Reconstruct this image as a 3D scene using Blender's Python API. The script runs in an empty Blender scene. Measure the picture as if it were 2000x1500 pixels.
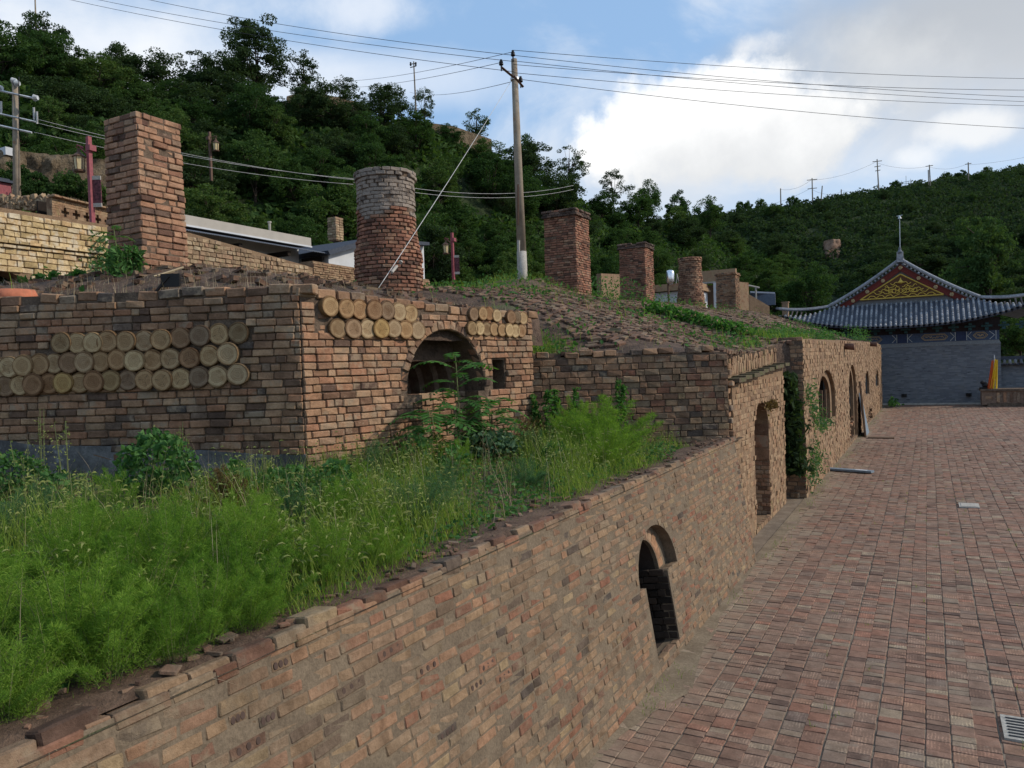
import bpy, bmesh, math, random
import numpy as np
from mathutils import Vector, Matrix
from mathutils.geometry import tessellate_polygon

random.seed(11)
rng = np.random.default_rng(11)
S = bpy.context.scene
COL = S.collection
R = math.radians

# ------------------------------------------------------------------ camera
F_PX = 1511.0
YAW, PITCH, ROLL = R(28.3), R(-1.2), R(2.0)
CAM = np.array([0.0, 0.0, 3.5])
_f = np.array([-math.sin(YAW) * math.cos(PITCH), math.cos(YAW) * math.cos(PITCH), math.sin(PITCH)])
_r = np.array([math.cos(YAW), math.sin(YAW), 0.0])
_u = np.cross(_r, _f)
_r, _u = math.cos(ROLL) * _r - math.sin(ROLL) * _u, math.sin(ROLL) * _r + math.cos(ROLL) * _u
cd = bpy.data.cameras.new('camera')
cd.sensor_width = 36.0
cd.lens = F_PX / 2000 * 36
cd.clip_start = 0.05
cd.clip_end = 3000
cam = bpy.data.objects.new('camera', cd)
COL.objects.link(cam)
cam.matrix_world = Matrix(((_r[0], _u[0], -_f[0], CAM[0]), (_r[1], _u[1], -_f[1], CAM[1]),
                           (_r[2], _u[2], -_f[2], CAM[2]), (0, 0, 0, 1)))
S.camera = cam

def depth_of(p): return float((np.asarray(p, float) - CAM) @ _f)
def pix(p):
    d = np.asarray(p, float) - CAM
    D = d @ _f
    return 1000 + F_PX * (d @ _r) / D, 750 - F_PX * (d @ _u) / D, D
def ray(x, y): return _f + _r * (x - 1000) / F_PX - _u * (y - 750) / F_PX
def at(x, y, D): return CAM + ray(x, y) * D          # survey point: bearing of the photograph, measured distance
def at_z(x, y, z):
    d = ray(x, y)
    return CAM + d * ((z - CAM[2]) / d[2])

# ------------------------------------------------------------------ light
SUN_AZ, SUN_EL = R(63), R(33)            # azimuth clockwise from +Y
sd = Vector((math.sin(SUN_AZ) * math.cos(SUN_EL), math.cos(SUN_AZ) * math.cos(SUN_EL), math.sin(SUN_EL)))
sl = bpy.data.lights.new('sun', 'SUN')
sl.energy = 2.35
sl.angle = R(2.5)
sl.color = (1.0, 0.90, 0.77)
so = bpy.data.objects.new('sun', sl)
COL.objects.link(so)
so.rotation_euler = sd.to_track_quat('Z', 'Y').to_euler()
so.location = (30, 20, 60)

S.view_settings.view_transform = 'Standard'
S.view_settings.look = 'None'
S.view_settings.exposure = 0.50
S.view_settings.gamma = 1.0
S.view_settings.use_curve_mapping = False
S.render.engine = 'CYCLES'
S.cycles.max_bounces = 6
S.cycles.transparent_max_bounces = 8
S.cycles.sample_clamp_indirect = 6

# ------------------------------------------------------------------ node helpers
class N:
    """tiny wrapper for building node expressions"""
    def __init__(s, tree): s.t = tree
    def new(s, typ, **kw):
        n = s.t.nodes.new(typ)
        for k, v in kw.items(): setattr(n, k, v)
        return n
    def link(s, a, b): s.t.links.new(a, b)
    def put(s, sock, v):
        if isinstance(v, bpy.types.NodeSocket): s.t.links.new(v, sock)
        elif isinstance(v, (tuple, list)) and sock.type == 'RGBA' and len(v) == 3: sock.default_value = (*v, 1)
        else: sock.default_value = v
    def m(s, op, a, b=None, c=None, clamp=False):
        n = s.new('ShaderNodeMath', operation=op); n.use_clamp = clamp
        s.put(n.inputs[0], a)
        if b is not None: s.put(n.inputs[1], b)
        if c is not None: s.put(n.inputs[2], c)
        return n.outputs[0]
    def dot(s, a, v):
        n = s.new('ShaderNodeVectorMath', operation='DOT_PRODUCT')
        s.put(n.inputs[0], a); s.put(n.inputs[1], v)
        return n.outputs['Value']
    def vm(s, op, a, b=None):
        n = s.new('ShaderNodeVectorMath', operation=op)
        s.put(n.inputs[0], a)
        if b is not None: s.put(n.inputs[1], b)
        return n.outputs[0]
    def noise(s, vec, scale, detail=3, rough=0.55, dist=0.0):
        n = s.new('ShaderNodeTexNoise')
        s.put(n.inputs['Vector'], vec); n.inputs['Scale'].default_value = scale
        n.inputs['Detail'].default_value = detail; n.inputs['Roughness'].default_value = rough
        n.inputs['Distortion'].default_value = dist
        return n.outputs['Fac']
    def step(s, v, a, b, o0=0.0, o1=1.0):
        n = s.new('ShaderNodeMapRange', interpolation_type='SMOOTHSTEP')
        s.put(n.inputs['Value'], v)
        for k, x in (('From Min', a), ('From Max', b), ('To Min', o0), ('To Max', o1)): s.put(n.inputs[k], x)
        return n.outputs[0]
    def lin(s, v, a, b, o0=0.0, o1=1.0):
        n = s.new('ShaderNodeMapRange')
        s.put(n.inputs['Value'], v)
        for k, x in (('From Min', a), ('From Max', b), ('To Min', o0), ('To Max', o1)): s.put(n.inputs[k], x)
        return n.outputs[0]
    def mix(s, f, a, b, mode='MIX'):
        n = s.new('ShaderNodeMix', data_type='RGBA', blend_type=mode)
        s.put(n.inputs['Factor'], f); s.put(n.inputs['A'], a) if False else None
        s.put(n.inputs[6], a); s.put(n.inputs[7], b)
        return n.outputs[2]
    def ramp(s, f, stops, mode='LINEAR'):
        n = s.new('ShaderNodeValToRGB'); e = n.color_ramp; e.interpolation = mode
        while len(e.elements) < len(stops): e.elements.new(0.5)
        for k, (p, c) in enumerate(stops):
            e.elements[k].position = p; e.elements[k].color = (*c, 1)
        s.put(n.inputs[0], f)
        return n.outputs[0]

# ------------------------------------------------------------------ sky
W = bpy.data.worlds.new('World')
S.world = W
W.use_nodes = True
W.node_tree.nodes.clear()
w = N(W.node_tree)
sky = w.new('ShaderNodeTexSky', sky_type='NISHITA')
sky.sun_disc = False
sky.sun_elevation = SUN_EL
sky.sun_rotation = SUN_AZ
sky.altitude = 900
sky.air_density = 1.0
sky.dust_density = 1.6
sky.ozone_density = 1.2
tc = w.new('ShaderNodeTexCoord').outputs['Generated']
sep = w.new('ShaderNodeSeparateXYZ'); w.put(sep.inputs[0], tc)
up = sep.outputs['Z']
SKYK = 1.0
upc = w.m('MAXIMUM', up, 0.02)
# flat cloud-layer coordinates, the same all round the sky
plane = w.new('ShaderNodeCombineXYZ')
w.put(plane.inputs[0], w.m('DIVIDE', sep.outputs['X'], w.m('ADD', upc, 0.22)))
w.put(plane.inputs[1], w.m('DIVIDE', sep.outputs['Y'], w.m('ADD', upc, 0.22)))
pl = plane.outputs[0]
n_hi = w.noise(pl, 1.5, 7, 0.58, 0.6)
n_big = w.noise(tc, 3.2, 8, 0.55)
n_fine = w.noise(tc, 9.0, 9, 0.6)
thin = w.step(n_hi, 0.44, 0.72, 0.0, 0.75)
WHITE = (9.3, 9.4, 9.6)
base = w.mix(0.6, sky.outputs[0], (3.6, 5.9, 9.2))
# pale air towards the horizon
base = w.mix(w.step(up, 0.0, 0.34, 0.72, 0.0), base, (7.2, 7.9, 8.6))
col = w.mix(thin, base, (7.9, 8.2, 8.6))
def cloud(x, y, hw, hh, colr, edge=0.35, nz=None, amp=1.0, op=1.0, shade=None):
    """one cloud at a fixed bearing: centre direction, angular half width and half height"""
    global col
    c = ray(x, y); c = c / np.linalg.norm(c)
    t1 = np.cross(c, (0, 0, 1)); t1 /= np.linalg.norm(t1); t2 = np.cross(t1, c)
    a = w.m('MULTIPLY', w.dot(tc, tuple(t1)), F_PX / hw)
    b = w.m('MULTIPLY', w.dot(tc, tuple(t2)), F_PX / hh)
    r2 = w.m('ADD', w.m('MULTIPLY', a, a), w.m('MULTIPLY', b, b))
    nzz = w.m('MULTIPLY', w.m('SUBTRACT', nz if nz is not None else n_fine, 0.5), 3.2 * amp)
    v = w.m('ADD', w.m('SUBTRACT', 1.0, r2), nzz)
    mask = w.step(v, 0.0, edge, 0.0, op)
    mask = w.m('MULTIPLY', mask, w.step(w.dot(tc, tuple(c)), 0.2, 0.5))
    cc = colr
    if shade is not None:
        cc = w.mix(w.step(w.m('ADD', w.m('SUBTRACT', b, w.m('MULTIPLY', a, 0.35)), w.m('MULTIPLY', nzz, 0.9)), -1.0, 0.5), shade, colr)
    col = w.mix(mask, col, cc)
cloud(180, 130, 420, 150, (8.6, 8.8, 9.1), 1.3, n_big, 0.9, 0.95)
cloud(640, 10, 260, 60, (8.2, 8.5, 9.0), 1.4, n_fine, 0.8, 0.7)
cloud(700, 150, 520, 60, (8.0, 8.4, 9.0), 1.6, n_big, 0.9, 0.6)
cloud(1500, 300, 560, 110, (6.9, 7.1, 7.4), 1.4, n_big, 0.6, 0.85)
cloud(1850, 100, 480, 190, (4.7, 4.95, 5.3), 1.1, n_big, 0.6, 0.95, shade=(5.9, 6.1, 6.4))
cloud(1660, 150, 190, 120, (6.6, 6.8, 7.0), 1.4, n_fine, 0.8, 0.8)
cloud(1400, 250, 300, 125, (9.7, 9.7, 9.65), 0.5, n_fine, 0.72, 1.0, shade=(6.9, 7.05, 7.2))
cloud(1480, 88, 62, 26, (8.6, 8.6, 8.6), 1.4, n_fine, 1.5, 0.7)
cloud(1880, 250, 90, 38, (8.3, 8.4, 8.5), 1.0, n_fine, 0.9, 0.85)
cloud(1790, 305, 60, 28, (8.8, 8.9, 9.0), 1.2, n_fine, 0.9, 0.7)
bg = w.new('ShaderNodeBackground')
w.put(bg.inputs[0], col)
bg.inputs[1].default_value = 0.082
wo = w.new('ShaderNodeOutputWorld')
w.link(bg.outputs[0], wo.inputs[0])

# ------------------------------------------------------------------ object helpers
WM = {}
def wm(o): return WM.get(o.name, Matrix.Identity(4))
def tag(o, label=None, cat=None, group=None, kind=None):
    if label: o['label'] = label
    if cat: o['category'] = cat
    if group: o['group'] = group
    if kind: o['kind'] = kind
    return o
def link(o, M=None, parent=None):
    COL.objects.link(o)
    M = M if M is not None else Matrix.Identity(4)
    if parent is not None:
        o.parent = parent
        o.matrix_parent_inverse = wm(parent).inverted()
    o.matrix_basis = M
    WM[o.name] = M.copy()
    return o
def thing(name, label, cat, loc, group=None):
    o = bpy.data.objects.new(name, None)
    o.empty_display_size = 0.2
    link(o, Matrix.Translation(Vector([float(q) for q in loc])))
    return tag(o, label, cat, group)
def copy_tree(o, M, label=None):
    """copy of a thing and its parts, moved to world matrix M (meshes shared)"""
    c = o.copy(); COL.objects.link(c); c.matrix_basis = M; WM[c.name] = M.copy()
    if label: c['label'] = label
    for ch in o.children:
        d = ch.copy(); COL.objects.link(d); d.parent = c
        WM[d.name] = M
        for g in ch.children:
            e = g.copy(); COL.objects.link(e); e.parent = d
    return c

class MB:
    """mesh builder: everything added ends up in one mesh object"""
    def __init__(s): s.v = []; s.lv = []; s.lt = []; s.n = 0; s.mi = []
    def add(s, verts, faces, mi=0):
        verts = np.asarray(verts, float).reshape(-1, 3)
        for f in faces:
            s.lv.append(np.asarray(f, np.int64) + s.n); s.lt.append(len(f)); s.mi.append(mi)
        s.v.append(verts); s.n += len(verts)
    def arr(s, verts, loops, totals, mi=0):
        s.v.append(verts); s.lv.append(np.asarray(loops, np.int64) + s.n); s.lt.extend(totals); s.n += len(verts)
        s.mi.extend([mi] * len(totals))
    def box(s, c, d, M=None, mi=0):
        x, y, z = np.asarray(d, float) / 2
        v = np.array([(-x, -y, -z), (x, -y, -z), (x, y, -z), (-x, y, -z), (-x, -y, z), (x, -y, z), (x, y, z), (-x, y, z)])
        if M is not None: v = v @ np.asarray(M, float)[:3, :3].T
        s.add(v + np.asarray(c, float), [(3, 2, 1, 0), (4, 5, 6, 7), (0, 1, 5, 4), (1, 2, 6, 5), (2, 3, 7, 6), (3, 0, 4, 7)], mi)
    def frame_box(s, o, u, n, vv, a, b, mi=0):
        """box between local corners a and b in the frame (u, n, v) at o"""
        o, u, n, vv = (np.asarray(q, float) for q in (o, u, n, vv))
        P = []
        for z in (a[2], b[2]):
            for x, y in ((a[0], a[1]), (b[0], a[1]), (b[0], b[1]), (a[0], b[1])): P.append(o + u * x + n * y + vv * z)
        s.add(P, [(3, 2, 1, 0), (4, 5, 6, 7), (0, 1, 5, 4), (1, 2, 6, 5), (2, 3, 7, 6), (3, 0, 4, 7)], mi)
    def tube(s, pts, rad, seg=6, cap=True, mi=0):
        pts = [np.asarray(p, float) for p in pts]
        if not hasattr(rad, '__len__'): rad = [rad] * len(pts)
        rings = []
        for k, p in enumerate(pts):
            t = pts[min(k + 1, len(pts) - 1)] - pts[max(k - 1, 0)]
            t = t / (np.linalg.norm(t) + 1e-9)
            a = np.cross(t, (0, 0, 1) if abs(t[2]) < 0.9 else (1, 0, 0)); a /= np.linalg.norm(a); b = np.cross(t, a)
            rings.append([p + rad[k] * (math.cos(q) * a + math.sin(q) * b) for q in [2 * math.pi * i / seg for i in range(seg)]])
        v = [q for rr in rings for q in rr]
        f = []
        for k in range(len(pts) - 1):
            for i in range(seg):
                j = (i + 1) % seg
                f.append((k * seg + i, k * seg + j, (k + 1) * seg + j, (k + 1) * seg + i))
        if cap:
            f.append(tuple(range(seg - 1, -1, -1))); f.append(tuple((len(pts) - 1) * seg + i for i in range(seg)))
        s.add(v, f, mi)
    def lathe(s, c, prof, seg=16, mi=0):
        c = np.asarray(c, float); v = []
        for r_, z in prof:
            for i in range(seg):
                q = 2 * math.pi * i / seg
                v.append(c + (r_ * math.cos(q), r_ * math.sin(q), z))
        f = []
        for k in range(len(prof) - 1):
            for i in range(seg):
                j = (i + 1) % seg
                f.append((k * seg + i, k * seg + j, (k + 1) * seg + j, (k + 1) * seg + i))
        f.append(tuple(range(seg - 1, -1, -1))); f.append(tuple((len(prof) - 1) * seg + i for i in range(seg)))
        s.add(v, f, mi)
    def mesh(s, name, mats, flat=True):
        me = bpy.data.meshes.new(name)
        if s.n:
            v = np.concatenate(s.v).astype(np.float32)
            lv = np.concatenate([np.atleast_1d(x).ravel() for x in s.lv]).astype(np.int32)
            lt = np.asarray(s.lt, np.int32)
            ls = np.concatenate(([0], np.cumsum(lt)[:-1])).astype(np.int32)
            me.vertices.add(len(v)); me.vertices.foreach_set('co', v.ravel())
            me.loops.add(len(lv)); me.loops.foreach_set('vertex_index', lv)
            me.polygons.add(len(lt)); me.polygons.foreach_set('loop_start', ls)
            for m_ in (mats if isinstance(mats, (list, tuple)) else [mats]): me.materials.append(m_)
            if any(s.mi): me.polygons.foreach_set('material_index', np.asarray(s.mi, np.int32))
            me.update(calc_edges=True)
            if flat: me.shade_flat()
        return me
    def obj(s, name, mats, parent=None, flat=True, world=True):
        """link; vertices are given in world coordinates, stored relative to the parent's origin"""
        me = s.mesh(name, mats, flat)
        o = bpy.data.objects.new(name, me)
        if parent is not None:
            M = Matrix.Translation(wm(parent).translation)
        elif s.n:
            v = np.concatenate(s.v); M = Matrix.Translation(Vector((*v.mean(0)[:2], v[:, 2].min())))
        else: M = Matrix.Identity(4)
        me.transform(M.inverted())
        return link(o, M, parent)

def poly_wall(outline, holes, o, u, v, n, thick, mb=None, mi=0):
    """solid slab: 2-D outline with holes in frame (u, v), front face at o, body behind it (against n)"""
    mb = mb or MB()
    o, u, v, n = (np.asarray(q, float) for q in (o, u, v, n))
    loops = [outline] + list(holes)
    flat2 = [p for lp in loops for p in lp]
    tri = tessellate_polygon([[Vector((p[0], p[1], 0)) for p in lp] for lp in loops])
    fr = [o + u * p[0] + v * p[1] for p in flat2]
    bk = [q - n * thick for q in fr]
    k = len(fr)
    f = []
    for t in tri:
        a, b, c = (np.array(flat2[i]) for i in t)
        ccw = (b[0] - a[0]) * (c[1] - a[1]) - (b[1] - a[1]) * (c[0] - a[0]) > 0
        t = t if ccw else (t[0], t[2], t[1])
        f.append(tuple(t)); f.append((t[0] + k, t[2] + k, t[1] + k))
    st = 0
    for lp in loops:
        m_ = len(lp)
        for i in range(m_):
            j = (i + 1) % m_
            f.append((st + i, st + i + k, st + j + k, st + j))
        st += m_
    mb.add(fr + bk, f, mi)
    return mb

def arch(x0, x1, z0, zs, zt, seg=14):
    """closed arch outline: jambs from z0 to the springing zs, elliptical head up to zt"""
    c, a = (x0 + x1) / 2, (x1 - x0) / 2
    pts = [(x0, z0), (x1, z0)]
    for i in range(seg + 1):
        q = math.pi * i / seg
        pts.append((c + a * math.cos(q), zs + (zt - zs) * math.sin(q)))
    return pts
def in_arch(x, z, A, grow=0.0):
    x0, x1, z0, zs, zt = A
    if x < x0 - grow or x > x1 + grow or z < z0 - grow: return False
    if z <= zs: return True
    c, a = (x0 + x1) / 2, (x1 - x0) / 2 + grow
    return ((x - c) / a) ** 2 + ((z - zs) / (zt - zs + grow)) ** 2 < 1

def fbm(x, y, s=1.0, seed=0, octs=4):
    """cheap smooth value noise on numpy arrays"""
    r_ = np.zeros_like(np.asarray(x, float)); amp = 1.0
    for o_ in range(octs):
        fx, fy = np.asarray(x, float) * s + 17.3 * o_ + seed * 7.1, np.asarray(y, float) * s - 9.2 * o_ + seed * 3.7
        ix, iy = np.floor(fx), np.floor(fy); tx, ty = fx - ix, fy - iy
        tx, ty = tx * tx * (3 - 2 * tx), ty * ty * (3 - 2 * ty)
        h = lambda a, b: np.modf(np.abs(np.sin(a * 127.1 + b * 311.7 + seed) * 43758.5453))[0]
        r_ += amp * ((h(ix, iy) * (1 - tx) + h(ix + 1, iy) * tx) * (1 - ty) + (h(ix, iy + 1) * (1 - tx) + h(ix + 1, iy + 1) * tx) * ty - 0.5)
        amp *= 0.5; s *= 2
    return r_
# ------------------------------------------------------------------ materials
def new_mat(name):
    m_ = bpy.data.materials.new(name); m_.use_nodes = True
    t = m_.node_tree; t.nodes.clear()
    k = N(t)
    b = k.new('ShaderNodeBsdfPrincipled'); o = k.new('ShaderNodeOutputMaterial')
    k.link(b.outputs[0], o.inputs[0])
    b.inputs['Roughness'].default_value = 0.95
    b.inputs['Specular IOR Level'].default_value = 0.2
    return m_, k, b
def rnd(k):
    oi = k.new('ShaderNodeObjectInfo').outputs['Random']
    gi = k.new('ShaderNodeNewGeometry').outputs['Random Per Island']
    return k.m('FRACT', k.m('ADD', k.m('MULTIPLY', oi, 7.31), gi))
def wpos(k): return k.new('ShaderNodeNewGeometry').outputs['Position']
def bump(k, b, h, strength=0.5, dist=0.02):
    n = k.new('ShaderNodeBump'); n.inputs['Strength'].default_value = strength; n.inputs['Distance'].default_value = dist
    k.put(n.inputs['Height'], h); k.link(n.outputs[0], b.inputs['Normal'])

def brick_mat(name, stops, smear=None, smear_t=(0.55, 0.7), soot=(0.35, 0.8), soot_s=0.9, moss=None, fine=38, bs=0.6, light=None, streak=None, comb=False, silt=None):
    m_, k, b = new_mat(name)
    P = wpos(k); r_ = rnd(k)
    c = k.ramp(r_, stops)
    c = k.mix(k.lin(k.noise(P, 7.0, 4, 0.6), 0.3, 0.7), k.mix(1.0, c, (0.72, 0.70, 0.68), 'MULTIPLY'), k.mix(1.0, c, (1.22, 1.2, 1.18), 'MULTIPLY'))
    n2 = k.noise(P, fine, 5, 0.65)
    c = k.mix(k.lin(n2, 0.3, 0.72), k.mix(1.0, c, (0.66, 0.64, 0.62), 'MULTIPLY'), c)
    if light:
        c = k.mix(k.step(k.noise(P, 19, 4, 0.7), 0.60, 0.72, 0, 0.55), c, light)
    if smear:
        sm = k.step(k.m('ADD', k.noise(P, 4.2, 5, 0.65), k.m('MULTIPLY', k.m('SUBTRACT', r_, 0.5), 0.12)), smear_t[0], smear_t[1], 0, 0.85)
        c = k.mix(sm, c, k.mix(n2, k.mix(1.0, smear, (0.7, 0.7, 0.7), 'MULTIPLY'), smear))
    if comb:
        sx_ = k.new('ShaderNodeSeparateXYZ'); k.put(sx_.inputs[0], P)
        ln_ = k.m('SINE', k.m('ADD', k.m('MULTIPLY', sx_.outputs[0], 215), k.m('MULTIPLY', k.noise(P, 16, 3), 9)))
        pick = k.m('GREATER_THAN', k.m('FRACT', k.m('MULTIPLY', r_, 37.0)), 0.60)
        c = k.mix(k.m('MULTIPLY', pick, k.m('MULTIPLY', k.step(ln_, 0.0, 0.6), k.step(k.noise(P, 9, 2), 0.42, 0.62))), c, k.mix(1.0, c, (1.5, 1.5, 1.45), 'MULTIPLY'))
    if silt:
        s2 = k.new('ShaderNodeSeparateXYZ'); k.put(s2.inputs[0], P)
        c = k.mix(k.m('MULTIPLY', k.step(k.m('ADD', s2.outputs[0], k.m('MULTIPLY', k.noise(P, 0.9, 4), 2.4)), -0.5, -2.2), k.step(k.noise(P, 6, 4, 0.65), 0.3, 0.6, 0.35, 0.95)), c, silt)
    if streak:
        mp = k.new('ShaderNodeMapping'); k.put(mp.inputs[0], P); mp.inputs['Scale'].default_value = (2.4, 2.4, 0.35)
        c = k.mix(k.step(k.noise(mp.outputs[0], 2.0, 5, 0.65), 0.52, 0.68, 0, 0.7), c, k.mix(1.0, c, streak, 'MULTIPLY'))
    ns = k.noise(P, soot_s, 4, 0.6, 0.4)
    c = k.mix(k.step(ns, 0.48, 0.72, 0, soot[1]), c, k.mix(1.0, c, (soot[0],) * 3, 'MULTIPLY'))
    if moss:
        c = k.mix(k.step(k.noise(P, 2.3, 5, 0.65), 0.56, 0.72, 0, 0.6), c, moss)
    k.put(b.inputs['Base Color'], c)
    bump(k, b, k.m('ADD', k.noise(P, 28, 6, 0.7), k.m('MULTIPLY', k.noise(P, 110, 3, 0.7), 0.5)), bs, 0.018)
    return m_
def rough_mat(name, a, c2, scale=3.0, fine=30, bs=0.5, bd=0.03, extra=None, stain=0.5):
    m_, k, b = new_mat(name)
    P = wpos(k)
    c = k.mix(k.step(k.noise(P, scale, 6, 0.62), 0.35, 0.66), a, c2)
    n2 = k.noise(P, fine, 5, 0.7)
    c = k.mix(k.lin(n2, 0.28, 0.75), k.mix(1.0, c, (stain,) * 3, 'MULTIPLY'), c)
    if extra: c = k.mix(k.step(k.noise(P, extra[1], 5, 0.6), extra[2], extra[2] + 0.12, 0, 0.85), c, extra[0])
    k.put(b.inputs['Base Color'], c)
    bump(k, b, k.m('ADD', k.noise(P, scale * 4, 6, 0.7), k.m('MULTIPLY', n2, 0.5)), bs, bd)
    return m_
def leaf_mat(name, stops, trans=0.35, objvar=0.35):
    m_, k, b = new_mat(name)
    gi = k.new('ShaderNodeNewGeometry').outputs['Random Per Island']
    oi = k.new('ShaderNodeObjectInfo').outputs['Random']
    c = k.ramp(k.m('ADD', k.m('MULTIPLY', gi, 1 - objvar), k.m('MULTIPLY', oi, objvar)), stops)
    k.put(b.inputs['Base Color'], c)
    b.inputs['Roughness'].default_value = 0.85
    b.inputs['Specular IOR Level'].default_value = 0.06
    t = k.new('ShaderNodeBsdfTranslucent'); k.put(t.inputs[0], k.mix(1.0, c, (1.5, 1.6, 0.7), 'MULTIPLY'))
    mx = k.new('ShaderNodeMixShader'); mx.inputs[0].default_value = trans
    out = [n for n in m_.node_tree.nodes if n.type == 'OUTPUT_MATERIAL'][0]
    k.link(b.outputs[0], mx.inputs[1]); k.link(t.outputs[0], mx.inputs[2]); k.link(mx.outputs[0], out.inputs[0])
    return m_
def plain(name, c, rough=0.7, metal=0.0, var=0.25, scale=12):
    m_, k, b = new_mat(name)
    P = wpos(k)
    cc = k.mix(k.lin(k.noise(P, scale, 5, 0.65), 0.3, 0.7), tuple(q * (1 - var) for q in c), tuple(min(1, q * (1 + var)) for q in c))
    k.put(b.inputs['Base Color'], cc)
    b.inputs['Roughness'].default_value = rough; b.inputs['Metallic'].default_value = metal
    bump(k, b, k.noise(P, scale * 4, 4, 0.6), 0.15, 0.01)
    return m_

M_KILN = brick_mat('kiln_brick', [(0, (0.15, 0.09, 0.06)), (0.12, (0.30, 0.17, 0.105)), (0.35, (0.44, 0.265, 0.155)), (0.6, (0.39, 0.20, 0.12)),
                                  (0.8, (0.48, 0.315, 0.195)), (0.94, (0.20, 0.12, 0.085)), (1, (0.10, 0.07, 0.055))],
                   smear=(0.35, 0.25, 0.165), smear_t=(0.50, 0.66), soot=(0.55, 0.6), light=(0.42, 0.31, 0.21))
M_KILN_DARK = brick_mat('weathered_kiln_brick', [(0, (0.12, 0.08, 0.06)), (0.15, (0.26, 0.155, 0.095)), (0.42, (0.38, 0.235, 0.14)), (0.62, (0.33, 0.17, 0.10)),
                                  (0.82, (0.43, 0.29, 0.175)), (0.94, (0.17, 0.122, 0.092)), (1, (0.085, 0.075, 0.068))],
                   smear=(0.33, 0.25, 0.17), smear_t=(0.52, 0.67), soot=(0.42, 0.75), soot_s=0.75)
M_WALL = brick_mat('mixed_brick', [(0, (0.10, 0.08, 0.066)), (0.05, (0.20, 0.14, 0.092)), (0.22, (0.31, 0.208, 0.125)), (0.36, (0.24, 0.175, 0.118)), (0.5, (0.31, 0.18, 0.108)),
                                   (0.64, (0.26, 0.195, 0.128)), (0.76, (0.27, 0.125, 0.078)), (0.86, (0.17, 0.11, 0.078)), (0.94, (0.34, 0.25, 0.145)), (1, (0.095, 0.08, 0.07))],
                   smear=(0.25, 0.19, 0.125), smear_t=(0.54, 0.70), soot=(0.6, 0.5), soot_s=1.3, streak=(0.62, 0.60, 0.58))
M_CHIM = brick_mat('chimney_brick', [(0, (0.11, 0.066, 0.05)), (0.25, (0.28, 0.135, 0.092)), (0.5, (0.37, 0.185, 0.12)), (0.75, (0.31, 0.15, 0.10)),
                                     (0.9, (0.41, 0.255, 0.165)), (1, (0.13, 0.082, 0.062))], smear=(0.34, 0.24, 0.18), smear_t=(0.60, 0.74), soot=(0.4, 0.7), soot_s=1.1)
M_CHIM1 = brick_mat('pale_red_chimney_brick', [(0, (0.12, 0.07, 0.055)), (0.25, (0.37, 0.20, 0.125)), (0.5, (0.47, 0.285, 0.18)), (0.75, (0.31, 0.165, 0.11)),
                                     (0.9, (0.44, 0.30, 0.20)), (1, (0.12, 0.078, 0.062))], smear=(0.36, 0.25, 0.17), smear_t=(0.60, 0.74), soot=(0.42, 0.75), soot_s=1.0)
M_GREYBRICK = brick_mat('sooty_chimney_brick', [(0, (0.11, 0.095, 0.085)), (0.4, (0.24, 0.195, 0.16)), (0.75, (0.32, 0.26, 0.21)), (1, (0.16, 0.125, 0.105))],
                        smear=(0.34, 0.285, 0.235), smear_t=(0.38, 0.52), soot=(0.5, 0.7), bs=0.9)
M_FACADE = brick_mat('tan_brick', [(0, (0.18, 0.11, 0.07)), (0.3, (0.32, 0.20, 0.12)), (0.6, (0.37, 0.235, 0.14)), (0.85, (0.30, 0.165, 0.10)), (1, (0.38, 0.27, 0.17))],
                     smear=(0.36, 0.25, 0.152), smear_t=(0.42, 0.58), soot=(0.6, 0.5), moss=(0.24, 0.20, 0.09), soot_s=1.0)
M_PAVER = brick_mat('paver_brick', [(0, (0.13, 0.088, 0.070)), (0.10, (0.215, 0.128, 0.092)), (0.3, (0.25, 0.172, 0.128)), (0.46, (0.275, 0.142, 0.098)), (0.62, (0.235, 0.16, 0.12)),
                                    (0.75, (0.285, 0.172, 0.118)), (0.88, (0.205, 0.142, 0.112)), (0.97, (0.32, 0.25, 0.175)), (1, (0.17, 0.122, 0.10))],
                    smear=(0.25, 0.19, 0.142), smear_t=(0.55, 0.72), soot=(0.76, 0.7), soot_s=0.22, fine=55, bs=0.35, comb=True, silt=(0.30, 0.24, 0.165))
M_STONE = brick_mat('yellow_stone', [(0, (0.40, 0.30, 0.15)), (0.3, (0.58, 0.44, 0.23)), (0.6, (0.64, 0.50, 0.29)), (0.85, (0.54, 0.37, 0.19)), (1, (0.66, 0.57, 0.40))],
                    smear=(0.64, 0.55, 0.40), smear_t=(0.50, 0.64), soot=(0.65, 0.5), fine=20)
M_TANSTONE = brick_mat('tan_stone', [(0, (0.24, 0.17, 0.11)), (0.3, (0.38, 0.27, 0.17)), (0.6, (0.44, 0.33, 0.21)), (0.85, (0.37, 0.23, 0.15)), (1, (0.50, 0.41, 0.28))],
                    smear=(0.42, 0.33, 0.2), smear_t=(0.55, 0.7), soot=(0.55, 0.6), moss=(0.2, 0.19, 0.08), fine=20)
M_MORTAR = rough_mat('mortar', (0.175, 0.132, 0.09), (0.235, 0.18, 0.122), 4, 45, 0.6, 0.02)
M_JOINT = rough_mat('dark_joint', (0.12, 0.085, 0.06), (0.21, 0.15, 0.105), 5, 40, 0.6, 0.03)
M_TANJOINT = rough_mat('tan_joint', (0.24, 0.155, 0.094), (0.32, 0.215, 0.13), 4, 40, 0.6, 0.03)
M_PLINTH = rough_mat('grey_cement', (0.10, 0.098, 0.096), (0.22, 0.215, 0.21), 2.2, 25, 0.35, 0.02, ((0.30, 0.30, 0.30), 5, 0.60))
M_EARTH = rough_mat('earth', (0.085, 0.062, 0.042), (0.165, 0.115, 0.075), 1.6, 22, 0.9, 0.06, ((0.075, 0.095, 0.035), 1.1, 0.55))
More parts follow.
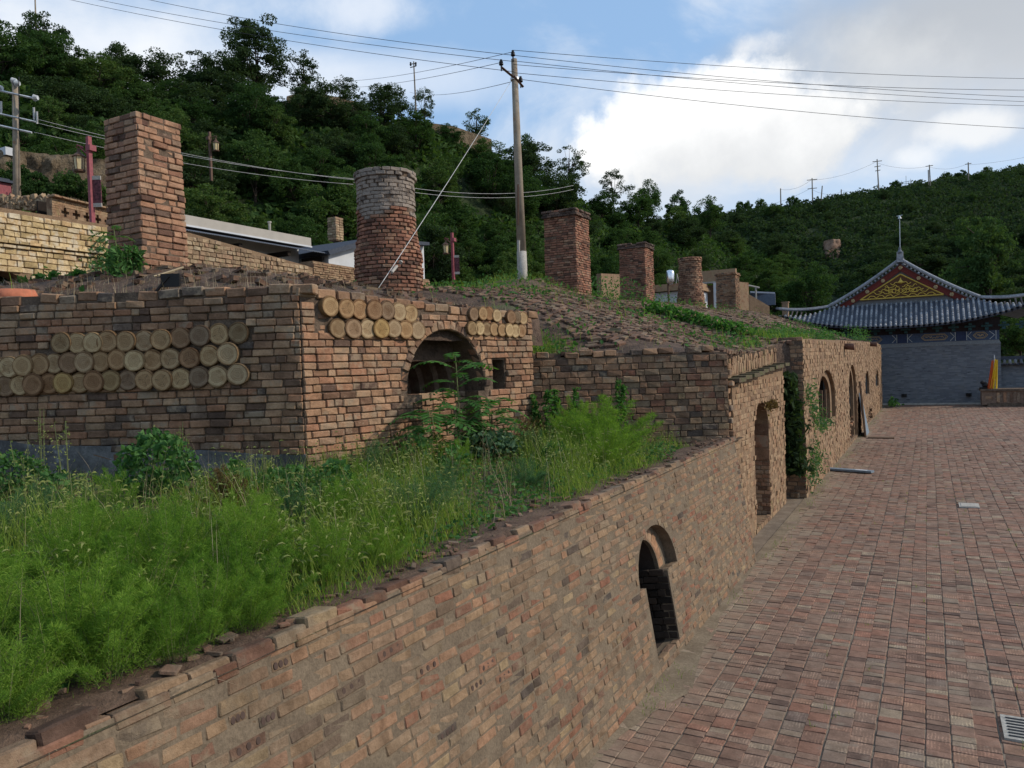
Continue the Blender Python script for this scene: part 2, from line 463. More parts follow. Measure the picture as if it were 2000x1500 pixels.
M_DEBRIS = rough_mat('brick_debris', (0.10, 0.068, 0.050), (0.19, 0.125, 0.088), 2.6, 18, 1.0, 0.06, ((0.10, 0.105, 0.05), 0.7, 0.60))
M_HILL = rough_mat('hillside_ground', (0.028, 0.046, 0.016), (0.052, 0.074, 0.024), 0.35, 2.2, 1.0, 0.6, ((0.11, 0.075, 0.045), 0.12, 0.66))
M_CLIFF = rough_mat('loess_bank', (0.20, 0.145, 0.09), (0.33, 0.25, 0.16), 0.9, 5, 1.0, 0.35, ((0.05, 0.06, 0.03), 0.8, 0.55))
M_PAVEBED = rough_mat('paver_joint', (0.20, 0.152, 0.11), (0.28, 0.22, 0.16), 3, 40, 0.4, 0.01)
M_DUST = rough_mat('pale_dust', (0.22, 0.165, 0.108), (0.31, 0.24, 0.16), 2, 30, 0.5, 0.02)
M_DARK = plain('shade_black', (0.022, 0.017, 0.014), 1.0)  # near-black; shade painted behind openings and in chimney mouths, also on beam ends
M_LINING = brick_mat('arch_lining', [(0, (0.17, 0.12, 0.09)), (0.5, (0.26, 0.18, 0.13)), (1, (0.20, 0.14, 0.105))], smear=(0.30, 0.24, 0.18))
M_CONC = rough_mat('pole_concrete', (0.24, 0.195, 0.145), (0.33, 0.275, 0.21), 3, 30, 0.3, 0.01, ((0.22, 0.12, 0.06), 2.0, 0.60), 0.75)
M_CONCP = rough_mat('pale_concrete', (0.42, 0.39, 0.34), (0.52, 0.48, 0.42), 3, 30, 0.3, 0.01)
M_STEEL = plain('galvanised_steel', (0.55, 0.56, 0.56), 0.5, 0.4)
M_BLACK = plain('black_porcelain', (0.012, 0.011, 0.011), 0.35)
M_WIRE = plain('wire', (0.03, 0.03, 0.032), 0.6)
M_PALEWIRE = plain('guy_wire', (0.45, 0.44, 0.42), 0.5)
M_RED = plain('red_paint', (0.24, 0.06, 0.07), 0.55)
M_LAMP = plain('lantern_glass', (0.50, 0.40, 0.22), 0.4)
M_BROWN = plain('brown_metal', (0.10, 0.055, 0.035), 0.6)
M_WHITE = plain('white_wall', (0.50, 0.51, 0.52), 0.85, 0, 0.08, 2)
M_FASCIA = plain('pale_fascia', (0.36, 0.33, 0.285), 0.8, 0, 0.08, 2)
M_BLUESTEEL = plain('corrugated_sheet', (0.11, 0.125, 0.155), 0.6, 0.1)
M_ROOFTILE = brick_mat('grey_roof_tile', [(0, (0.15, 0.165, 0.19)), (0.4, (0.28, 0.30, 0.33)), (0.75, (0.40, 0.42, 0.45)), (1, (0.22, 0.24, 0.28))], soot=(0.5, 0.6), fine=9, bs=0.3)
M_ROOFBED = plain('roof_bed', (0.05, 0.058, 0.075), 0.8)
M_MAROON = plain('maroon_board', (0.13, 0.022, 0.016), 0.6)
M_GOLD = plain('gold_paint', (0.58, 0.40, 0.08), 0.5)
M_GILTDK = plain('dark_gilt_ground', (0.10, 0.045, 0.02), 0.7)
M_BLUE = plain('painted_beam', (0.055, 0.08, 0.13), 0.7)
M_GREENP = plain('painted_teal', (0.03, 0.075, 0.08), 0.7)
M_LINE = plain('pale_line', (0.50, 0.52, 0.50), 0.7)
M_OCHRE = plain('ochre_line', (0.42, 0.31, 0.17), 0.7)
M_FLAG = plain('yellow_cloth', (0.72, 0.46, 0.03), 0.8)
M_FLAGRED = plain('orange_cloth', (0.58, 0.12, 0.03), 0.8)
M_WOOD = plain('old_timber', (0.15, 0.095, 0.06), 0.85)
M_BOARD = plain('blue_grey_board', (0.16, 0.20, 0.235), 0.7)
M_TERRA = plain('terracotta', (0.42, 0.14, 0.075), 0.8)
M_STRAW = leaf_mat('dry_straw', [(0, (0.22, 0.17, 0.11)), (0.6, (0.36, 0.29, 0.19)), (1, (0.46, 0.40, 0.30))], 0.15)
M_TREE = leaf_mat('tree_leaf', [(0, (0.020, 0.044, 0.015)), (0.45, (0.036, 0.074, 0.022)), (0.8, (0.068, 0.112, 0.032)), (1, (0.105, 0.140, 0.042))], 0.3, 0.55)
M_PALE = leaf_mat('pale_tree_leaf', [(0, (0.04, 0.075, 0.026)), (0.5, (0.065, 0.11, 0.036)), (1, (0.10, 0.15, 0.05))], 0.3)
M_TREE2 = leaf_mat('dark_tree_leaf', [(0, (0.020, 0.036, 0.016)), (0.5, (0.034, 0.058, 0.024)), (1, (0.056, 0.086, 0.032))], 0.28)
M_BARK = plain('bark', (0.05, 0.038, 0.028), 0.95)
M_GRASS = leaf_mat('grass_blade', [(0, (0.055, 0.11, 0.020)), (0.4, (0.12, 0.19, 0.034)), (0.75, (0.22, 0.285, 0.06)), (1, (0.36, 0.34, 0.12))], 0.42)
M_SEED = leaf_mat('grass_seed_head', [(0, (0.15, 0.20, 0.055)), (1, (0.27, 0.29, 0.105))], 0.35)
M_FEATHER = leaf_mat('feathery_leaf', [(0, (0.05, 0.11, 0.018)), (0.5, (0.115, 0.215, 0.030)), (1, (0.235, 0.33, 0.058))], 0.40, 0.40)
M_BLUEGREEN = leaf_mat('bluish_weed_leaf', [(0, (0.035, 0.085, 0.040)), (0.5, (0.065, 0.135, 0.060)), (1, (0.11, 0.19, 0.085))], 0.35, 0.3)
M_BROAD = leaf_mat('broad_leaf', [(0, (0.030, 0.080, 0.026)), (0.5, (0.060, 0.140, 0.042)), (1, (0.11, 0.21, 0.070))], 0.35, 0.2)
M_SUMAC = leaf_mat('pinnate_leaf', [(0, (0.025, 0.075, 0.020)), (0.5, (0.055, 0.14, 0.034)), (1, (0.11, 0.23, 0.055))], 0.4, 0.2)
M_DRY = leaf_mat('withered_leaf', [(0, (0.07, 0.045, 0.022)), (0.5, (0.13, 0.085, 0.038)), (1, (0.20, 0.15, 0.065))], 0.2, 0.2)
M_STEM = plain('weed_stem', (0.13, 0.15, 0.06), 0.8)

def log_mat():
    m_, k, b = new_mat('log_end_grain')
    oi = k.new('ShaderNodeObjectInfo').outputs['Random']
    T = k.new('ShaderNodeTexCoord').outputs['Object']
    P = wpos(k)
    c = k.ramp(oi, [(0, (0.40, 0.26, 0.135)), (0.18, (0.52, 0.375, 0.20)), (0.34, (0.34, 0.225, 0.14)), (0.46, (0.46, 0.275, 0.125)), (0.58, (0.42, 0.31, 0.19)), (0.70, (0.58, 0.43, 0.235)), (0.80, (0.33, 0.185, 0.09)), (0.88, (0.26, 0.185, 0.12)), (0.95, (0.50, 0.33, 0.13)), (1, (0.16, 0.125, 0.095))])
    dd = k.vm('MULTIPLY', T, (1, 0, 1))
    ln = k.new('ShaderNodeVectorMath', operation='LENGTH'); k.put(ln.inputs[0], dd)
    rad = k.m('ADD', ln.outputs['Value'], k.m('MULTIPLY', k.noise(T, 9, 3), 0.05))
    ring = k.m('SINE', k.m('MULTIPLY', rad, 260))
    c = k.mix(k.lin(ring, -1, 1, 0, 0.22), c, k.mix(1.0, c, (0.55, 0.45, 0.35), 'MULTIPLY'))
    c = k.mix(k.step(rad, 0.118, 0.100, 0, 0.55), c, k.mix(1.0, c, (0.62, 0.56, 0.52), 'MULTIPLY'))
    c = k.mix(k.step(rad, 0.134, 0.150, 0, 0.8), c, k.mix(1.0, c, (0.40, 0.33, 0.28), 'MULTIPLY'))
    c = k.mix(k.step(k.noise(P, 9, 4, 0.6), 0.45, 0.75, 0, 0.55), c, k.mix(1.0, c, (0.55, 0.40, 0.28), 'MULTIPLY'))
    c = k.mix(k.lin(k.noise(P, 60, 3, 0.6), 0.3, 0.7), k.mix(1.0, c, (0.75,) * 3, 'MULTIPLY'), c)
    sx_ = k.new('ShaderNodeSeparateXYZ'); k.put(sx_.inputs[0], T)
    an = k.m('DIVIDE', k.m('ARCTAN2', sx_.outputs[2], sx_.outputs[0]), 6.2832)
    cr = k.m('ABSOLUTE', k.m('SUBTRACT', k.m('FRACT', k.m('MULTIPLY', k.m('ADD', an, k.m('MULTIPLY', k.noise(T, 14, 3), 0.06)), 3.0)), 0.5))
    crk = k.m('MULTIPLY', k.step(cr, 0.035, 0.012), k.m('MULTIPLY', k.step(rad, 0.125, 0.09), k.m('GREATER_THAN', k.m('FRACT', k.m('MULTIPLY', oi, 53.0)), 0.72)))
    c = k.mix(k.m('MULTIPLY', crk, 0.8), c, (0.03, 0.02, 0.015))
    c = k.mix(k.step(k.noise(P, 5.5, 4, 0.65), 0.60, 0.74, 0, 0.6), c, k.mix(1.0, c, (0.42, 0.36, 0.30), 'MULTIPLY'))
    k.put(b.inputs['Base Color'], c)
    bump(k, b, k.m('SUBTRACT', k.m('ADD', k.m('MULTIPLY', ring, 0.2), k.noise(P, 40, 4)), crk), 0.4, 0.012)
    return m_
M_LOG = log_mat()
def hall_wall_mat():
    m_, k, b = new_mat('grey_hall_brick')
    P = wpos(k)
    cx = k.new('ShaderNodeSeparateXYZ'); k.put(cx.inputs[0], P)
    cb = k.new('ShaderNodeCombineXYZ'); k.put(cb.inputs[0], k.m('ADD', cx.outputs[0], cx.outputs[1])); k.put(cb.inputs[1], cx.outputs[2])
    t = k.new('ShaderNodeTexBrick'); k.put(t.inputs['Vector'], cb.outputs[0])
    t.inputs['Scale'].default_value = 1.0
    t.inputs['Brick Width'].default_value = 0.36; t.inputs['Row Height'].default_value = 0.095
    t.inputs['Mortar Size'].default_value = 0.008; t.inputs['Bias'].default_value = 0.3
    t.inputs['Color1'].default_value = (0.20, 0.21, 0.22, 1); t.inputs['Color2'].default_value = (0.115, 0.122, 0.135, 1)
    t.inputs['Mortar'].default_value = (0.14, 0.145, 0.15, 1)
    c = k.mix(k.step(k.noise(P, 2.2, 5, 0.6), 0.5, 0.66, 0, 0.5), t.outputs[0], (0.17, 0.165, 0.155))
    st = k.new('ShaderNodeMapping'); k.put(st.inputs[0], P); st.inputs['Scale'].default_value = (1.2, 1.2, 6.5)
    c = k.mix(k.step(k.noise(st.outputs[0], 1.6, 3, 0.6), 0.63, 0.68, 0, 0.75), c, (0.05, 0.052, 0.06))
    k.put(b.inputs['Base Color'], c)
    bump(k, b, t.outputs[1], -0.3, 0.01)
    return m_
M_HALL = hall_wall_mat()

# ------------------------------------------------------------------ brick pieces
def brick_mesh(name, L, H, D, mat, seed, jit=0.006, bev=0.010):
    r_ = random.Random(seed)
    bm = bmesh.new(); bmesh.ops.create_cube(bm, size=1)
    for v in bm.verts:
        v.co.x *= L; v.co.y *= D; v.co.z *= H
        v.co.x += r_.uniform(-jit, jit); v.co.z += r_.uniform(-jit, jit) * 0.8; v.co.y += r_.uniform(-jit, jit)
    bmesh.ops.bevel(bm, geom=list(bm.edges), offset=bev, segments=1, affect='EDGES', profile=0.5)
    me = bpy.data.meshes.new(name); bm.to_mesh(me); bm.free()
    me.materials.append(mat)
    return me
def mesh_arrays(me):
    v = np.empty(len(me.vertices) * 3, np.float32); me.vertices.foreach_get('co', v)
    l = np.empty(len(me.loops), np.int32); me.loops.foreach_get('vertex_index', l)
    t = np.empty(len(me.polygons), np.int32); me.polygons.foreach_get('loop_total', t)
    return v.reshape(-1, 3).astype(float), l, t.tolist()
class Kind:
    """a family of alike pieces sharing a few meshes"""
    def __init__(s, name, L, H, D, mat, n=6, jit=0.006, bev=0.010):
        s.L, s.H, s.D, s.mat, s.name = L, H, D, mat, name
        s.me = [brick_mesh(name, L, H, D, mat, 31 * i + len(name), jit, bev) for i in range(n)]
        s.ar = [mesh_arrays(q) for q in s.me]
def place(list_, kind, c, u, n, v, L, H, D, rough=0.0, mat=None):
    """queue one piece: centre c, axes u (length), n (outward), v (up)"""
    X, Y, Z = np.asarray(u, float) * (L / kind.L), -np.asarray(n, float) * (D / kind.D), np.asarray(v, float) * (H / kind.H)
    M = np.eye(4); M[:3, 0] = X; M[:3, 1] = Y; M[:3, 2] = Z; M[:3, 3] = c
    if rough:
        a = np.radians(rng.normal(0, rough, 3))
        Rm = np.array(Matrix.Rotation(a[0], 3, 'X') @ Matrix.Rotation(a[1], 3, 'Y') @ Matrix.Rotation(a[2], 3, 'Z'))
        M[:3, :3] = Rm @ M[:3, :3]
    # visible size in the picture, from the piece's place only
    d = np.asarray(c, float) - CAM; D_ = d @ _f
    score = 0.0
    if D_ > 0.3:
        px, py, _ = pix(c)
        face = max(0.0, -(np.asarray(n, float) @ d) / np.linalg.norm(d))
        if -30 < px < 2030 and -30 < py < 1530: score = L * H * (F_PX / D_) ** 2 * (face + 0.02)
    list_.append((score, kind, int(rng.integers(len(kind.me))), M))
def emit(groups, stuff_parent, stuff_name, limit=300, name='brick'):
    """groups: [(parent, list)]; the pieces that show largest become objects, the rest one part"""
    allp = [(it[0], gi, it) for gi, (_, l) in enumerate(groups) for it in l]
    allp.sort(key=lambda q: -q[0])
    own = [q for q in allp[:limit] if q[0] > 12]
    rest = allp[len(own):]
    for _, gi, (sc, kd, vi, M) in own:
        par = groups[gi][0]
        o = bpy.data.objects.new(name, kd.me[vi])
        COL.objects.link(o); o.parent = par
        o.matrix_parent_inverse = wm(par).inverted(); o.matrix_basis = Matrix(M.tolist())
    if rest:
        mb = MB(); mats = []
        for _, gi, (sc, kd, vi, M) in rest:
            if kd.mat not in mats: mats.append(kd.mat)
            v, l, t = kd.ar[vi]
            mb.arr(v @ M[:3, :3].T + M[:3, 3], l, t, mats.index(kd.mat))
        o = mb.obj(stuff_name, mats, stuff_parent)
        o['kind'] = 'stuff'
def courses(list_, kind, o, u, v, n, length, height, L, H, D, gap=0.012, hole=None, top=None, bottom=0.0, proud=0.0, pj=0.006, rough=0.5, half=0.25, Lj=0.12, s0=0.0):
    """lay courses of pieces over a wall face in frame (u, v, n) at o"""
    o, u, v, n = (np.asarray(q, float) for q in (o, u, v, n))
    z = bottom; row = 0
    while z < height - H * 0.4:
        h = H * rng.uniform(0.93, 1.05)
        s = s0 - (L * 0.5 if row % 2 else 0.0) - rng.uniform(0, 0.05)
        while s < length:
            l = L * rng.uniform(1 - Lj, 1 + Lj)
            if rng.random() < half: l *= 0.52
            a, b = max(s, s0), min(s + l, length)
            s += l + gap
            if b - a < L * 0.18: continue
            zc = z + h / 2
            if top is not None and zc + h * 0.3 > top((a + b) / 2): continue
            if hole is not None:
                # trim the piece where it would run into an opening
                q = np.linspace(a, b, 9); free = [not hole(x, zc) for x in q]
                if not any(free): continue
                if not all(free):
                    best, cur = (0, 0), None
                    for i_, fr in enumerate(free + [False]):
                        if fr and cur is None: cur = i_
                        if not fr and cur is not None:
                            if i_ - cur > best[1] - best[0]: best = (cur, i_)
                            cur = None
                    a, b = q[best[0]], q[best[1] - 1]
                    if b - a < 0.04: continue
            out = proud + rng.normal(0, pj)
            place(list_, kind, o + u * ((a + b) / 2) + v * zc + n * (out - D / 2), u, n, v, b - a, h - gap, D, rough)
        z += h; row += 1
# ------------------------------------------------------------------ ground, plaza, terrace
def sheet(name, pts, mat, kind='structure'):
    mb = MB(); mb.add(pts, [tuple(range(len(pts)))])
    o = mb.obj(name, mat); o['kind'] = kind
    return o
sheet('ground', [(-700, -700, -0.5), (700, -700, -0.5), (700, 700, -0.5), (-700, 700, -0.5)], M_EARTH)
plaza = sheet('plaza', [(-3.4, -12, -0.012), (45, -12, -0.012), (45, 80, -0.012), (-3.4, 80, -0.012)], M_PAVEBED)

K_PAVER = Kind('paver', 0.19, 0.205, 0.05, M_PAVER, 6, 0.004, 0.006)
# cheap piece for pavers that are far away
def box_kind(kind):
    for i in range(len(kind.ar)):
        x, y, z = kind.L / 2, kind.D / 2, kind.H / 2
        v = np.array([(-x, -y, -z), (x, -y, -z), (x, y, -z), (-x, y, -z), (-x, -y, z), (x, -y, z), (x, y, z), (-x, y, z)], float)
        v += np.random.default_rng(i + 5).normal(0, 0.004, v.shape)
        f = [(4, 5, 6, 7), (0, 1, 5, 4), (1, 2, 6, 5), (2, 3, 7, 6), (3, 0, 4, 7), (3, 2, 1, 0)]
        kind.ar[i] = (v, np.array([q for r_ in f for q in r_], np.int32), [4] * 6)
    return kind
K_PAVER_FAR = box_kind(Kind('paver', 0.19, 0.205, 0.05, M_PAVER, 3))
def flat_box_kind(kind):
    """far piece: top and four sides only"""
    for i in range(len(kind.ar)):
        v, l, t = kind.ar[i]; kind.ar[i] = (v, l[:20] if False else l, t)
    return kind
pav = []
colw = 0.202
ux, uy, uz = np.array((1., 0, 0)), np.array((0, 1., 0)), np.array((0, 0, 1.))
for ci in range(0, 86):
    x = -2.62 + ci * colw
    y = 4.0 + rng.uniform(0, 0.2)
    wob = rng.normal(0, 0.004)
    while y < 59.4:
        if y > 34: ln = rng.uniform(0.34, 0.5)
        else: ln = 0.21 * rng.uniform(0.92, 1.06)
        if rng.random() < 0.72 and y < 34: ln *= 0.52
        c = np.array((x + wob + 0.004 * math.sin(y * 1.7 + ci), y + ln / 2, -0.025 + rng.normal(0, 0.0022)))
        px, py, D = pix(c)
        y += ln + 0.006
        if D < 0.5 or px > 2900 or px < 1050 or py > 1640: continue
        kd = K_PAVER if D < 13 else K_PAVER_FAR
        # pieces lie flat: outward is up
        place(pav, kd, c, ux, uz, uy, colw - 0.007, ln, 0.05, 0.45 if D < 20 else 0.25)
emit([(plaza, pav)], plaza, 'paving', 300, 'paver')
# dust washed along the foot of the walls, and a scatter of small marks
mb = MB()
yy = np.linspace(3, 59, 90)
L_, R_ = [], []
for q in yy:
    L_.append((-2.78, q, 0.004)); R_.append((-2.66 + 0.20 * max(0, 0.4 + float(fbm(q, 0, 0.9, 3))) + (0.30 * math.exp(-((q - 8.0) / 0.7) ** 2)), q, 0.004))
mb.add(L_ + R_, [(i, i + len(yy), i + 1 + len(yy), i + 1) for i in range(len(yy) - 1)])
o = mb.obj('dust', M_DUST); o['kind'] = 'structure'
for (x0, x1, y0, y1) in ((0.55, 0.95, 20.0, 20.55),):
    mb = MB(); mb.box(((x0 + x1) / 2, (y0 + y1) / 2, 0.012), (x1 - x0, y1 - y0, 0.03))
    mb.box(((x0 + x1) / 2, (y0 + y1) / 2, 0.030), (x1 - x0 - 0.08, y1 - y0 - 0.10, 0.012))
    tag(mb.obj('inspection_cover', M_CONCP), 'pale rectangular cover plate set in the brick paving', 'cover')
# a slotted drain plate at the right edge, near
mb = MB()
c = at_z(2010, 1430, 0.0)
g = thing('drain_grate', 'pale slotted drain plate in the near paving at the right edge', 'drain', (c[0], c[1], 0.0))
mb.box((c[0], c[1], 0.008), (0.42, 0.52, 0.03)); mb.obj('frame', M_CONCP, g)
for i in range(7):
    q = MB(); q.box((c[0], c[1] - 0.2 + 0.065 * i, 0.026), (0.34, 0.022, 0.008)); q.obj('slot', M_WIRE, g)

def terr_h(x, y):
    b = 2.1 + 0.10 * np.clip((-x - 6.5) / 5, 0, 1) + 0.10 * np.clip((-x - 3.4) / 2, 0, 1)
    return b + 0.10 * fbm(x, y, 0.8, 1) * np.clip((-x - 3.25) / 0.5, 0, 1) - 0.02
def grid(name, X, Y, Z, mat, kind='structure', flat=False):
    ny, nx = X.shape
    v = np.stack([X, Y, Z], -1).reshape(-1, 3)
    i = np.arange(ny * nx).reshape(ny, nx)
    q = np.stack([i[:-1, :-1], i[:-1, 1:], i[1:, 1:], i[1:, :-1]], -1).reshape(-1, 4)
    mb = MB(); mb.arr(v, q.ravel(), [4] * len(q))
    o = mb.obj(name, mat, flat=flat)
    if kind: o['kind'] = kind
    return o
gx, gy = np.meshgrid(np.linspace(-18, -3.0, 110), np.linspace(-8, 14.5, 150))
grid('terrace', gx, gy, terr_h(gx, gy), M_EARTH)
# ------------------------------------------------------------------ kinds of brick
K_BIG = Kind('brick', 0.25, 0.105, 0.12, M_KILN, 8, 0.009, 0.013)
K_BIGD = Kind('brick', 0.25, 0.102, 0.12, M_KILN_DARK, 8, 0.009, 0.013)
K_RET = Kind('brick', 0.25, 0.08, 0.10, M_WALL, 8, 0.008, 0.008)
K_COP = Kind('brick', 0.25, 0.10, 0.10, brick_mat('coping_brick', [(0, (0.10, 0.062, 0.045)), (0.4, (0.20, 0.105, 0.07)), (0.7, (0.27, 0.16, 0.105)), (1, (0.16, 0.115, 0.085))], smear=(0.19, 0.145, 0.10), smear_t=(0.45, 0.6)), 6, 0.006, 0.010)
K_RETFAR = box_kind(Kind('brick', 0.25, 0.08, 0.10, M_WALL, 4))
K_WD = Kind('brick', 0.25, 0.11, 0.11, M_KILN_DARK, 6, 0.009, 0.011)
K_SHADED = Kind('brick', 0.25, 0.085, 0.1, brick_mat('shaded_jamb_brick', [(0, (0.03, 0.024, 0.02)), (0.6, (0.075, 0.055, 0.042)), (1, (0.05, 0.038, 0.03))]), 5, 0.008, 0.01)  # jamb brick darkened in its colour to stand for shade inside the arch
K_CH1 = Kind('brick', 0.25, 0.095, 0.10, M_CHIM1, 6, 0.009, 0.012)
K_CH = Kind('brick', 0.21, 0.088, 0.09, M_CHIM, 6, 0.007, 0.011)
K_CHG = Kind('brick', 0.21, 0.088, 0.09, M_GREYBRICK, 6, 0.007, 0.011)
K_FAC = box_kind(Kind('brick', 0.26, 0.10, 0.10, M_FACADE, 5))
K_INF = Kind('brick', 0.19, 0.085, 0.10, M_KILN, 6, 0.006, 0.01)
K_ST = Kind('stone', 0.30, 0.16, 0.12, M_STONE, 6, 0.014, 0.014)
K_TST = Kind('stone', 0.24, 0.15, 0.12, M_TANSTONE, 6, 0.018, 0.014)

# ------------------------------------------------------------------ retaining wall along the plaza
H_W = 2.1
vw = np.array((-0.32, 0, H_W)); LW = np.linalg.norm(vw); vw /= LW
nw = np.array((vw[2], 0, -vw[0]))
O_W = np.array((-2.7, -3.0, 0.0))
Y1 = 13.75
# arch of the flue
A_IN = (8.24, 9.42, 0.13, 0.98, 1.42)
A_OUT = (8.1, 9.62, 1.0, 1.02, 1.60)
hole = [(8.30 + 3, 0.13), (9.12 + 3, 0.13), (9.12 + 3, 0.98), (9.54 + 3, 0.98)] + [(p[0] + 3, p[1]) for p in arch(8.12, 9.54, 1.0, 1.02, 1.58)[3:]] + [(8.12 + 3, 0.98), (8.30 + 3, 0.98)]
ret = poly_wall([(0, -0.1), (Y1 + 3, -0.1), (Y1 + 3, LW), (0, LW)], [hole], O_W, uy, vw, nw, 0.14).obj('retaining_wall', M_MORTAR)
tag(ret, 'long low brick retaining wall with a narrow arched opening beside the paved yard', 'wall')
# recessed arch panel, its inner opening and the flue behind, its shade painted dark
mb = MB()
inner = [(8.30 + 3, 0.13), (9.12 + 3, 0.13)] + [(p[0] + 3, p[1]) for p in arch(8.30, 9.22, 0.5, 0.99, 1.43)[2:]]
poly_wall([(7.9 + 3, -0.05), (9.9 + 3, -0.05), (9.9 + 3, 1.75), (7.9 + 3, 1.75)], [inner], O_W - nw * 0.141, uy, vw, nw, 0.05, mb)
mb.obj('arch_panel', M_MORTAR, ret)
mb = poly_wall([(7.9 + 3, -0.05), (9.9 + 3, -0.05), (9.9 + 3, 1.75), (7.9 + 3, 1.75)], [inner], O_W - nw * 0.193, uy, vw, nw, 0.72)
mb.obj('flue_lining', plain('flue_shade', (0.05, 0.036, 0.028), 1.0), ret)  # reveal coloured dark, shade of the opening painted in
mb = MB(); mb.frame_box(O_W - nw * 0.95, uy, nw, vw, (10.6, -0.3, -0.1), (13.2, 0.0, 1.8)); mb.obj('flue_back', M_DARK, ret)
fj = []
courses(fj, K_SHADED, O_W + uy * (9.12 + 3 - 0.004) - nw * 0.88, nw, vw, -uy, 0.87, 0.95, 0.19, 0.085, 0.05, 0.010, bottom=0.15, proud=0.006, pj=0.006)
courses(fj, K_SHADED, O_W + uy * (9.12 + 3 - 0.004) - nw * 0.88, nw, vw, -uy, 0.87, 0.95, 0.19, 0.10, 0.05, 0.012, bottom=2.0)
ret_b = []
def ret_hole(s, z):
    y = s - 3
    if 0.13 < z < 1.0: return 8.28 < y < 9.14
    return in_arch(y, z, (8.10, 9.56, 1.0, 1.02, 1.60))
def ret_top(s):
    return LW - 0.075
courses(ret_b, K_RET, O_W, uy, vw, nw, Y1 + 3, LW - 0.02, 0.235, 0.077, 0.09, 0.011, ret_hole, None, 0.0, 0.005, 0.0035, 0.45, 0.3, 0.14)
ret_b = [(a, (b if a > 12 else K_RETFAR), (c if a > 12 else c % 4), d) for (a, b, c, d) in ret_b]
# voussoirs of the recessed arch panel and a sill
vs = []
for i in range(15):
    q = math.pi * (i + 0.5) / 15
    cx, cz = 8.76 + 0.55 * math.cos(q), 0.99 + 0.53 * math.sin(q)
    t = np.array((-0.62 * math.sin(q), 0.52 * math.cos(q))); t /= np.linalg.norm(t)
    place(vs, K_INF, O_W + uy * (cx + 3) + vw * cz - nw * (0.141 + 0.04), uy * t[0] + vw * t[1], nw, uy * (-t[1]) + vw * t[0], 0.105, 0.17, 0.1, 0.6)
# coping: bricks on edge along the top, broken in places
cop = []
s = 0.0
while s < Y1 + 3:
    l = rng.uniform(0.2, 0.27)
    if rng.random() < 0.9:
        hgt = rng.uniform(0.062, 0.088)
        place(cop, K_COP if rng.random() < 0.5 else K_RET, O_W + uy * (s + l / 2) + vw * (LW + 0.012 + rng.normal(0, 0.007)) - nw * (0.085 + rng.uniform(0, 0.02)) + nw * (0.002 + rng.normal(0, 0.006)), uy, nw, vw, l - 0.004, hgt, 0.18, 0.8)
    s += l
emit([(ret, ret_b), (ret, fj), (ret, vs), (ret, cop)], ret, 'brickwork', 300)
# earth behind the coping
mb = MB()
yy = np.linspace(-3, Y1, 80)
P = [[(-3.075 + 0.03 * float(fbm(q, 5, 5)), q, 2.11) for q in yy], [(-3.13 + 0.05 * float(fbm(q, 7, 3)), q, 2.142 + 0.03 * float(fbm(q, 1, 3))) for q in yy], [(-3.42, q, 2.135 + 0.03 * float(fbm(q, 2, 2))) for q in yy], [(-3.9, q, 2.0) for q in yy]]
v = [p for row in P for p in row]; k = len(yy)
mb.add(v, [(r_ * k + i, r_ * k + i + 1, (r_ + 1) * k + i + 1, (r_ + 1) * k + i) for r_ in range(3) for i in range(k - 1)])
o = mb.obj('wall_top_soil', rough_mat('wall_top_earth', (0.10, 0.062, 0.042), (0.17, 0.11, 0.075), 5, 30, 1.0, 0.03, ((0.26, 0.19, 0.13), 14, 0.62)), flat=False); o['kind'] = 'structure'
crumb = []
for i in range(170):
    q = rng.uniform(1.0, Y1); xx = -3.06 - 0.42 * rng.random() ** 1.6
    an = rng.uniform(0, 6.28)
    place(crumb, K_COP, np.array((xx - 0.05, q, 2.148 + rng.uniform(-0.01, 0.01))), np.array((math.cos(an), math.sin(an), 0)), uz, np.array((-math.sin(an), math.cos(an), 0)), 0.02 + 0.10 * rng.random() ** 3, 0.02 + 0.06 * rng.random() ** 2, rng.uniform(0.012, 0.03), 8)
emit([(o, crumb)], o, 'rubble', 60)
# perforated bricks: three dark discs each, painted shade of core holes, on a few stretchers
ph = MB()
for (a, b_) in sorted((it for it in ret_b if it[0] > 250), key=lambda it: -it[0])[:0] or []: pass
cand = [it for it in ret_b if it[0] > 400]
for it in [cand[i] for i in rng.permutation(len(cand))[:13]]:
    M_ = it[3]; c_ = M_[:3, 3]; xa, ya = M_[:3, 0], M_[:3, 1]
    fr_ = c_ - ya * (0.10 / 2 + 0.0012)
    yd = ya / np.linalg.norm(ya); xd = xa / np.linalg.norm(xa); zd = M_[:3, 2] / np.linalg.norm(M_[:3, 2])
    for s_ in (-0.068, 0.0, 0.068):
        pts_ = [fr_ + xd * (s_ * np.linalg.norm(xa) + 0.014 * math.cos(t_)) + zd * 0.019 * math.sin(t_) for t_ in np.linspace(0, 2 * math.pi, 11)[:-1]]
        ph.add(pts_ + [p_ + yd * 0.004 for p_ in pts_], [tuple(range(10))] + [(i_, (i_ + 1) % 10, 10 + (i_ + 1) % 10, 10 + i_) for i_ in range(10)])
o = ph.obj('hole_shade_discs', plain('hole_shade', (0.075, 0.05, 0.04), 1.0), ret); o['kind'] = 'stuff'

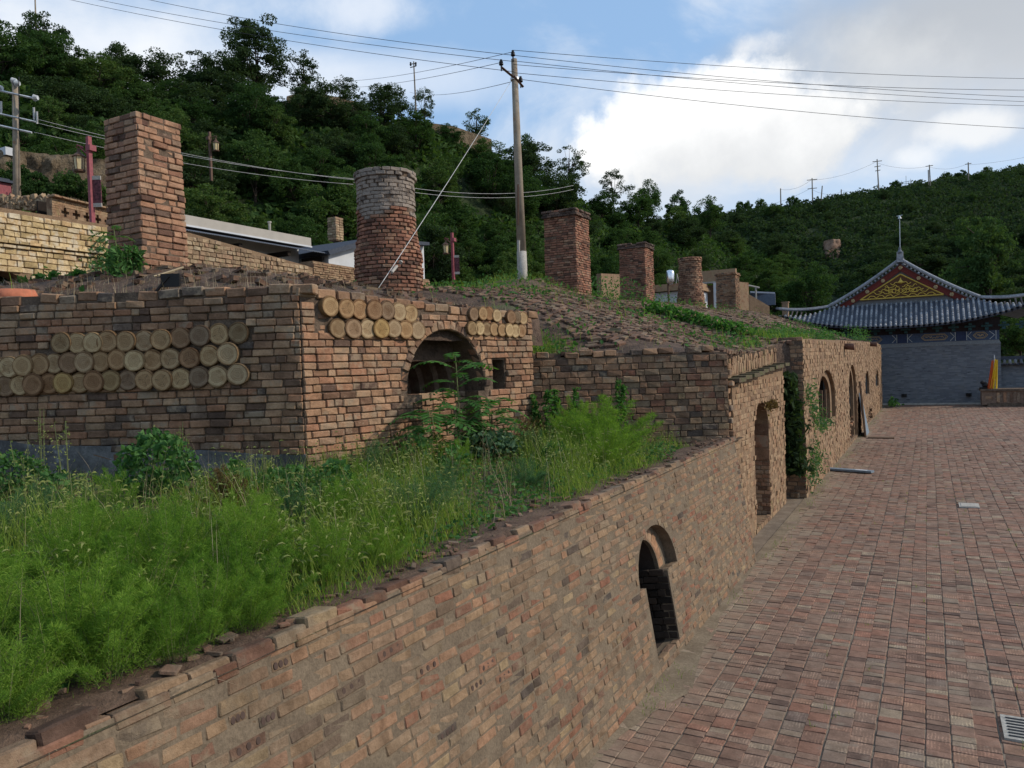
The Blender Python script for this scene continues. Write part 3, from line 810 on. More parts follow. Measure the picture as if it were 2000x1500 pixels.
# ------------------------------------------------------------------ kiln with the log ends
K0, K1 = np.array((-6.9, 7.3, 0)), np.array((-5.83, 11.56, 0))
KF = np.array((-12.9, 4.46, 0))                       # far left end of the front wall, out of frame
zt0 = 4.63
kiln = thing('kiln', 'old brick kiln with rows of round log ends set in its walls', 'kiln', (K0[0], K0[1], 2.1))
uE = (K1 - K0); LE = np.linalg.norm(uE); uE /= LE; nE = np.array((uE[1], -uE[0], 0))
uF = (K0 - KF); LF = np.linalg.norm(uF); uF /= LF; nF = np.array((uF[1], -uF[0], 0))
OE = K0 + uz * 2.0
OF = KF + uz * 2.0
AK = (1.68, 3.24, 1.16, 1.22, 2.10)                   # arch in wall coordinates (s, z above 2.0)
LOW = (1.95, 3.10)
hole = [(1.68, 1.16)] + [(LOW[0], 1.16), (LOW[0], 0.12), (LOW[1], 0.12), (LOW[1], 1.16)] + arch(1.68, 3.24, 1.16, 1.22, 2.10, 20)[1:]
slot = [(3.43, 1.17), (3.70, 1.17), (3.70, 1.64), (3.43, 1.64)]
topE = [(0, 2.60), (0.9, 2.56), (1.8, 2.50), (2.9, 2.43), (LE, 2.42)]
side = poly_wall([(0, -0.1), (LE, -0.1)] + topE[::-1], [hole, slot], OE, uE, uz, nE, 0.45).obj('side_wall', M_JOINT, kiln)
topF = [(0, 2.60), (LF, 2.62)]
front = poly_wall([(0, -0.1), (LF - 0.03, -0.1), (LF - 0.03, 2.62), (0, 2.62)], [], OF, uF, uz, nF, 0.45).obj('front_wall', M_JOINT, kiln)
# stepped rings of the tunnel mouth, back to front
ring_b = []
mb = MB()
for i in range(5):
    sh = 0.10 * i
    x0, x1, zt = 1.68 + sh * 0.55, 3.24 - sh * 1.05, 2.10 - sh * 0.95
    d0 = 0.30 + 0.24 * i
    hl = arch(x0, x1, 0.9, 1.22 - sh * 0.2, zt, 20)
    poly_wall([(1.35, 0.2), (3.41, 0.2), (3.41, 2.35), (1.35, 2.35)], [hl], OE - nE * (d0 + 0.152), uE, uz, nE, 0.235, mb)
mb.obj('arch_ring', M_LINING, kiln)
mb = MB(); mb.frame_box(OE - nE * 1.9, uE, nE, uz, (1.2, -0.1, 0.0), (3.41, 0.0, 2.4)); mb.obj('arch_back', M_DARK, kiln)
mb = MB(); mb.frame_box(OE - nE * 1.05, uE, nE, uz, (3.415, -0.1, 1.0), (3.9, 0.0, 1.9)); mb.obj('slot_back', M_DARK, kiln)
# brick sill that closes the lower part of the mouth, set back from the face
mb = MB(); mb.frame_box(OE - nE * 0.46, uE, nE, uz, (1.6, 0.0, 0.10), (3.38, 0.14, 1.06)); mb.obj('sill_core', M_JOINT, kiln)
def hE(s, z):
    if in_arch(s, z, AK, 0.10): return True
    if LOW[0] - 0.01 < s < LOW[1] + 0.01 and 0.1 < z < 1.2: return True
    if 3.42 < s < 3.71 and 1.16 < z < 1.72: return True
    if z > 2.02 and (0.20 < s < 1.95 or 2.98 < s < 4.27): return True
    return False
def tE(s): return float(np.interp(s, [p[0] for p in topE], [p[1] for p in topE])) - 0.10
eb = []
courses(eb, K_BIG, OE, uE, uz, nE, LE, 2.62, 0.235, 0.097, 0.12, 0.010, hE, tE, 0.02, 0.030, 0.008, 0.8, 0.32, 0.14)
# smaller bricks right of the arch are laid the same way; sill courses
courses(eb, K_BIG, OE - nE * 0.31, uE, uz, nE, LOW[1] + 0.02, 1.16, 0.24, 0.097, 0.12, 0.010, None, None, 0.10, 0.012, 0.008, 0.8, 0.2, 0.1, LOW[0] - 0.02)
# far jamb of the opening
courses(eb, K_BIG, OE + uE * (LOW[1] + 0.012) - nE * 0.36, nE, uz, -uE, 0.34, 1.14, 0.2, 0.097, 0.06, 0.014, None, None, 0.10, 0.006, 0.006, 0.6, 0.3)
# voussoirs
for i in range(21):
    q = math.pi * (i + 0.5) / 21
    a, b = 0.78 + 0.065, 0.88 + 0.065
    cx, cz = 2.46 + a * math.cos(q), 1.22 + b * math.sin(q)
    t = np.array((-a * math.sin(q), b * math.cos(q))); t /= np.linalg.norm(t)
    place(eb, K_BIG, OE + uE * cx + uz * cz + nE * (0.02 - 0.09 + rng.normal(0, 0.006)), uE * t[0] + uz * t[1], nE, uE * (-t[1]) + uz * t[0], 0.118, 0.13, 0.2, 1.0)
# lintel over the slot
place(eb, K_BIG, OE + uE * 3.56 + uz * 1.70 + nE * (-0.03), uE, nE, uz, 0.46, 0.07, 0.12, 0.5)
# infill round the log ends
def hLog(cs, r_):
    return lambda s, z: any((s - a) ** 2 + (z - b) ** 2 < r_ * r_ for a, b in cs)
def on_plane(px, py, o, n):
    d = ray(px, py); t = ((o - CAM) @ n) / (d @ n)
    return CAM + d * t
def survey(zx, zy, x0, y0, o, u, n, pts):
    out = []
    for a, b in pts:
        P = on_plane(x0 + a / zx, y0 + b / zy, o, n); out.append(((P - o) @ u, P[2] - o[2]))
    return out
zf = 2000 / 700
logE = survey(zf, zf, 550, 450, OE, uE, nE, [(253, 425), (345, 438), (425, 442), (503, 445), (575, 448), (640, 455), (708, 465), (305, 548), (388, 550), (470, 550), (542, 550), (612, 550), (676, 555), (748, 558),
    (1058, 468), (1108, 465), (1150, 465), (1190, 477), (1267, 485), (1302, 485), (1338, 490), (1048, 548), (1090, 548), (1133, 552), (1175, 553), (1215, 557), (1253, 558), (1292, 562), (1328, 562)])
logF = survey(zf, zf, 0, 450, OF, uF, nF, [(360, 628), (450, 630), (535, 627), (615, 620), (715, 620), (815, 618), (912, 610), (1017, 600), (1125, 588), (1228, 580), (1338, 572),
    (-65, 772), (5, 765), (72, 762), (148, 755), (232, 748), (315, 742), (402, 738), (487, 735), (575, 730), (668, 722), (765, 728), (862, 725), (962, 717), (1070, 712), (1180, 700), (1283, 690),
    (-35, 880), (45, 870), (125, 862), (203, 860), (285, 855), (368, 850), (455, 850), (540, 843), (630, 838), (725, 835), (822, 835), (920, 835), (1020, 828), (1122, 818), (1225, 815), (1337, 803)])
def tfar(zlo, zhi, s1, s2): return lambda s: zhi
for (sa, sb) in ((0.02, 1.97), (2.96, 4.36)):
    sub = [p for p in logE if sa < p[0] < sb]
    rr = 0.135 if sa < 1 else 0.11
    hh = hLog(sub, rr)
    z = 2.035
    while z < 2.47:
        s = sa - rng.uniform(0, 0.15)
        while s < sb:
            l = rng.uniform(0.08, 0.14)
            if s > sa and s + l < sb and not hh(s + l / 2, z) and z + 0.04 < tE(s):
                if (2.96 < s < 4.3 or 0.2 < s < 1.97) and not in_arch(s + l / 2, z, AK, 0.12):
                    place(eb, K_BIG, OE + uE * (s + l / 2) + uz * z + nE * (-0.055 + rng.normal(0, 0.008)), uE, nE, uz, l * 0.92, 0.062, 0.12, 3)
            s += l
        z += 0.07
# coping bricks on the side wall
s = -0.05
while s < LE:
    l = rng.uniform(0.2, 0.3)
    zc = float(np.interp(s + l / 2, [p[0] for p in topE], [p[1] for p in topE]))
    place(eb, K_BIGD, OE + uE * (s + l / 2) + uz * (zc - 0.055 + rng.normal(0, 0.012)) - nE * (0.12 - 0.035), uE, nE, uz, l - 0.012, 0.125, 0.24, 1.2)
    s += l
fb = []
hF = hLog(logF, 0.150)
def hFF(s, z): return (1.50 < z < 2.19 and hF(s, z))
def tF(s): return 2.60 - 0.06 + 0.04 * math.sin(s * 3.1)
courses(fb, K_BIGD, OF, uF, uz, nF, LF - 0.01, 2.62, 0.235, 0.096, 0.12, 0.010, hFF, tF, 0.50, 0.030, 0.009, 0.9, 0.3, 0.14)
s = 2.0
while s < LF:
    l = rng.uniform(0.22, 0.3)
    if rng.random() < 0.82:
        place(fb, K_BIGD, OF + uF * (s + l / 2) + uz * (2.575 + rng.normal(0, 0.014)) - nF * (0.12 - 0.03), uF, nF, uz, l - 0.014, 0.125, 0.24, 1.5)
    s += l
emit([(side, eb), (front, fb)], kiln, 'brickwork', 300)
# log ends: a short bark-rimmed cylinder each
def log_mesh(seed):
    r_ = random.Random(seed); mb = MB(); seg = 18
    ph = [r_.uniform(0, 6.28) for _ in range(3)]
    def rad(q): return 0.141 * (1 + 0.03 * math.sin(2 * q + ph[0]) + 0.02 * math.sin(3 * q + ph[1]))
    v = []
    for y, s_ in ((0.15, 1.0), (-0.008, 1.0), (-0.018, 0.95), (-0.014, 0.4)):
        for i in range(seg):
            q = 2 * math.pi * i / seg
            v.append((rad(q) * s_ * math.cos(q), y, rad(q) * s_ * math.sin(q)))
    v.append((0, -0.013, 0))
    f = [(k * seg + i, k * seg + (i + 1) % seg, (k + 1) * seg + (i + 1) % seg, (k + 1) * seg + i) for k in range(3) for i in range(seg)]
    f += [(3 * seg + i, 3 * seg + (i + 1) % seg, 4 * seg) for i in range(seg)]
    mb.add(v, f)
    return mb.mesh('log_end', M_LOG, flat=True)
LOGS = [log_mesh(i) for i in range(5)]
for (pts, o_, u_, n_, par) in ((logE, OE, uE, nE, side), (logF, OF, uF, nF, front)):
    for a, b in pts:
        o = bpy.data.objects.new('log_end', random.choice(LOGS))
        sc_ = rng.uniform(0.95, 1.02)
        if par is side and a > 2.9: sc_ *= 0.80
        if par is side and a < 2: sc_ *= 0.98
        q = rng.uniform(0, 6.28)
        X, Y, Z = u_, -n_, uz
        B = np.stack([X, Y, Z], 1)
        Rm = B @ np.array(Matrix.Rotation(q, 3, 'Y')) * sc_
        Rm = np.array(Matrix.Rotation(R(rng.normal(0, 1.5)), 3, 'Z')) @ Rm
        M = np.eye(4); M[:3, :3] = Rm; M[:3, 3] = o_ + u_ * a + uz * b + n_ * (0.03 + rng.uniform(0.0, 0.04))
        link(o, Matrix.Identity(4), par); o.matrix_basis = Matrix(M.tolist())
# cement plinth along the front wall
mb = MB()
zz = np.linspace(0, LF + 0.01, 40)
P = []
for s in zz:
    hgt = float(np.interp(s, [0, LF - 4, LF], [0.98, 0.80, 0.50])) + 0.05 * float(fbm(s, 3, 1.6))
    b_ = OF + uF * s
    P.append((b_ + nF * 0.045 + uz * -0.1, b_ + nF * 0.04 + uz * hgt, b_ + nF * -0.05 + uz * (hgt + 0.02)))
v = [p for row in P for p in row]
mb.add(v, [(3 * i + j, 3 * i + 3 + j, 3 * i + 4 + j, 3 * i + 1 + j) for i in range(len(zz) - 1) for j in range(2)])
mb.obj('plinth', M_PLINTH, kiln)

# ------------------------------------------------------------------ low wall behind the green bush
B0, B1 = np.array((-6.7, 11.73, 0)), np.array((-3.12, 13.82, 0))
uB = B1 - B0; LB = np.linalg.norm(uB); uB /= LB; nB = np.array((uB[1], -uB[0], 0)); OB = B0 + uz * 1.95
back = poly_wall([(0, -0.1), (LB, -0.1), (LB, 1.70), (0, 1.70)], [], OB, uB, uz, nB, 0.4).obj('brick_wall', M_JOINT)
tag(back, 'weathered brick wall between the log end kiln and the tall arch, behind bushes', 'wall')
bb, bb2 = [], []
K_WL = Kind('brick', 0.25, 0.11, 0.11, M_WALL, 6, 0.009, 0.009)
courses(bb, K_WD, OB, uB, uz, nB, LB, 1.70, 0.235, 0.112, 0.1, 0.012, None, None, 0.0, 0.026, 0.009, 1.0, 0.35, 0.2)
bb = [(a, (K_WL if rng.random() < np.clip(((np.array(d)[:3, 3] - OB) @ uB - 2.0) / 1.4, 0, 0.92) else b), c % 6, d) for a, b, c, d in bb]
s = 0.0
while s < LB:
    l = rng.uniform(0.2, 0.28)
    if rng.random() < 0.75:
        place(bb, K_WD, OB + uB * (s + l / 2) + uz * (1.745 + rng.normal(0, 0.012)) - nB * 0.08, uB, nB, uz, l - 0.015, 0.1, 0.22, 2)
    s += l
emit([(back, bb)], back, 'brickwork', 300)

# ------------------------------------------------------------------ kiln front with the tall narrow arch
XF = -3.1
OFc = np.array((XF, 14.05, 0.0))
LFc = 5.55
fac = thing('arched_kiln', 'tan brick kiln front with a tall narrow arch and mossy ledge', 'kiln', (XF, 16.8, 0))
A_T = (1.88, 3.46, 0.08, 1.95, 2.62)
hole = arch(A_T[0], A_T[1], A_T[2], A_T[3], A_T[4], 16)
core = poly_wall([(0, -0.1), (LFc, -0.1), (LFc, 3.30), (0, 3.05)], [hole], OFc, uy, uz, ux, 1.2).obj('front_wall', M_TANJOINT, fac)
upw = poly_wall([(-0.1, 2.9), (LFc, 2.9), (LFc, 3.72), (3.0, 3.60), (-0.1, 3.50)], [], OFc - ux * 0.14, uy, uz, ux, 1.0).obj('upper_wall', M_TANJOINT, fac)
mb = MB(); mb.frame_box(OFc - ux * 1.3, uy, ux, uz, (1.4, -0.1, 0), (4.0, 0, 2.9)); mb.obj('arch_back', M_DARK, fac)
mb = MB()
n_ = 9
for i in range(n_):
    a, b = LFc / n_ * i, LFc / n_ * (i + 1)
    z0 = 3.10 + 0.25 * (i / n_) + rng.normal(0, 0.004)
    mb.frame_box(OFc, uy, ux, uz, (a + 0.005, -0.12, z0), (b - 0.003, 0.13 + rng.uniform(-0.03, 0.04), z0 + 0.075))
mb.obj('ledge', rough_mat('mossy_ledge', (0.14, 0.105, 0.07), (0.13, 0.13, 0.06), 3, 30, 0.8, 0.03), fac)
fb = []
hT = lambda s, z: in_arch(s, z, A_T, 0.01)
courses(fb, K_FAC, OFc, uy, uz, ux, LFc, 3.1, 0.25, 0.10, 0.09, 0.016, hT, lambda s: 3.03 + 0.045 * s, 0.0, 0.008, 0.010, 0.8, 0.3)
# upper wall: headers on end
s = 0.0
while s < LFc:
    l = rng.uniform(0.085, 0.11); hgt = rng.uniform(0.17, 0.24)
    zc = 3.19 + 0.045 * s + hgt / 2
    place(fb, K_FAC, OFc + uy * (s + l / 2) + uz * zc + ux * (-0.14 - 0.03 + rng.normal(0, 0.012)), uy, ux, uz, l - 0.012, hgt, 0.09, 1.5)
    if rng.random() < 0.8:
        place(fb, K_FAC, OFc + uy * (s + l / 2) + uz * (zc + hgt / 2 + 0.06) + ux * (-0.14 - 0.03 + rng.normal(0, 0.02)), uy, ux, uz, l - 0.012, 0.1, 0.09, 2.5)
    s += l
jb = []
courses(jb, K_INF, OFc + uy * (A_T[1] - 0.004) - ux * 1.0, ux, uz, -uy, 1.0, 1.30, 0.2, 0.092, 0.06, 0.014, None, None, 0.08, 0.012, 0.010, 0.9, 0.3)
# large smooth slabs above them on the same jamb
for i in range(4):
    place(jb, K_INF, OFc + uy * (A_T[1] + 0.012) - ux * 0.5 + uz * (1.42 + 0.28 * i), ux, -uy, uz, 0.98, 0.265, 0.06, 0.4)
emit([(core, fb), (core, jb)], fac, 'brickwork', 300)
# ragged toothed end towards the camera
tb = []
for i in range(32):
    z = 0.05 + i * 0.108
    for k in range(2):
        l = rng.uniform(0.18, 0.36)
        place(tb, K_WD, np.array((XF - 0.09 - k * 0.26 - rng.uniform(0, 0.09), 13.98 - rng.uniform(-0.06, 0.10) * (1 if z > 1.9 else 0), z)), ux, -uy, uz, l, 0.095, 0.16, 3)
emit([(core, tb)], fac, 'toothed_brickwork', 120)

# ------------------------------------------------------------------ far kiln building with four arches
XB = -2.74
YB0, YB1 = 20.35, 57.0
OBd = np.array((XB, YB0, 0.0)); LBd = YB1 - YB0
bld = thing('kiln_building', 'long tan brick kiln building with four arched openings along the yard', 'building', (XB, 30, 0))
holes = dict(a1=(2.85, 7.3, 1.52, 2.15, 3.10), a2=(12.4, 16.0, 0.10, 2.0, 3.15), a3=(21.3, 24.2, 1.5, 1.95, 2.72), a4=(29.9, 32.9, 1.6, 1.95, 2.62))
a3low = [(22.7, 0.06), (26.3, 0.06), (26.0, 0.62), (23.2, 0.75)]
hl = [arch(*h, 14) for h in holes.values()] + [a3low]
topB = [(0, 3.97), (12, 4.10), (26, 4.22), (31, 4.28), (LBd, 4.15)]
front_b = poly_wall([(0, -0.1), (LBd, -0.1)] + topB[::-1], hl, OBd, uy, uz, ux, 0.10).obj('front_wall', M_TANJOINT, bld)
mb = MB()
for nm, h in holes.items():
    g = 0.16 if nm in ('a1', 'a2') else 0.05
    if nm in ('a1', 'a2'):
        w_ = h[1] - h[0]
        inn = arch(h[0] + 0.05, h[1] - w_ * 0.11, h[2] - 0.02, h[3] - 0.02, h[4] - 0.18, 14)
        poly_wall([(h[0] - 0.6, h[2] - 0.4), (h[1] + 0.6, h[2] - 0.4), (h[1] + 0.6, h[4] + 0.4), (h[0] - 0.6, h[4] + 0.4)], [inn], OBd - ux * 0.104, uy, uz, ux, 0.12, mb)
mb.obj('arch_ring', M_TANJOINT, bld)
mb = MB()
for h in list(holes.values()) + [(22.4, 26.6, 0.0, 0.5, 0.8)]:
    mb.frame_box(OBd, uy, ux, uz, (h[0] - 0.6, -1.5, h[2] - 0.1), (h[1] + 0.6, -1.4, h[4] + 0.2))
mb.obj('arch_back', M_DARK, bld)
fb = []
def hB(s, z):
    if 22.6 < s < 26.35 and z < 0.72: return True
    return any(in_arch(s, z, h, 0.02) for h in holes.values())
courses(fb, K_FAC, OBd, uy, uz, ux, LBd, 4.3, 0.27, 0.105, 0.09, 0.016, hB, lambda s: float(np.interp(s, [p[0] for p in topB], [p[1] for p in topB])) - 0.02, 0.0, 0.008, 0.012, 0.8, 0.3)
# end wall towards the camera, in its own shade
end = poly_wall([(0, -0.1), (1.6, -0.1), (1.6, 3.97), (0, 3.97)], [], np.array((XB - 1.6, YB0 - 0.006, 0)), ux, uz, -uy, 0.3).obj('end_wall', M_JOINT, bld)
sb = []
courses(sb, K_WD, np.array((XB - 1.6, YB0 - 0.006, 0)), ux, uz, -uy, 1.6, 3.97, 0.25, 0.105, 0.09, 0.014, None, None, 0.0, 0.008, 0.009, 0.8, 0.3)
# wooden bars and rubble in the openings
for i in range(4):
    mb = MB(); mb.box((XB - 0.22, YB0 + 3.5 + 1.0 * i, 1.98), (0.07, 0.10, 0.95)); mb.obj('window_bar', M_WOOD, bld)
rb = []
for i in range(70):
    place(rb, K_WD, np.array((XB - rng.uniform(0.05, 0.8), YB0 + rng.uniform(22.9, 26.1), rng.uniform(0.03, 0.45))), uy, ux, uz, rng.uniform(0.15, 0.3), 0.1, 0.12, 25)
for i in range(60):
    place(rb, K_INF, np.array((XB - rng.uniform(0.1, 0.5), YB0 + rng.uniform(12.6, 15.8), rng.uniform(0.05, 0.9))), uy, ux, uz, 0.2, 0.09, 0.1, 8)
emit([(front_b, fb), (end, sb), (front_b, rb)], bld, 'brickwork', 160)
for (y, z) in ((31.3, 3.86), (46.0, 4.10)):
    mb = MB()
    mb.tube([(XB - 0.2, y, z + 0.02), (XB + 0.30, y, z - 0.02), (XB + 0.34, y, z - 0.02)], [0.10, 0.125, 0.14], 12)
    mb.obj('clay_spout', M_CHIM, bld, flat=False)
# ------------------------------------------------------------------ earth and brick mounds over the kilns
XBK = -20.2
def xf_of(y): return np.interp(y, [7, 9, 11.6, 12.3, 13.8, 14.1, 19.7, 20.3, 60], [-7.3, -6.9, -6.3, -6.0, -3.35, -3.3, -3.45, -3.0, -3.0])
def zf_of(y): return np.interp(y, [7, 11, 12.2, 13.8, 17, 19.6, 20.4, 32, 46, 52, 60], [4.45, 4.3, 3.70, 3.68, 3.62, 3.75, 3.93, 4.06, 4.22, 4.28, 4.1])
def zb_of(y): return np.interp(y, [3, 8, 14, 20, 23.7, 30.7, 39, 47.5, 54, 60], [5.15, 5.27, 5.35, 5.70, 5.80, 5.95, 6.15, 6.3, 5.9, 4.9])
def mound_h(x, y):
    """height of the mound at x, y (arrays)"""
    x = np.asarray(x, float); y = np.asarray(y, float)
    xf, zf, zb = xf_of(y), zf_of(y), zb_of(y)
    d = np.clip(xf - x, 0, None)
    # vault profile: steep at the wall, flattening to the back; valleys between the vaults
    run = 7.9
    t = np.clip(d / run, 0, 1)
    val = 0.5 + 0.5 * np.cos((y - 17.3) / 4.15 * math.pi) if False else 0.0
    c = np.zeros_like(x)
    for yc, hw, amp in ((17.2, 3.2, 0.26), (29.8, 3.0, 0.16), (42.5, 4.5, 0.26)):
        c = c + amp * np.exp(-((y - yc) / hw) ** 2)
    for yc, hw, amp in ((12.7, 1.5, 0.35), (23.8, 2.4, 0.62), (35.8, 2.2, 0.38), (54, 3.5, 0.4)):
        c = c - amp * np.exp(-((y - yc) / hw) ** 2)
    z = zf + (zb - zf) * np.sin(t * math.pi / 2) ** 1.5 + c * np.sin(np.clip(t * 1.1, 0, 1) * math.pi) * 1.1
    z = z + np.clip((-13.5 - x) / 5, 0, 1) * 0.35 + 0.55 * np.exp(-((x + 11.4) / 1.5) ** 2 - ((y - 21.6) / 2.0) ** 2)
    return z + 0.06 * fbm(x, y, 0.9, 4) * np.clip(d / 0.5, 0, 1) + 0.02 * fbm(x, y, 4.0, 5)
ny, nx = 330, 90
Yg = np.linspace(7.6, 59.2, ny)[:, None] * np.ones((1, nx))
tt = np.linspace(0, 1, nx)[None, :] ** 1.3
Xg = xf_of(Yg) + (XBK - xf_of(Yg)) * tt
Zg = mound_h(Xg, Yg)
Zg[:, 0] -= 0.7; Zg[0, :] -= 1.0
grid('kiln_mound', Xg[:, ::-1], Yg[:, ::-1], Zg[:, ::-1], M_DEBRIS)
# vault over the near kiln
def k1_h(a, b):
    """a along the front wall (0 at the corner, 1 far left), b along the side wall"""
    P = (K0[:2] * (1 - a)[..., None] + np.array((-13.4, 4.5)) * a[..., None]) * (1 - b)[..., None] + (K1[:2] * (1 - a)[..., None] + np.array((-15.0, 14.0)) * a[..., None]) * b[..., None]
    dome = np.sin(np.clip(a * 1.9, 0, 1) * math.pi / 2) * np.sin(np.clip(b * 2.6, 0, 1) * math.pi / 2)
    drop = np.clip((b - 0.62) / 0.38, 0, 1) ** 1.3
    z = 4.47 - 0.10 * b + 0.80 * dome * (1 - 0.9 * drop)
    z = z + 0.05 * fbm(P[..., 0], P[..., 1], 1.1, 8) * np.clip(a * 12, 0, 1) * np.clip(b * 12, 0, 1) + 0.015 * fbm(P[..., 0], P[..., 1], 5, 9)
    return P, z
aa, bb_ = np.meshgrid(np.linspace(0.012, 1, 110), np.linspace(0.02, 1.1, 110))
P, z = k1_h(aa, bb_)
z[:, 0] -= 0.5; z[0, :] -= 0.5
grid('kiln_roof_soil', P[..., 0], P[..., 1], z, M_DEBRIS)

# courses of brick showing on the vaults, many lost under soil
K_MND = box_kind(Kind('brick', 0.24, 0.09, 0.08, brick_mat('mound_brick', [(0, (0.08, 0.05, 0.036)), (0.4, (0.16, 0.095, 0.066)), (0.7, (0.22, 0.13, 0.088)), (0.9, (0.27, 0.185, 0.125)), (1, (0.11, 0.08, 0.06))],
                 smear=(0.20, 0.15, 0.10), smear_t=(0.48, 0.62), soot=(0.5, 0.7), moss=(0.10, 0.11, 0.045)), 6))
mbk = []
def lay_mound(y0, y1, dmax, dstep, miss, L=0.24):
    d = 0.04
    while d < dmax:
        y = y0 + rng.uniform(0, 0.25)
        while y < y1:
            x = float(xf_of(y)) - d
            nse = float(fbm(x, y, 0.55, 12)) + 0.25 * float(fbm(x, y, 2.4, 13))
            if nse > miss and rng.random() < 0.93:
                e = 0.08
                h0 = float(mound_h(x, y)); hx = float(mound_h(x - e, y)); hy = float(mound_h(x, y + e))
                tv = np.array((-e, 0, hx - h0)); tv /= np.linalg.norm(tv)
                tu = np.array(((float(xf_of(y + e)) - float(xf_of(y))), e, float(mound_h(float(xf_of(y + e)) - d, y + e)) - h0)); tu /= np.linalg.norm(tu)
                n_ = np.cross(tu, tv); n_ /= np.linalg.norm(n_)
                if n_[2] < 0: n_ = -n_
                # stepped: each course lies a little flatter than the slope
                stp = n_ * 0.9 + uz * 0.35; stp /= np.linalg.norm(stp)
                vv = np.cross(stp, tu); 
                if vv[0] > 0: vv = -vv
                place(mbk, K_MND, np.array((x, y, h0)) + n_ * (0.004 + rng.normal(0, 0.003)), tu, stp, np.cross(tu, -stp) if False else vv, L * rng.uniform(0.75, 1.1), dstep * 0.99, 0.07, 0.9)
            y += L + 0.015
        d += dstep
lay_mound(14.3, 26.5, 7.0, 0.105, -0.30)
lay_mound(26.5, 58.0, 7.0, 0.15, -0.28, 0.30)
lay_mound(11.5, 14.3, 4.5, 0.11, 0.0)
# loose brickbats on the mounds and the broken patch between the second and third vault
def scatter(n, xr, yr, hfun, sz=(0.08, 0.24), kd=K_MND, lift=0.0):
    for i in range(n):
        x, y = rng.uniform(*xr), rng.uniform(*yr)
        if x > float(xf_of(y)) - 0.15: continue
        z = float(hfun(x, y))
        a = rng.uniform(0, 6.28); u_ = np.array((math.cos(a), math.sin(a), rng.normal(0, 0.25))); u_ /= np.linalg.norm(u_)
        n_ = np.array((rng.normal(0, 0.3), rng.normal(0, 0.3), 1)); n_ /= np.linalg.norm(n_); v_ = np.cross(n_, u_); v_ /= np.linalg.norm(v_); n_ = np.cross(u_, v_)
        place(mbk, kd, np.array((x, y, z + lift + 0.02)), u_, n_, v_, rng.uniform(*sz), rng.uniform(0.06, 0.12), rng.uniform(0.04, 0.09))
scatter(120, (-11, -3.4), (13, 26), mound_h)
scatter(200, (-12, -3.2), (26, 56), mound_h)
K_RUB = Kind('brick', 0.24, 0.12, 0.1, M_CHIM1, 5, 0.02, 0.02)
scatter(170, (-7.2, -4.0), (21.3, 27.0), mound_h, (0.12, 0.34), K_RUB, 0.03)
mnd = bpy.data.objects['kiln_mound']
emit([(mnd, mbk)], mnd, 'brickwork', 300)
def k1_scatter(n, kd, sz):
    l = []
    for i in range(n):
        a, b = np.array([rng.uniform(0.02, 0.8)]), np.array([rng.uniform(0.02, 1.0)])
        P, z = k1_h(a, b)
        q = rng.uniform(0, 6.28); u_ = np.array((math.cos(q), math.sin(q), rng.normal(0, 0.15))); u_ /= np.linalg.norm(u_)
        v_ = np.cross(uz, u_); v_ /= np.linalg.norm(v_); n_ = np.cross(u_, v_)
        place(l, kd, np.array((P[0, 0], P[0, 1], z[0] + 0.01)), u_, n_, v_, rng.uniform(*sz), rng.uniform(0.05, 0.11), rng.uniform(0.03, 0.07), 6)
    return l
rs = bpy.data.objects['kiln_roof_soil']
emit([(rs, k1_scatter(420, K_MND, (0.06, 0.26)))], rs, 'rubble', 60)

K_CAP = Kind('brick', 0.22, 0.08, 0.1, brick_mat('sooty_cap_brick', [(0, (0.07, 0.055, 0.048)), (0.5, (0.14, 0.10, 0.08)), (1, (0.20, 0.135, 0.105))], smear=(0.2, 0.165, 0.13)), 6, 0.010, 0.012)
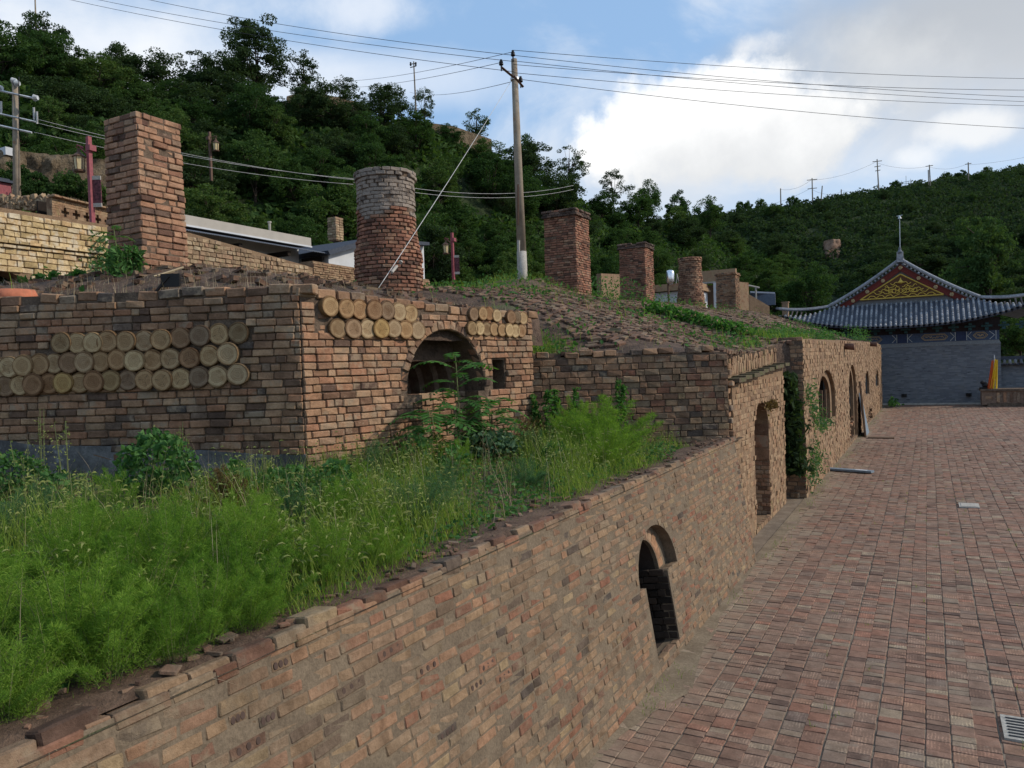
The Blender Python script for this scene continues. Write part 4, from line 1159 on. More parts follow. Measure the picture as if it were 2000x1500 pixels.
# ------------------------------------------------------------------ chimneys
def square_chimney(label, cx, cy, zb, zt, w, kd, H, L, cap, taper=0.06, capmat=None, limit=300, sub=0.8):
    t = thing('square_chimney', label, 'chimney', (cx, cy, zb - sub), 'chimneys on the kiln vaults')
    mb = MB()
    w1 = w * (1 - taper)
    z0 = zb - sub
    def half(z): return 0.5 * (w + (w1 - w) * (z - z0) / (zt - z0))
    ztc = zt - 0.04
    mb.add([(cx + sx * (half(z) - 0.012), cy + sy * (half(z) - 0.012), z) for z in (z0, ztc) for sx, sy in ((-1, -1), (1, -1), (1, 1), (-1, 1))],
           [(3, 2, 1, 0), (4, 5, 6, 7), (0, 1, 5, 4), (1, 2, 6, 5), (2, 3, 7, 6), (3, 0, 4, 7)])
    c = mb.obj('shaft', M_JOINT, t)
    l = []
    for (u_, n_) in ((ux, -uy), (uy, ux), (-ux, uy), (-uy, -ux)):
        z = z0; row = 0
        while z < zt - H * 0.5:
            hw = half(z + H / 2)
            s = -hw - (L / 2 if row % 2 else 0) - rng.uniform(0, 0.04)
            while s < hw:
                ln = L * rng.uniform(0.88, 1.1)
                if rng.random() < 0.25: ln *= 0.55
                a, b = max(s, -hw), min(s + ln, hw)
                s += ln + 0.012
                if b - a < 0.05: continue
                if zt - z < 2 * H and rng.random() < 0.12: continue
                place(l, kd, np.array((cx, cy, z + H / 2)) + u_ * (a + b) / 2 + n_ * (hw - 0.04 + rng.normal(0, 0.011)), u_, n_, uz, b - a, H - 0.014, 0.10, 1.4)
            z += H; row += 1
    for k in range(cap):
        hw = half(zt) + 0.035 + 0.03 * (k % 2 == 0)
        for (u_, n_) in ((ux, -uy), (uy, ux), (-ux, uy), (-uy, -ux)):
            s = -hw
            while s < hw:
                ln = L * rng.uniform(0.7, 1.0); a, b = s, min(s + ln, hw); s += ln + 0.01
                if k == cap - 1 and rng.random() < 0.18: continue
                place(l, capmat or kd, np.array((cx, cy, zt - (cap - 1 - k) * H * 1.0 - H * 0.4 + rng.normal(0, 0.006))) + u_ * (a + b) / 2 + n_ * (hw - 0.06 + rng.normal(0, 0.01)), u_, n_, uz, b - a, H * 0.92, 0.14, 1.4)
    mb = MB(); h_ = half(zt); mb.box((cx, cy, ztc + 0.01), (h_ * 1.2, h_ * 1.2, 0.02)); mb.obj('flue', M_DARK, t)
    emit([(c, l)], t, 'brickwork', limit)
    return t
def round_chimney(label, cx, cy, zb, prof, kd, H, L, split=None, kd2=None, cap=2, limit=300, sub=0.7):
    """prof: radius at relative height 0..1"""
    t = thing('round_chimney', label, 'chimney', (cx, cy, zb - sub), 'chimneys on the kiln vaults')
    z0, zt = zb - sub, prof[-1][0]
    rad = lambda z: float(np.interp(z, [p[0] for p in prof], [p[1] for p in prof]))
    zs = np.linspace(z0, zt - 0.03, 14)
    mb = MB(); mb.lathe((cx, cy, 0), [(rad(z) - 0.022, z) for z in zs], 30)
    c = mb.obj('shaft', M_JOINT, t)
    l = []; z = z0; row = 0
    while z < zt - H * 0.5:
        top = zt - z < H * (cap + 0.5)
        r_ = rad(z + H / 2) + (0.045 if top and cap else 0)
        n_b = max(8, int(2 * math.pi * r_ / (L + 0.02)))
        ph = (0.5 if row % 2 else 0) + rng.uniform(-0.1, 0.1)
        for i in range(n_b):
            q = 2 * math.pi * (i + ph) / n_b
            n_ = np.array((math.cos(q), math.sin(q), 0)); u_ = np.array((-math.sin(q), math.cos(q), 0))
            if top and rng.random() < 0.12: continue
            upper = split is not None and z + H / 2 + 0.12 * math.sin(3 * q) > split
            k_ = kd2 if upper else kd
            out = rng.normal(0, 0.010) + (-0.010 if upper else 0.008)
            ln = 2 * math.pi * r_ / n_b - (0.006 if upper else 0.022)
            if rng.random() < 0.2: ln *= 0.8
            place(l, k_, np.array((cx, cy, z + H / 2)) + n_ * (r_ - 0.045 + out), u_, n_, uz, ln, H - (0.005 if upper else 0.018), 0.10, 1.2)
        z += H; row += 1
    mb = MB(); mb.lathe((cx, cy, zt - 0.03), [(rad(zt) * 0.7, 0), (rad(zt) * 0.7, 0.01)], 20); mb.obj('flue', M_DARK, t)
    emit([(c, l)], t, 'brickwork', limit)
    return t
square_chimney('largest and nearest square brick chimney, left of the round one', -10.95, 8.22, 5.29, 7.66, 0.845, K_CH1, 0.098, 0.25, 0, 0.08)
K_FARC = Kind('brick', 0.22, 0.08, 0.1, M_KILN_DARK, 5, 0.008, 0.011)
round_chimney('thick round brick chimney, red below and grey above, between two square ones', -10.6, 14.05, 5.35,
              [(4.5, 0.76), (5.35, 0.75), (6.15, 0.73), (6.65, 0.635), (7.75, 0.645), (7.92, 0.645)], K_CH, 0.084, 0.185, 6.98, K_CHG, 2)
square_chimney('square red brick chimney with dark collar just right of the pole', -10.56, 23.85, 5.85, 8.62, 1.18, K_CH, 0.078, 0.22, 3, 0.05, K_CAP)
square_chimney('middle square red brick chimney, smaller, next to the water tank house', -10.57, 30.9, 6.04, 8.42, 1.14, K_CH, 0.078, 0.22, 3, 0.05, K_CAP)
round_chimney('slim round tan brick chimney between two far square chimneys', -10.58, 39.2, 6.27, [(5.4, 0.74), (6.27, 0.72), (7.4, 0.60), (8.2, 0.55), (8.74, 0.54)], Kind('brick', 0.21, 0.1, 0.09, M_CHIM1, 5, 0.012, 0.012), 0.10, 0.2, None, None, 2)
square_chimney('farthest square chimney of grey tan brick, nearest the tiled hall', -10.59, 47.7, 6.4, 8.75, 1.2, K_FARC, 0.08, 0.22, 2, 0.05, None)

# ------------------------------------------------------------------ terraced stone walls at the back
XS = -20.0
def stone_wall(name, label, cat, y0, y1, z0, ztop, kd, L, H, joint, ledge=None, hole=None, limit=300):
    o = np.array((XS, y0, z0)); ln = y1 - y0
    out = [(0, -0.4), (ln, -0.4)] + [(s - y0, z - z0) for s, z in ztop][::-1]
    t = poly_wall(out, [hole] if hole else [], o, uy, uz, ux, 0.6).obj(name, joint)
    tag(t, label, cat)
    tf = lambda s: float(np.interp(s + y0, [p[0] for p in ztop], [p[1] for p in ztop])) - z0
    hz = max(p[1] for p in ztop) - z0
    l = []
    hf = None
    if hole:
        hx = [p[0] for p in hole]; hzm = max(p[1] for p in hole)
        hf = lambda s, z: min(hx) < s < max(hx) and z < hzm
    if ledge is not None:
        hf2 = hf
        hf = lambda s, z: (ledge - 0.05 < z < ledge + 0.16) or (hf2(s, z) if hf2 else False)
    courses(l, kd, o, uy, uz, ux, ln, hz, L, H, 0.12, 0.016, hf, lambda s: tf(s) - 0.02, 0.0, 0.045, 0.014, 1.2, 0.3, 0.25)
    if ledge is not None:
        for k, (zz_, pr) in enumerate(((ledge, 0.06), (ledge + 0.105, 0.11))):
            s = 0.0
            while s < ln:
                a = rng.uniform(0.24, 0.34); place(l, kd, o + uy * (s + a / 2) + uz * zz_ + ux * (pr - 0.06), uy, ux, uz, a - 0.012, 0.075, 0.2, 0.6); s += a
    emit([(t, l)], t, 'stonework', limit, 'stone')
    return t
stone_wall('stone_wall', 'sunlit yellow stone terrace wall with a dark ledge, behind the nearest chimney at left', 'wall', 3.0, 15.6, 5.4, [(3.0, 7.88), (10.9, 7.88), (13.8, 7.86), (15.6, 7.84)], K_ST, 0.29, 0.15, M_TANJOINT,
           1.54, [(7.3, -0.4), (8.6, -0.4), (8.6, 0.72), (7.95, 0.95), (7.3, 0.80)])
stone_wall('stone_wall', 'rough tan rubble wall below the pale canopy roof', 'wall', 15.6, 21.9, 5.4, [(15.6, 8.02), (16.5, 8.01), (21.6, 7.50), (21.9, 7.45)], K_TST, 0.22, 0.14, M_TANJOINT)
K_THIN = box_kind(Kind('brick', 0.26, 0.075, 0.1, M_FACADE, 4))
stone_wall('brick_wall', 'plain tan brick wall below the white walled house', 'wall', 21.9, 29.5, 5.4, [(21.9, 7.72), (29.5, 7.66)], K_THIN, 0.26, 0.085, M_TANJOINT)
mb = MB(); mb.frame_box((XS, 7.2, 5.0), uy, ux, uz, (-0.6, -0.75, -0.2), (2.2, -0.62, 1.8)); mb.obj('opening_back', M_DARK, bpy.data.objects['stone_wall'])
# street on top of the walls
yy = np.linspace(-12, 62, 60)
zs = np.interp(yy, [-12, 14, 22, 30, 62], [7.82, 7.80, 7.40, 7.30, 6.6])
mb = MB(); v = [(XS + 0.02 - 0.3, a, b) for a, b in zip(yy, zs)] + [(-31, a, b + 0.7) for a, b in zip(yy, zs)]
k = len(yy); mb.add(v, [(i, i + 1, k + i + 1, k + i) for i in range(k - 1)])
o = mb.obj('street', M_EARTH, flat=False); o['kind'] = 'structure'
# ------------------------------------------------------------------ hills
def bearing(x): return YAW - math.atan((x - 1000) / F_PX)      # to the left of +Y
HC = [  # bearing column, foot distance, foot height, crest distance, crest height
    (-1500, 30, 8.6, 60, 27), (-600, 27, 8.5, 52, 25.5), (0, 28, 8.8, 52, 23.5), (200, 30, 8.6, 55, 24.0), (400, 34, 8.3, 58, 23.2), (560, 38, 8.0, 60, 24.2),
    (700, 41, 7.8, 62, 23.6), (850, 46, 7.5, 68, 23.8), (1000, 52, 7.2, 78, 23.2), (1130, 58, 7.0, 88, 22.2), (1250, 66, 6.6, 98, 21.2), (1400, 80, 6.0, 112, 21.0), (1520, 92, 5.5, 120, 18.5), (1700, 104, 4.0, 126, 10), (1900, 110, 3.0, 130, 4.0), (2600, 110, 1, 140, 1.5)]
FC = [(1100, 110, 2, 190, 36.0), (1300, 112, 3, 190, 38.5), (1450, 112, 4, 188, 38.6), (1500, 110, 4, 186, 38.8), (1600, 105, 4, 188, 40.5), (1700, 100, 3.6, 192, 43.2), (1815, 96, 3.2, 198, 46.2), (2000, 92, 2.6, 205, 51.0), (2300, 90, 2, 215, 58), (2900, 90, 1, 230, 62)]
def to_h(C_):
    """columns -> bearing (rad), horizontal distances and heights, sorted by bearing"""
    r_ = []
    for x, d0, z0, d1, z1 in C_:
        k = math.sqrt(1 + ((x - 1000) / F_PX) ** 2)
        r_.append((bearing(x), d0 * k, z0, d1 * k, z1))
    return np.array(sorted(r_))
HCa, FCa = to_h(HC), to_h(FC)
def hill_h(th, d, A, seed):
    d0, z0, d1, z1 = (np.interp(th, A[:, 0], A[:, k]) for k in (1, 2, 3, 4))
    t = (d - d0) / (d1 - d0)
    tc_ = np.clip(t, 0, 1)
    z = z0 + (z1 - z0) * (0.55 * tc_ + 0.45 * tc_ * tc_ * (3 - 2 * tc_)) - np.clip(t - 1, 0, 3) * 1.5
    x, y = -np.sin(th) * d, np.cos(th) * d
    return z + 1.1 * fbm(x, y, 0.11, seed) * np.clip(t * 5, 0, 1) * np.clip(1.4 - t, 0.25, 1)
def hill(name, A, seed, n_th, n_d):
    th = np.linspace(A[0, 0], A[-1, 0], n_th)[None, :]
    s = np.linspace(-0.08, 2.6, n_d)[:, None]
    d0, d1 = np.interp(th, A[:, 0], A[:, 1]), np.interp(th, A[:, 0], A[:, 3])
    d = d0 + (d1 - d0) * s
    z = hill_h(th + 0 * s, d, A, seed)
    z = np.where(s < 0, z - 2.0, z)
    return grid(name, (-np.sin(th) * d)[:, ::-1], (np.cos(th) * d)[:, ::-1], z[:, ::-1], M_HILL)
hill('hillside', HCa, 21, 260, 90)
hill('far_hillside', FCa, 22, 200, 90)
def on_hill(x, t, A, seed):
    th = bearing(x)
    d0, d1 = np.interp(th, A[:, 0], A[:, 1]), np.interp(th, A[:, 0], A[:, 3])
    d = d0 + (d1 - d0) * t
    return np.array((-math.sin(th) * d, math.cos(th) * d, float(hill_h(np.array(th), np.array(d), A, seed))))

# ------------------------------------------------------------------ trees
def leaf_cards(P, size, rs, flat=0.0, stretch=1.6):
    """one small folded leaf (2 triangles) per point"""
    n = len(P)
    a = rs.normal(size=(n, 3)); a[:, 2] *= (1 - flat); a /= np.linalg.norm(a, axis=1)[:, None]
    b = rs.normal(size=(n, 3)); b -= (b * a).sum(1)[:, None] * a; b /= np.linalg.norm(b, axis=1)[:, None]
    s = size * rs.uniform(0.6, 1.3, n)[:, None]
    c = np.cross(a, b)
    v = np.stack([P - a * s * stretch / 2, P + b * s * 0.5 + c * s * 0.12, P + a * s * stretch / 2, P - b * s * 0.5 + c * s * 0.12], 1).reshape(-1, 3)
    i = np.arange(n)[:, None] * 4
    f = np.concatenate([i, i + 1, i + 2, i + 3], 1)
    return v, f.ravel(), [4] * n
def make_tree(seed, h, w, trunk, ncl, per, lsize, clr, mat, airy=False, lean=0.0):
    rs = np.random.default_rng(seed)
    # clump centres through an uneven crown
    C_ = []
    while len(C_) < ncl:
        p = rs.normal(size=3); p /= np.linalg.norm(p)
        r_ = rs.uniform(0.25, 1.0) ** (0.55 if not airy else 0.7)
        q = p * r_
        if q[2] < -0.75: continue
        lob = 1 + 0.28 * math.sin(2 * math.atan2(q[1], q[0]) + seed) + 0.18 * math.sin(5 * math.atan2(q[1], q[0]) + 2 * seed)
        C_.append((q[0] * w / 2 * lob, q[1] * w / 2 * lob, trunk + (h - trunk) * (0.5 + 0.5 * q[2])))
    C_ = np.array(C_)
    pts = []
    for c in C_:
        rr = clr * rs.uniform(0.55, 1.25)
        m_ = int(per * rs.uniform(0.5, 1.3))
        g = rs.normal(size=(m_, 3)); g /= np.linalg.norm(g, axis=1)[:, None]
        g *= rs.uniform(0.2, 1, (m_, 1)) ** 0.5
        g[:, 2] = g[:, 2] * 0.55
        pts.append(c + g * rr)
    P = np.concatenate(pts)
    mb = MB(); mb.arr(*leaf_cards(P, lsize, rs, 0.35))
    crown = mb.mesh('crown', mat)
    tb = MB()
    bend = rs.normal(0, 0.15, 2)
    top = np.array((bend[0] * 2, bend[1] * 2, trunk + (h - trunk) * 0.62))
    tp = [np.array((0, 0, -0.6)), np.array((bend[0] * 0.3, bend[1] * 0.3, trunk * 0.5)), np.array((bend[0], bend[1], trunk)), top]
    r0 = 0.028 * h * (0.75 if airy else 1)
    tb.tube(tp, [r0 * 1.2, r0 * 0.85, r0 * 0.65, r0 * 0.25], 6)
    for c in C_[rs.permutation(len(C_))[:min(len(C_), 16)]]:
        s_ = tp[2] + (top - tp[2]) * rs.uniform(-0.2, 0.8)
        mid = (s_ + c) / 2 + np.array((0, 0, 0.12 * h * rs.uniform(-0.3, 0.6)))
        tb.tube([s_, mid, c], [r0 * 0.34, r0 * 0.22, r0 * 0.07], 4, False)
    return crown, tb.mesh('trunk', M_BARK, flat=False), h
PROTO = {
    'full': [make_tree(s, 7.0, 5.6, 1.3, 66, 170, 0.145, 0.85, M_TREE) for s in (1, 2, 3)],
    'dark': [make_tree(s, 6.0, 5.0, 0.8, 60, 165, 0.135, 0.85, M_TREE2) for s in (4, 5)],
    'airy': [make_tree(s, 7.0, 4.4, 2.0, 46, 85, 0.115, 0.60, M_TREE2, True) for s in (6, 7)],
    'pale': [make_tree(21, 7.0, 5.0, 1.0, 66, 170, 0.145, 0.8, M_PALE)],
    'bush': [make_tree(s, 2.6, 3.6, 0.15, 34, 110, 0.16, 0.62, M_TREE) for s in (8, 9)],
    'big': [make_tree(12, 9.0, 8.6, 2.2, 95, 190, 0.14, 0.92, M_TREE2)],
}
TREEID = [0]
def put_tree(kind, pos, h, label, group=None, wide=1.0, name='tree', cat='tree'):
    ps = PROTO[kind]; crown, trunk, h0 = ps[TREEID[0] % len(ps)]; TREEID[0] += 1
    t = thing(name, label, cat, pos, group)
    s = h / h0
    M = Matrix.Translation(Vector([float(q) for q in pos])) @ Matrix.Rotation(rng.uniform(0, 6.28), 4, 'Z') @ Matrix.Diagonal((s * wide, s * wide, s, 1))
    for nm, me in (('crown', crown), ('trunk', trunk)):
        o = bpy.data.objects.new(nm, me); link(o, Matrix.Identity(4), t); o.matrix_basis = M
    return t
# skyline trees that stand out, by bearing, crest side of the slope, height
def sky_tree(kind, x, t, ytop, label, wide=1.0):
    p = on_hill(x, t, HCa, 21)
    _, yb, D = pix(p)
    h = (yb - ytop) * D / F_PX
    put_tree(kind, p - uz * 0.2, max(1.5, h), label, None, wide)
sky_tree('full', 15, 0.95, 55, 'small tree at the far left of the ridge', 0.6)
sky_tree('airy', 110, 0.9, 4, 'tall loose tree rising at left beside the thin mast', 1.0)
sky_tree('full', 95, 0.95, 28, 'leafy tree under the tall loose one beside the thin mast', 0.6)
sky_tree('full', 40, 0.85, 75, 'dense broad tree at the left edge below the loose tall one', 1.2)
sky_tree('full', 150, 0.85, 62, 'dense rounded dark tree right of the thin mast', 0.95)
sky_tree('full', 262, 0.95, 90, 'compact round tree alone against the white cloud left', 0.85)
sky_tree('airy', 350, 0.95, 140, 'low dark scraggy tree between the compact round one and the lacy one', 0.9)
sky_tree('airy', 415, 1.0, 82, 'lacy see-through tree left of the largest tree', 1.15)
sky_tree('big', 530, 0.96, 38, 'largest spreading tree on the ridge, with several trunks', 0.92)
sky_tree('airy', 610, 0.98, 85, 'loose tree leaning out right of the largest tree', 1.0)
sky_tree('airy', 690, 1.06, 142, 'thin lacy tree above the earthen wall on the ridge', 1.3)
sky_tree('airy', 765, 0.99, 150, 'slim open tree left of the ridge mast', 0.8)
sky_tree('airy', 845, 0.97, 162, 'slim open tree right of the ridge mast', 0.85)
sky_tree('airy', 945, 0.97, 200, 'open tree just left of the leaning concrete pole', 0.9)
sky_tree('full', 1045, 0.92, 262, 'leafy tree just right of the leaning concrete pole', 0.7)
sky_tree('airy', 1130, 0.97, 272, 'lacy round tree against the cloud above the third chimney', 0.85)
sky_tree('airy', 1212, 0.97, 322, 'small lacy tree alone on the skyline, above the fourth chimney', 0.9)
sky_tree('full', 1275, 0.95, 352, 'rounded tree on the ridge, right of the small lacy tree', 0.7)
sky_tree('full', 1335, 0.95, 372, 'bushy tree on the ridge above the slim round chimney', 0.7)
sky_tree('full', 1395, 0.95, 380, 'last bushy tree of the near ridge, by the far slope', 0.75)
GH = 'trees on the hillside behind the kilns'
ZONES = [(80, 'above the left concrete pole'), (215, 'above the left red street lamp'), (380, 'behind the nearest square chimney'), (530, 'above the canopy shed'), (680, 'above the white walled house'),
         (830, 'behind the thick round chimney'), (960, 'left of the leaning pole'), (1070, 'behind the leaning pole'), (1180, 'behind the third chimney'), (1290, 'behind the fourth chimney'), (1400, 'behind the slim round chimney'), (9999, 'behind the farthest chimney')]
n_t = 0
cells = [(x, t) for t in (0.06, 0.2, 0.34, 0.48, 0.62, 0.76, 0.88) for x in range(-120, 1560, 78)]
rng.shuffle(cells)
for x, t in cells:
    x += rng.uniform(-34, 34); t += rng.uniform(-0.06, 0.06)
    if t < 0.25 and x < 330: continue
    if 0.70 < t and 540 < x < 960 and rng.random() < 0.6: continue
    p = on_hill(x, t, HCa, 21)
    _, _, D = pix(p)
    h = rng.uniform(2.6, 4.8) * (1.15 if D > 70 else 1.0) * (0.7 if D < 42 else 1.0)
    zn = next(w_ for lim, w_ in ZONES if x < lim)
    hz = 'low on the slope' if t < 0.3 else ('halfway up the slope' if t < 0.66 else 'near the top of the slope')
    kd_ = ('full', 'dark', 'full', 'full')[int(rng.integers(4))]
    put_tree(kd_, p - uz * 0.3, h, ('dark' if kd_ == 'dark' else 'green') + ' leafy tree ' + hz + ' ' + zn, GH, rng.uniform(0.9, 1.25)); n_t += 1
GF = 'trees on the far slope'
for t in (0.05, 0.16, 0.28, 0.42, 0.56, 0.7, 0.84):
    for x in range(1380, 2120, 58):
        xx = x + rng.uniform(-26, 26)
        if t > 0.45 and rng.random() < 0.5: continue
        if abs(xx - 1632) < 45 and t < 0.5: continue
        p = on_hill(xx, t + rng.uniform(-0.05, 0.05), FCa, 22)
        put_tree(('dark', 'full')[int(rng.random() < 0.35)], p - uz * 0.4, rng.uniform(4.0, 7.5) * (0.45 if t > 0.45 else 1.0), ('dark tree on the far slope, ' + ('low' if t < 0.25 else 'halfway up' if t < 0.6 else 'high up') + ', ' + ('left of the hall roof' if xx < 1600 else 'above the left half of the hall' if xx < 1757 else 'right of the gable top' if xx < 1900 else 'towards the right edge')), GF, rng.uniform(1.1, 1.6))
p = on_hill(1580, 0.0, HCa, 21); put_tree('full', at(1585, 600, 88) * (1, 1, 0) + uz * 6.0, 8.2, 'bright leafy tree left of the hall roof', None, 0.85)
p = at(1925, 560, 108); put_tree('pale', (p[0], p[1], 7.5), 16.0, 'tall pale green tree on the slope right of the hall gable', None, 0.62)
p = at(1990, 690, 66); put_tree('full', (p[0], p[1], 2.2), 4.6, 'leafy tree behind the tiled yard wall at the right edge', None, 1.0)
for i, (x, y) in enumerate(((70, 372), (105, 380), (140, 372), (185, 385), (60, 395), (225, 388), (-20, 360), (20, 350))):
    p = at(x, y, 26.6 + 0.25 * i); put_tree('bush', p - uz * 0.4, 1.05, 'green bush on the ledge below the bare bank at left', 'bushes below the bank', 0.7, 'bush', 'bush')
for x in (1455, 1470, 1497, 1560):
    p = on_hill(x, 0.99, FCa, 22); put_tree('bush', p, 3.2, 'small round bush on the far ridge line', 'bushes on the far ridge', 0.55, 'bush', 'bush')
for x in (1860, 1885, 1935, 1760):
    p = on_hill(x, 0.99, FCa, 22); put_tree('bush', p, 2.6, 'small round bush on the far ridge line', 'bushes on the far ridge', 0.7, 'bush', 'bush')
# scrub that nobody could count
def scrub(name, A, seed, xr, tr, n, size, mat, hgt):
    rs = np.random.default_rng(seed)
    x = rs.uniform(*xr, n); t = rs.uniform(tr[0] ** 1, tr[1], n)
    th = YAW - np.arctan((x - 1000) / F_PX)
    d0, d1 = np.interp(th, A[:, 0], A[:, 1]), np.interp(th, A[:, 0], A[:, 3])
    d = d0 + (d1 - d0) * t
    X, Y = -np.sin(th) * d, np.cos(th) * d
    Z = hill_h(th, d, A, seed_of[name])
    clump = fbm(X, Y, 0.5, 31) * 1.2 + 0.5
    keep = clump > rs.uniform(-0.1, 0.4, n)
    X, Y, Z, clump = X[keep], Y[keep], Z[keep], clump[keep]
    Z = Z + rs.uniform(0, 1, len(Z)) * hgt * np.clip(clump + 0.2, 0.15, 1.5)
    mb = MB(); mb.arr(*leaf_cards(np.stack([X, Y, Z], 1), size, rs, 0.3))
    o = mb.obj(name, mat); o['kind'] = 'stuff'
seed_of = {'hillside_scrub': 21, 'far_scrub': 22}
scrub('hillside_scrub', HCa, 21, (-150, 1600), (0.0, 1.08), 90000, 0.30, M_TREE, 1.3)
scrub('far_scrub', FCa, 22, (1350, 2150), (0.0, 1.03), 110000, 0.42, M_TREE2, 1.5)
# ------------------------------------------------------------------ buildings at the back
# loess bank behind the concrete pole at left
ny, nx = 40, 60
sx = np.linspace(0, 1, nx)[None, :] * np.ones((ny, 1)); sz = np.linspace(0, 1, ny)[:, None] * np.ones((1, nx))
pa, pb = at(-120, 380, 29.5), at(330, 420, 33)
bx = pa[0] + (pb[0] - pa[0]) * sx; by = pa[1] + (pb[1] - pa[1]) * sx
dep = 0.9 * fbm(sx * 9, sz * 4, 1.0, 41) + 0.3 * fbm(sx * 30, sz * 12, 1.0, 42) - 1.6 * sz
nrm = np.array((pb[1] - pa[1], -(pb[0] - pa[0]))); nrm /= np.linalg.norm(nrm)
grid('loess_bank', (bx + nrm[0] * (dep + 0.6))[:, ::-1][::-1], (by + nrm[1] * (dep + 0.6))[:, ::-1][::-1], (8.0 + 5.0 * sz)[:, ::-1][::-1], M_CLIFF)
# parapet with a row of cross-shaped holes
pw0, pw1 = at(103, 440, 25.0), at(250, 452, 28.0)
u_ = pw1 - pw0; u_[2] = 0; ln = np.linalg.norm(u_); u_ /= ln; n_ = np.array((u_[1], -u_[0], 0))
o_ = np.array((pw0[0], pw0[1], 8.1))
def cross(c, z, a=0.05, b=0.15):
    return [(c - a, z - b), (c + a, z - b), (c + a, z - a), (c + b, z - a), (c + b, z + a), (c + a, z + a), (c + a, z + b), (c - a, z + b), (c - a, z + a), (c - b, z + a), (c - b, z - a), (c - a, z - a)]
hs = [cross(0.5 + 0.44 * i, 1.02) for i in range(int((ln - 0.6) / 0.44))]
par = poly_wall([(0, -0.3), (ln, -0.3), (ln, 1.42), (0, 1.42)], hs, o_, u_, uz, n_, 0.22).obj('parapet_wall', M_FACADE)
tag(par, 'brick parapet pierced by a row of cross shaped holes, left of the nearest chimney', 'wall')
l = []
courses(l, box_kind(Kind('brick', 0.24, 0.07, 0.06, M_FACADE, 4)), o_, u_, uz, n_, ln, 1.4, 0.24, 0.075, 0.06, 0.012, lambda s, z: 0.84 < z < 1.2 and 0.3 < s, None, 0, 0.008, 0.005, 0.4)
for k in range(2):
    s = -0.05
    while s < ln:
        place(l, K_THIN, o_ + u_ * (s + 0.15) + uz * (1.46 - 0.78 * k) + n_ * (0.03), u_, n_, uz, 0.28, 0.07, 0.3 if k == 0 else 0.1, 0.8); s += 0.3
emit([(par, l)], par, 'brickwork', 60)
mb = MB(); mb.frame_box(o_, u_, n_, uz, (0.1, -0.75, 0.2), (ln, -0.7, 1.4)); mb.obj('shade_sheet', M_DARK, par)  # near-black sheet added behind the crosses, stands in for their shade
# low rubble wall under the bank and red roadside box
g = at(5, 378, 27.5)
t = thing('roadside_box', 'small red box with a dark tiled lid at the far left edge', 'box', (g[0], g[1], g[2] - 0.1))
mb = MB(); mb.box((g[0] - 0.2, g[1], g[2] + 0.12), (0.6, 0.5, 0.5)); mb.obj('body', M_RED, t)
mb = MB(); mb.box((g[0] - 0.2, g[1], g[2] + 0.42), (0.85, 0.7, 0.09)); mb.box((g[0] - 0.2, g[1], g[2] + 0.50), (0.55, 0.45, 0.08)); mb.obj('lid', M_ROOFBED, t)
g = at(30, 302, 31); mb = MB(); mb.box((g[0] - 1.2, g[1], g[2] + 0.2), (1.6, 0.3, 0.32)); tag(mb.obj('white_parapet', M_WHITE), 'short white parapet under the bank behind the concrete pole', 'wall')
l = []
for i in range(120):
    x = rng.uniform(-30, 120); g = at(x, rng.uniform(385, 408), 25.8)
    place(l, K_TST, g, ux, -uy, uz, rng.uniform(0.15, 0.35), rng.uniform(0.12, 0.22), 0.15, 12)
rw = MB(); a, b = at(-60, 412, 26.1), at(112, 412, 26.1)
uu = (b - a) * (1, 1, 0); le = np.linalg.norm(uu); uu /= le
rw.frame_box(np.array((a[0], a[1], 8.3)), uu, np.array((uu[1], -uu[0], 0)), uz, (0, -0.4, -0.8), (le, 0.0, 1.0))
rw = tag(rw.obj('rubble_wall', M_TANJOINT), 'low dry rubble wall behind the left concrete pole', 'wall')
emit([(rw, l)], rw, 'stonework', 120, 'stone')

# shed with pale fascia and corrugated awning
XH = -22.0
sh = thing('canopy_shed', 'long low shed with pale fascia and corrugated awning behind the stone walls', 'shed', (XH, 20.5, 7.6))
y0, y1 = 17.3, 24.05
def zr(y): return 9.02 + 0.0 * (y - y0)
mb = MB(); mb.frame_box((XH, y0, 0), uy, ux, uz, (0, -3.2, 8.72), (y1 - y0, 0.0, 9.06)); mb.obj('fascia', M_FASCIA, sh)
mb = MB(); mb.frame_box((XH, y0, 0), uy, ux, uz, (0, -2.9, 7.0), (y1 - y0, -0.7, 8.74)); mb.obj('wall', M_WHITE, sh)
mb = MB(); mb.frame_box((XH, y0, 0), uy, ux, uz, (-0.02, -0.02, 8.67), (y1 - y0 + 0.02, 0.03, 8.73)); mb.obj('trim', M_WHITE, sh)
mb = MB(); n_c = 150; ya = np.linspace(y0, y1 + 0.5, n_c)
v = [(XH - 0.6, y, 8.66 + 0.03 * (i % 2)) for i, y in enumerate(ya)] + [(XH + 0.62, y, 8.40 + 0.035 * (i % 2)) for i, y in enumerate(ya)] + [(XH + 0.62, y, 8.375 + 0.035 * (i % 2)) for i, y in enumerate(ya)]
mb.add(v, [(i, i + 1, n_c + i + 1, n_c + i) for i in range(n_c - 1)] + [(n_c + i, n_c + i + 1, 2 * n_c + i + 1, 2 * n_c + i) for i in range(n_c - 1)])
mb.obj('awning', M_BLUESTEEL, sh)
for y in (19.9, 22.3, 24.2):
    mb = MB(); mb.frame_box((XH, y, 0), uy, ux, uz, (0, -0.7, 8.12), (0.16, 0.4, 8.30)); mb.obj('beam_end', M_DARK, sh)
for y in (17.6, 23.0):
    mb = MB(); mb.lathe((XH - 1.2, y, 9.1), [(0.05, 0), (0.05, 0.55), (0.08, 0.56), (0.08, 0.62)], 10); mb.obj('vent_pipe', M_CONCP, sh)
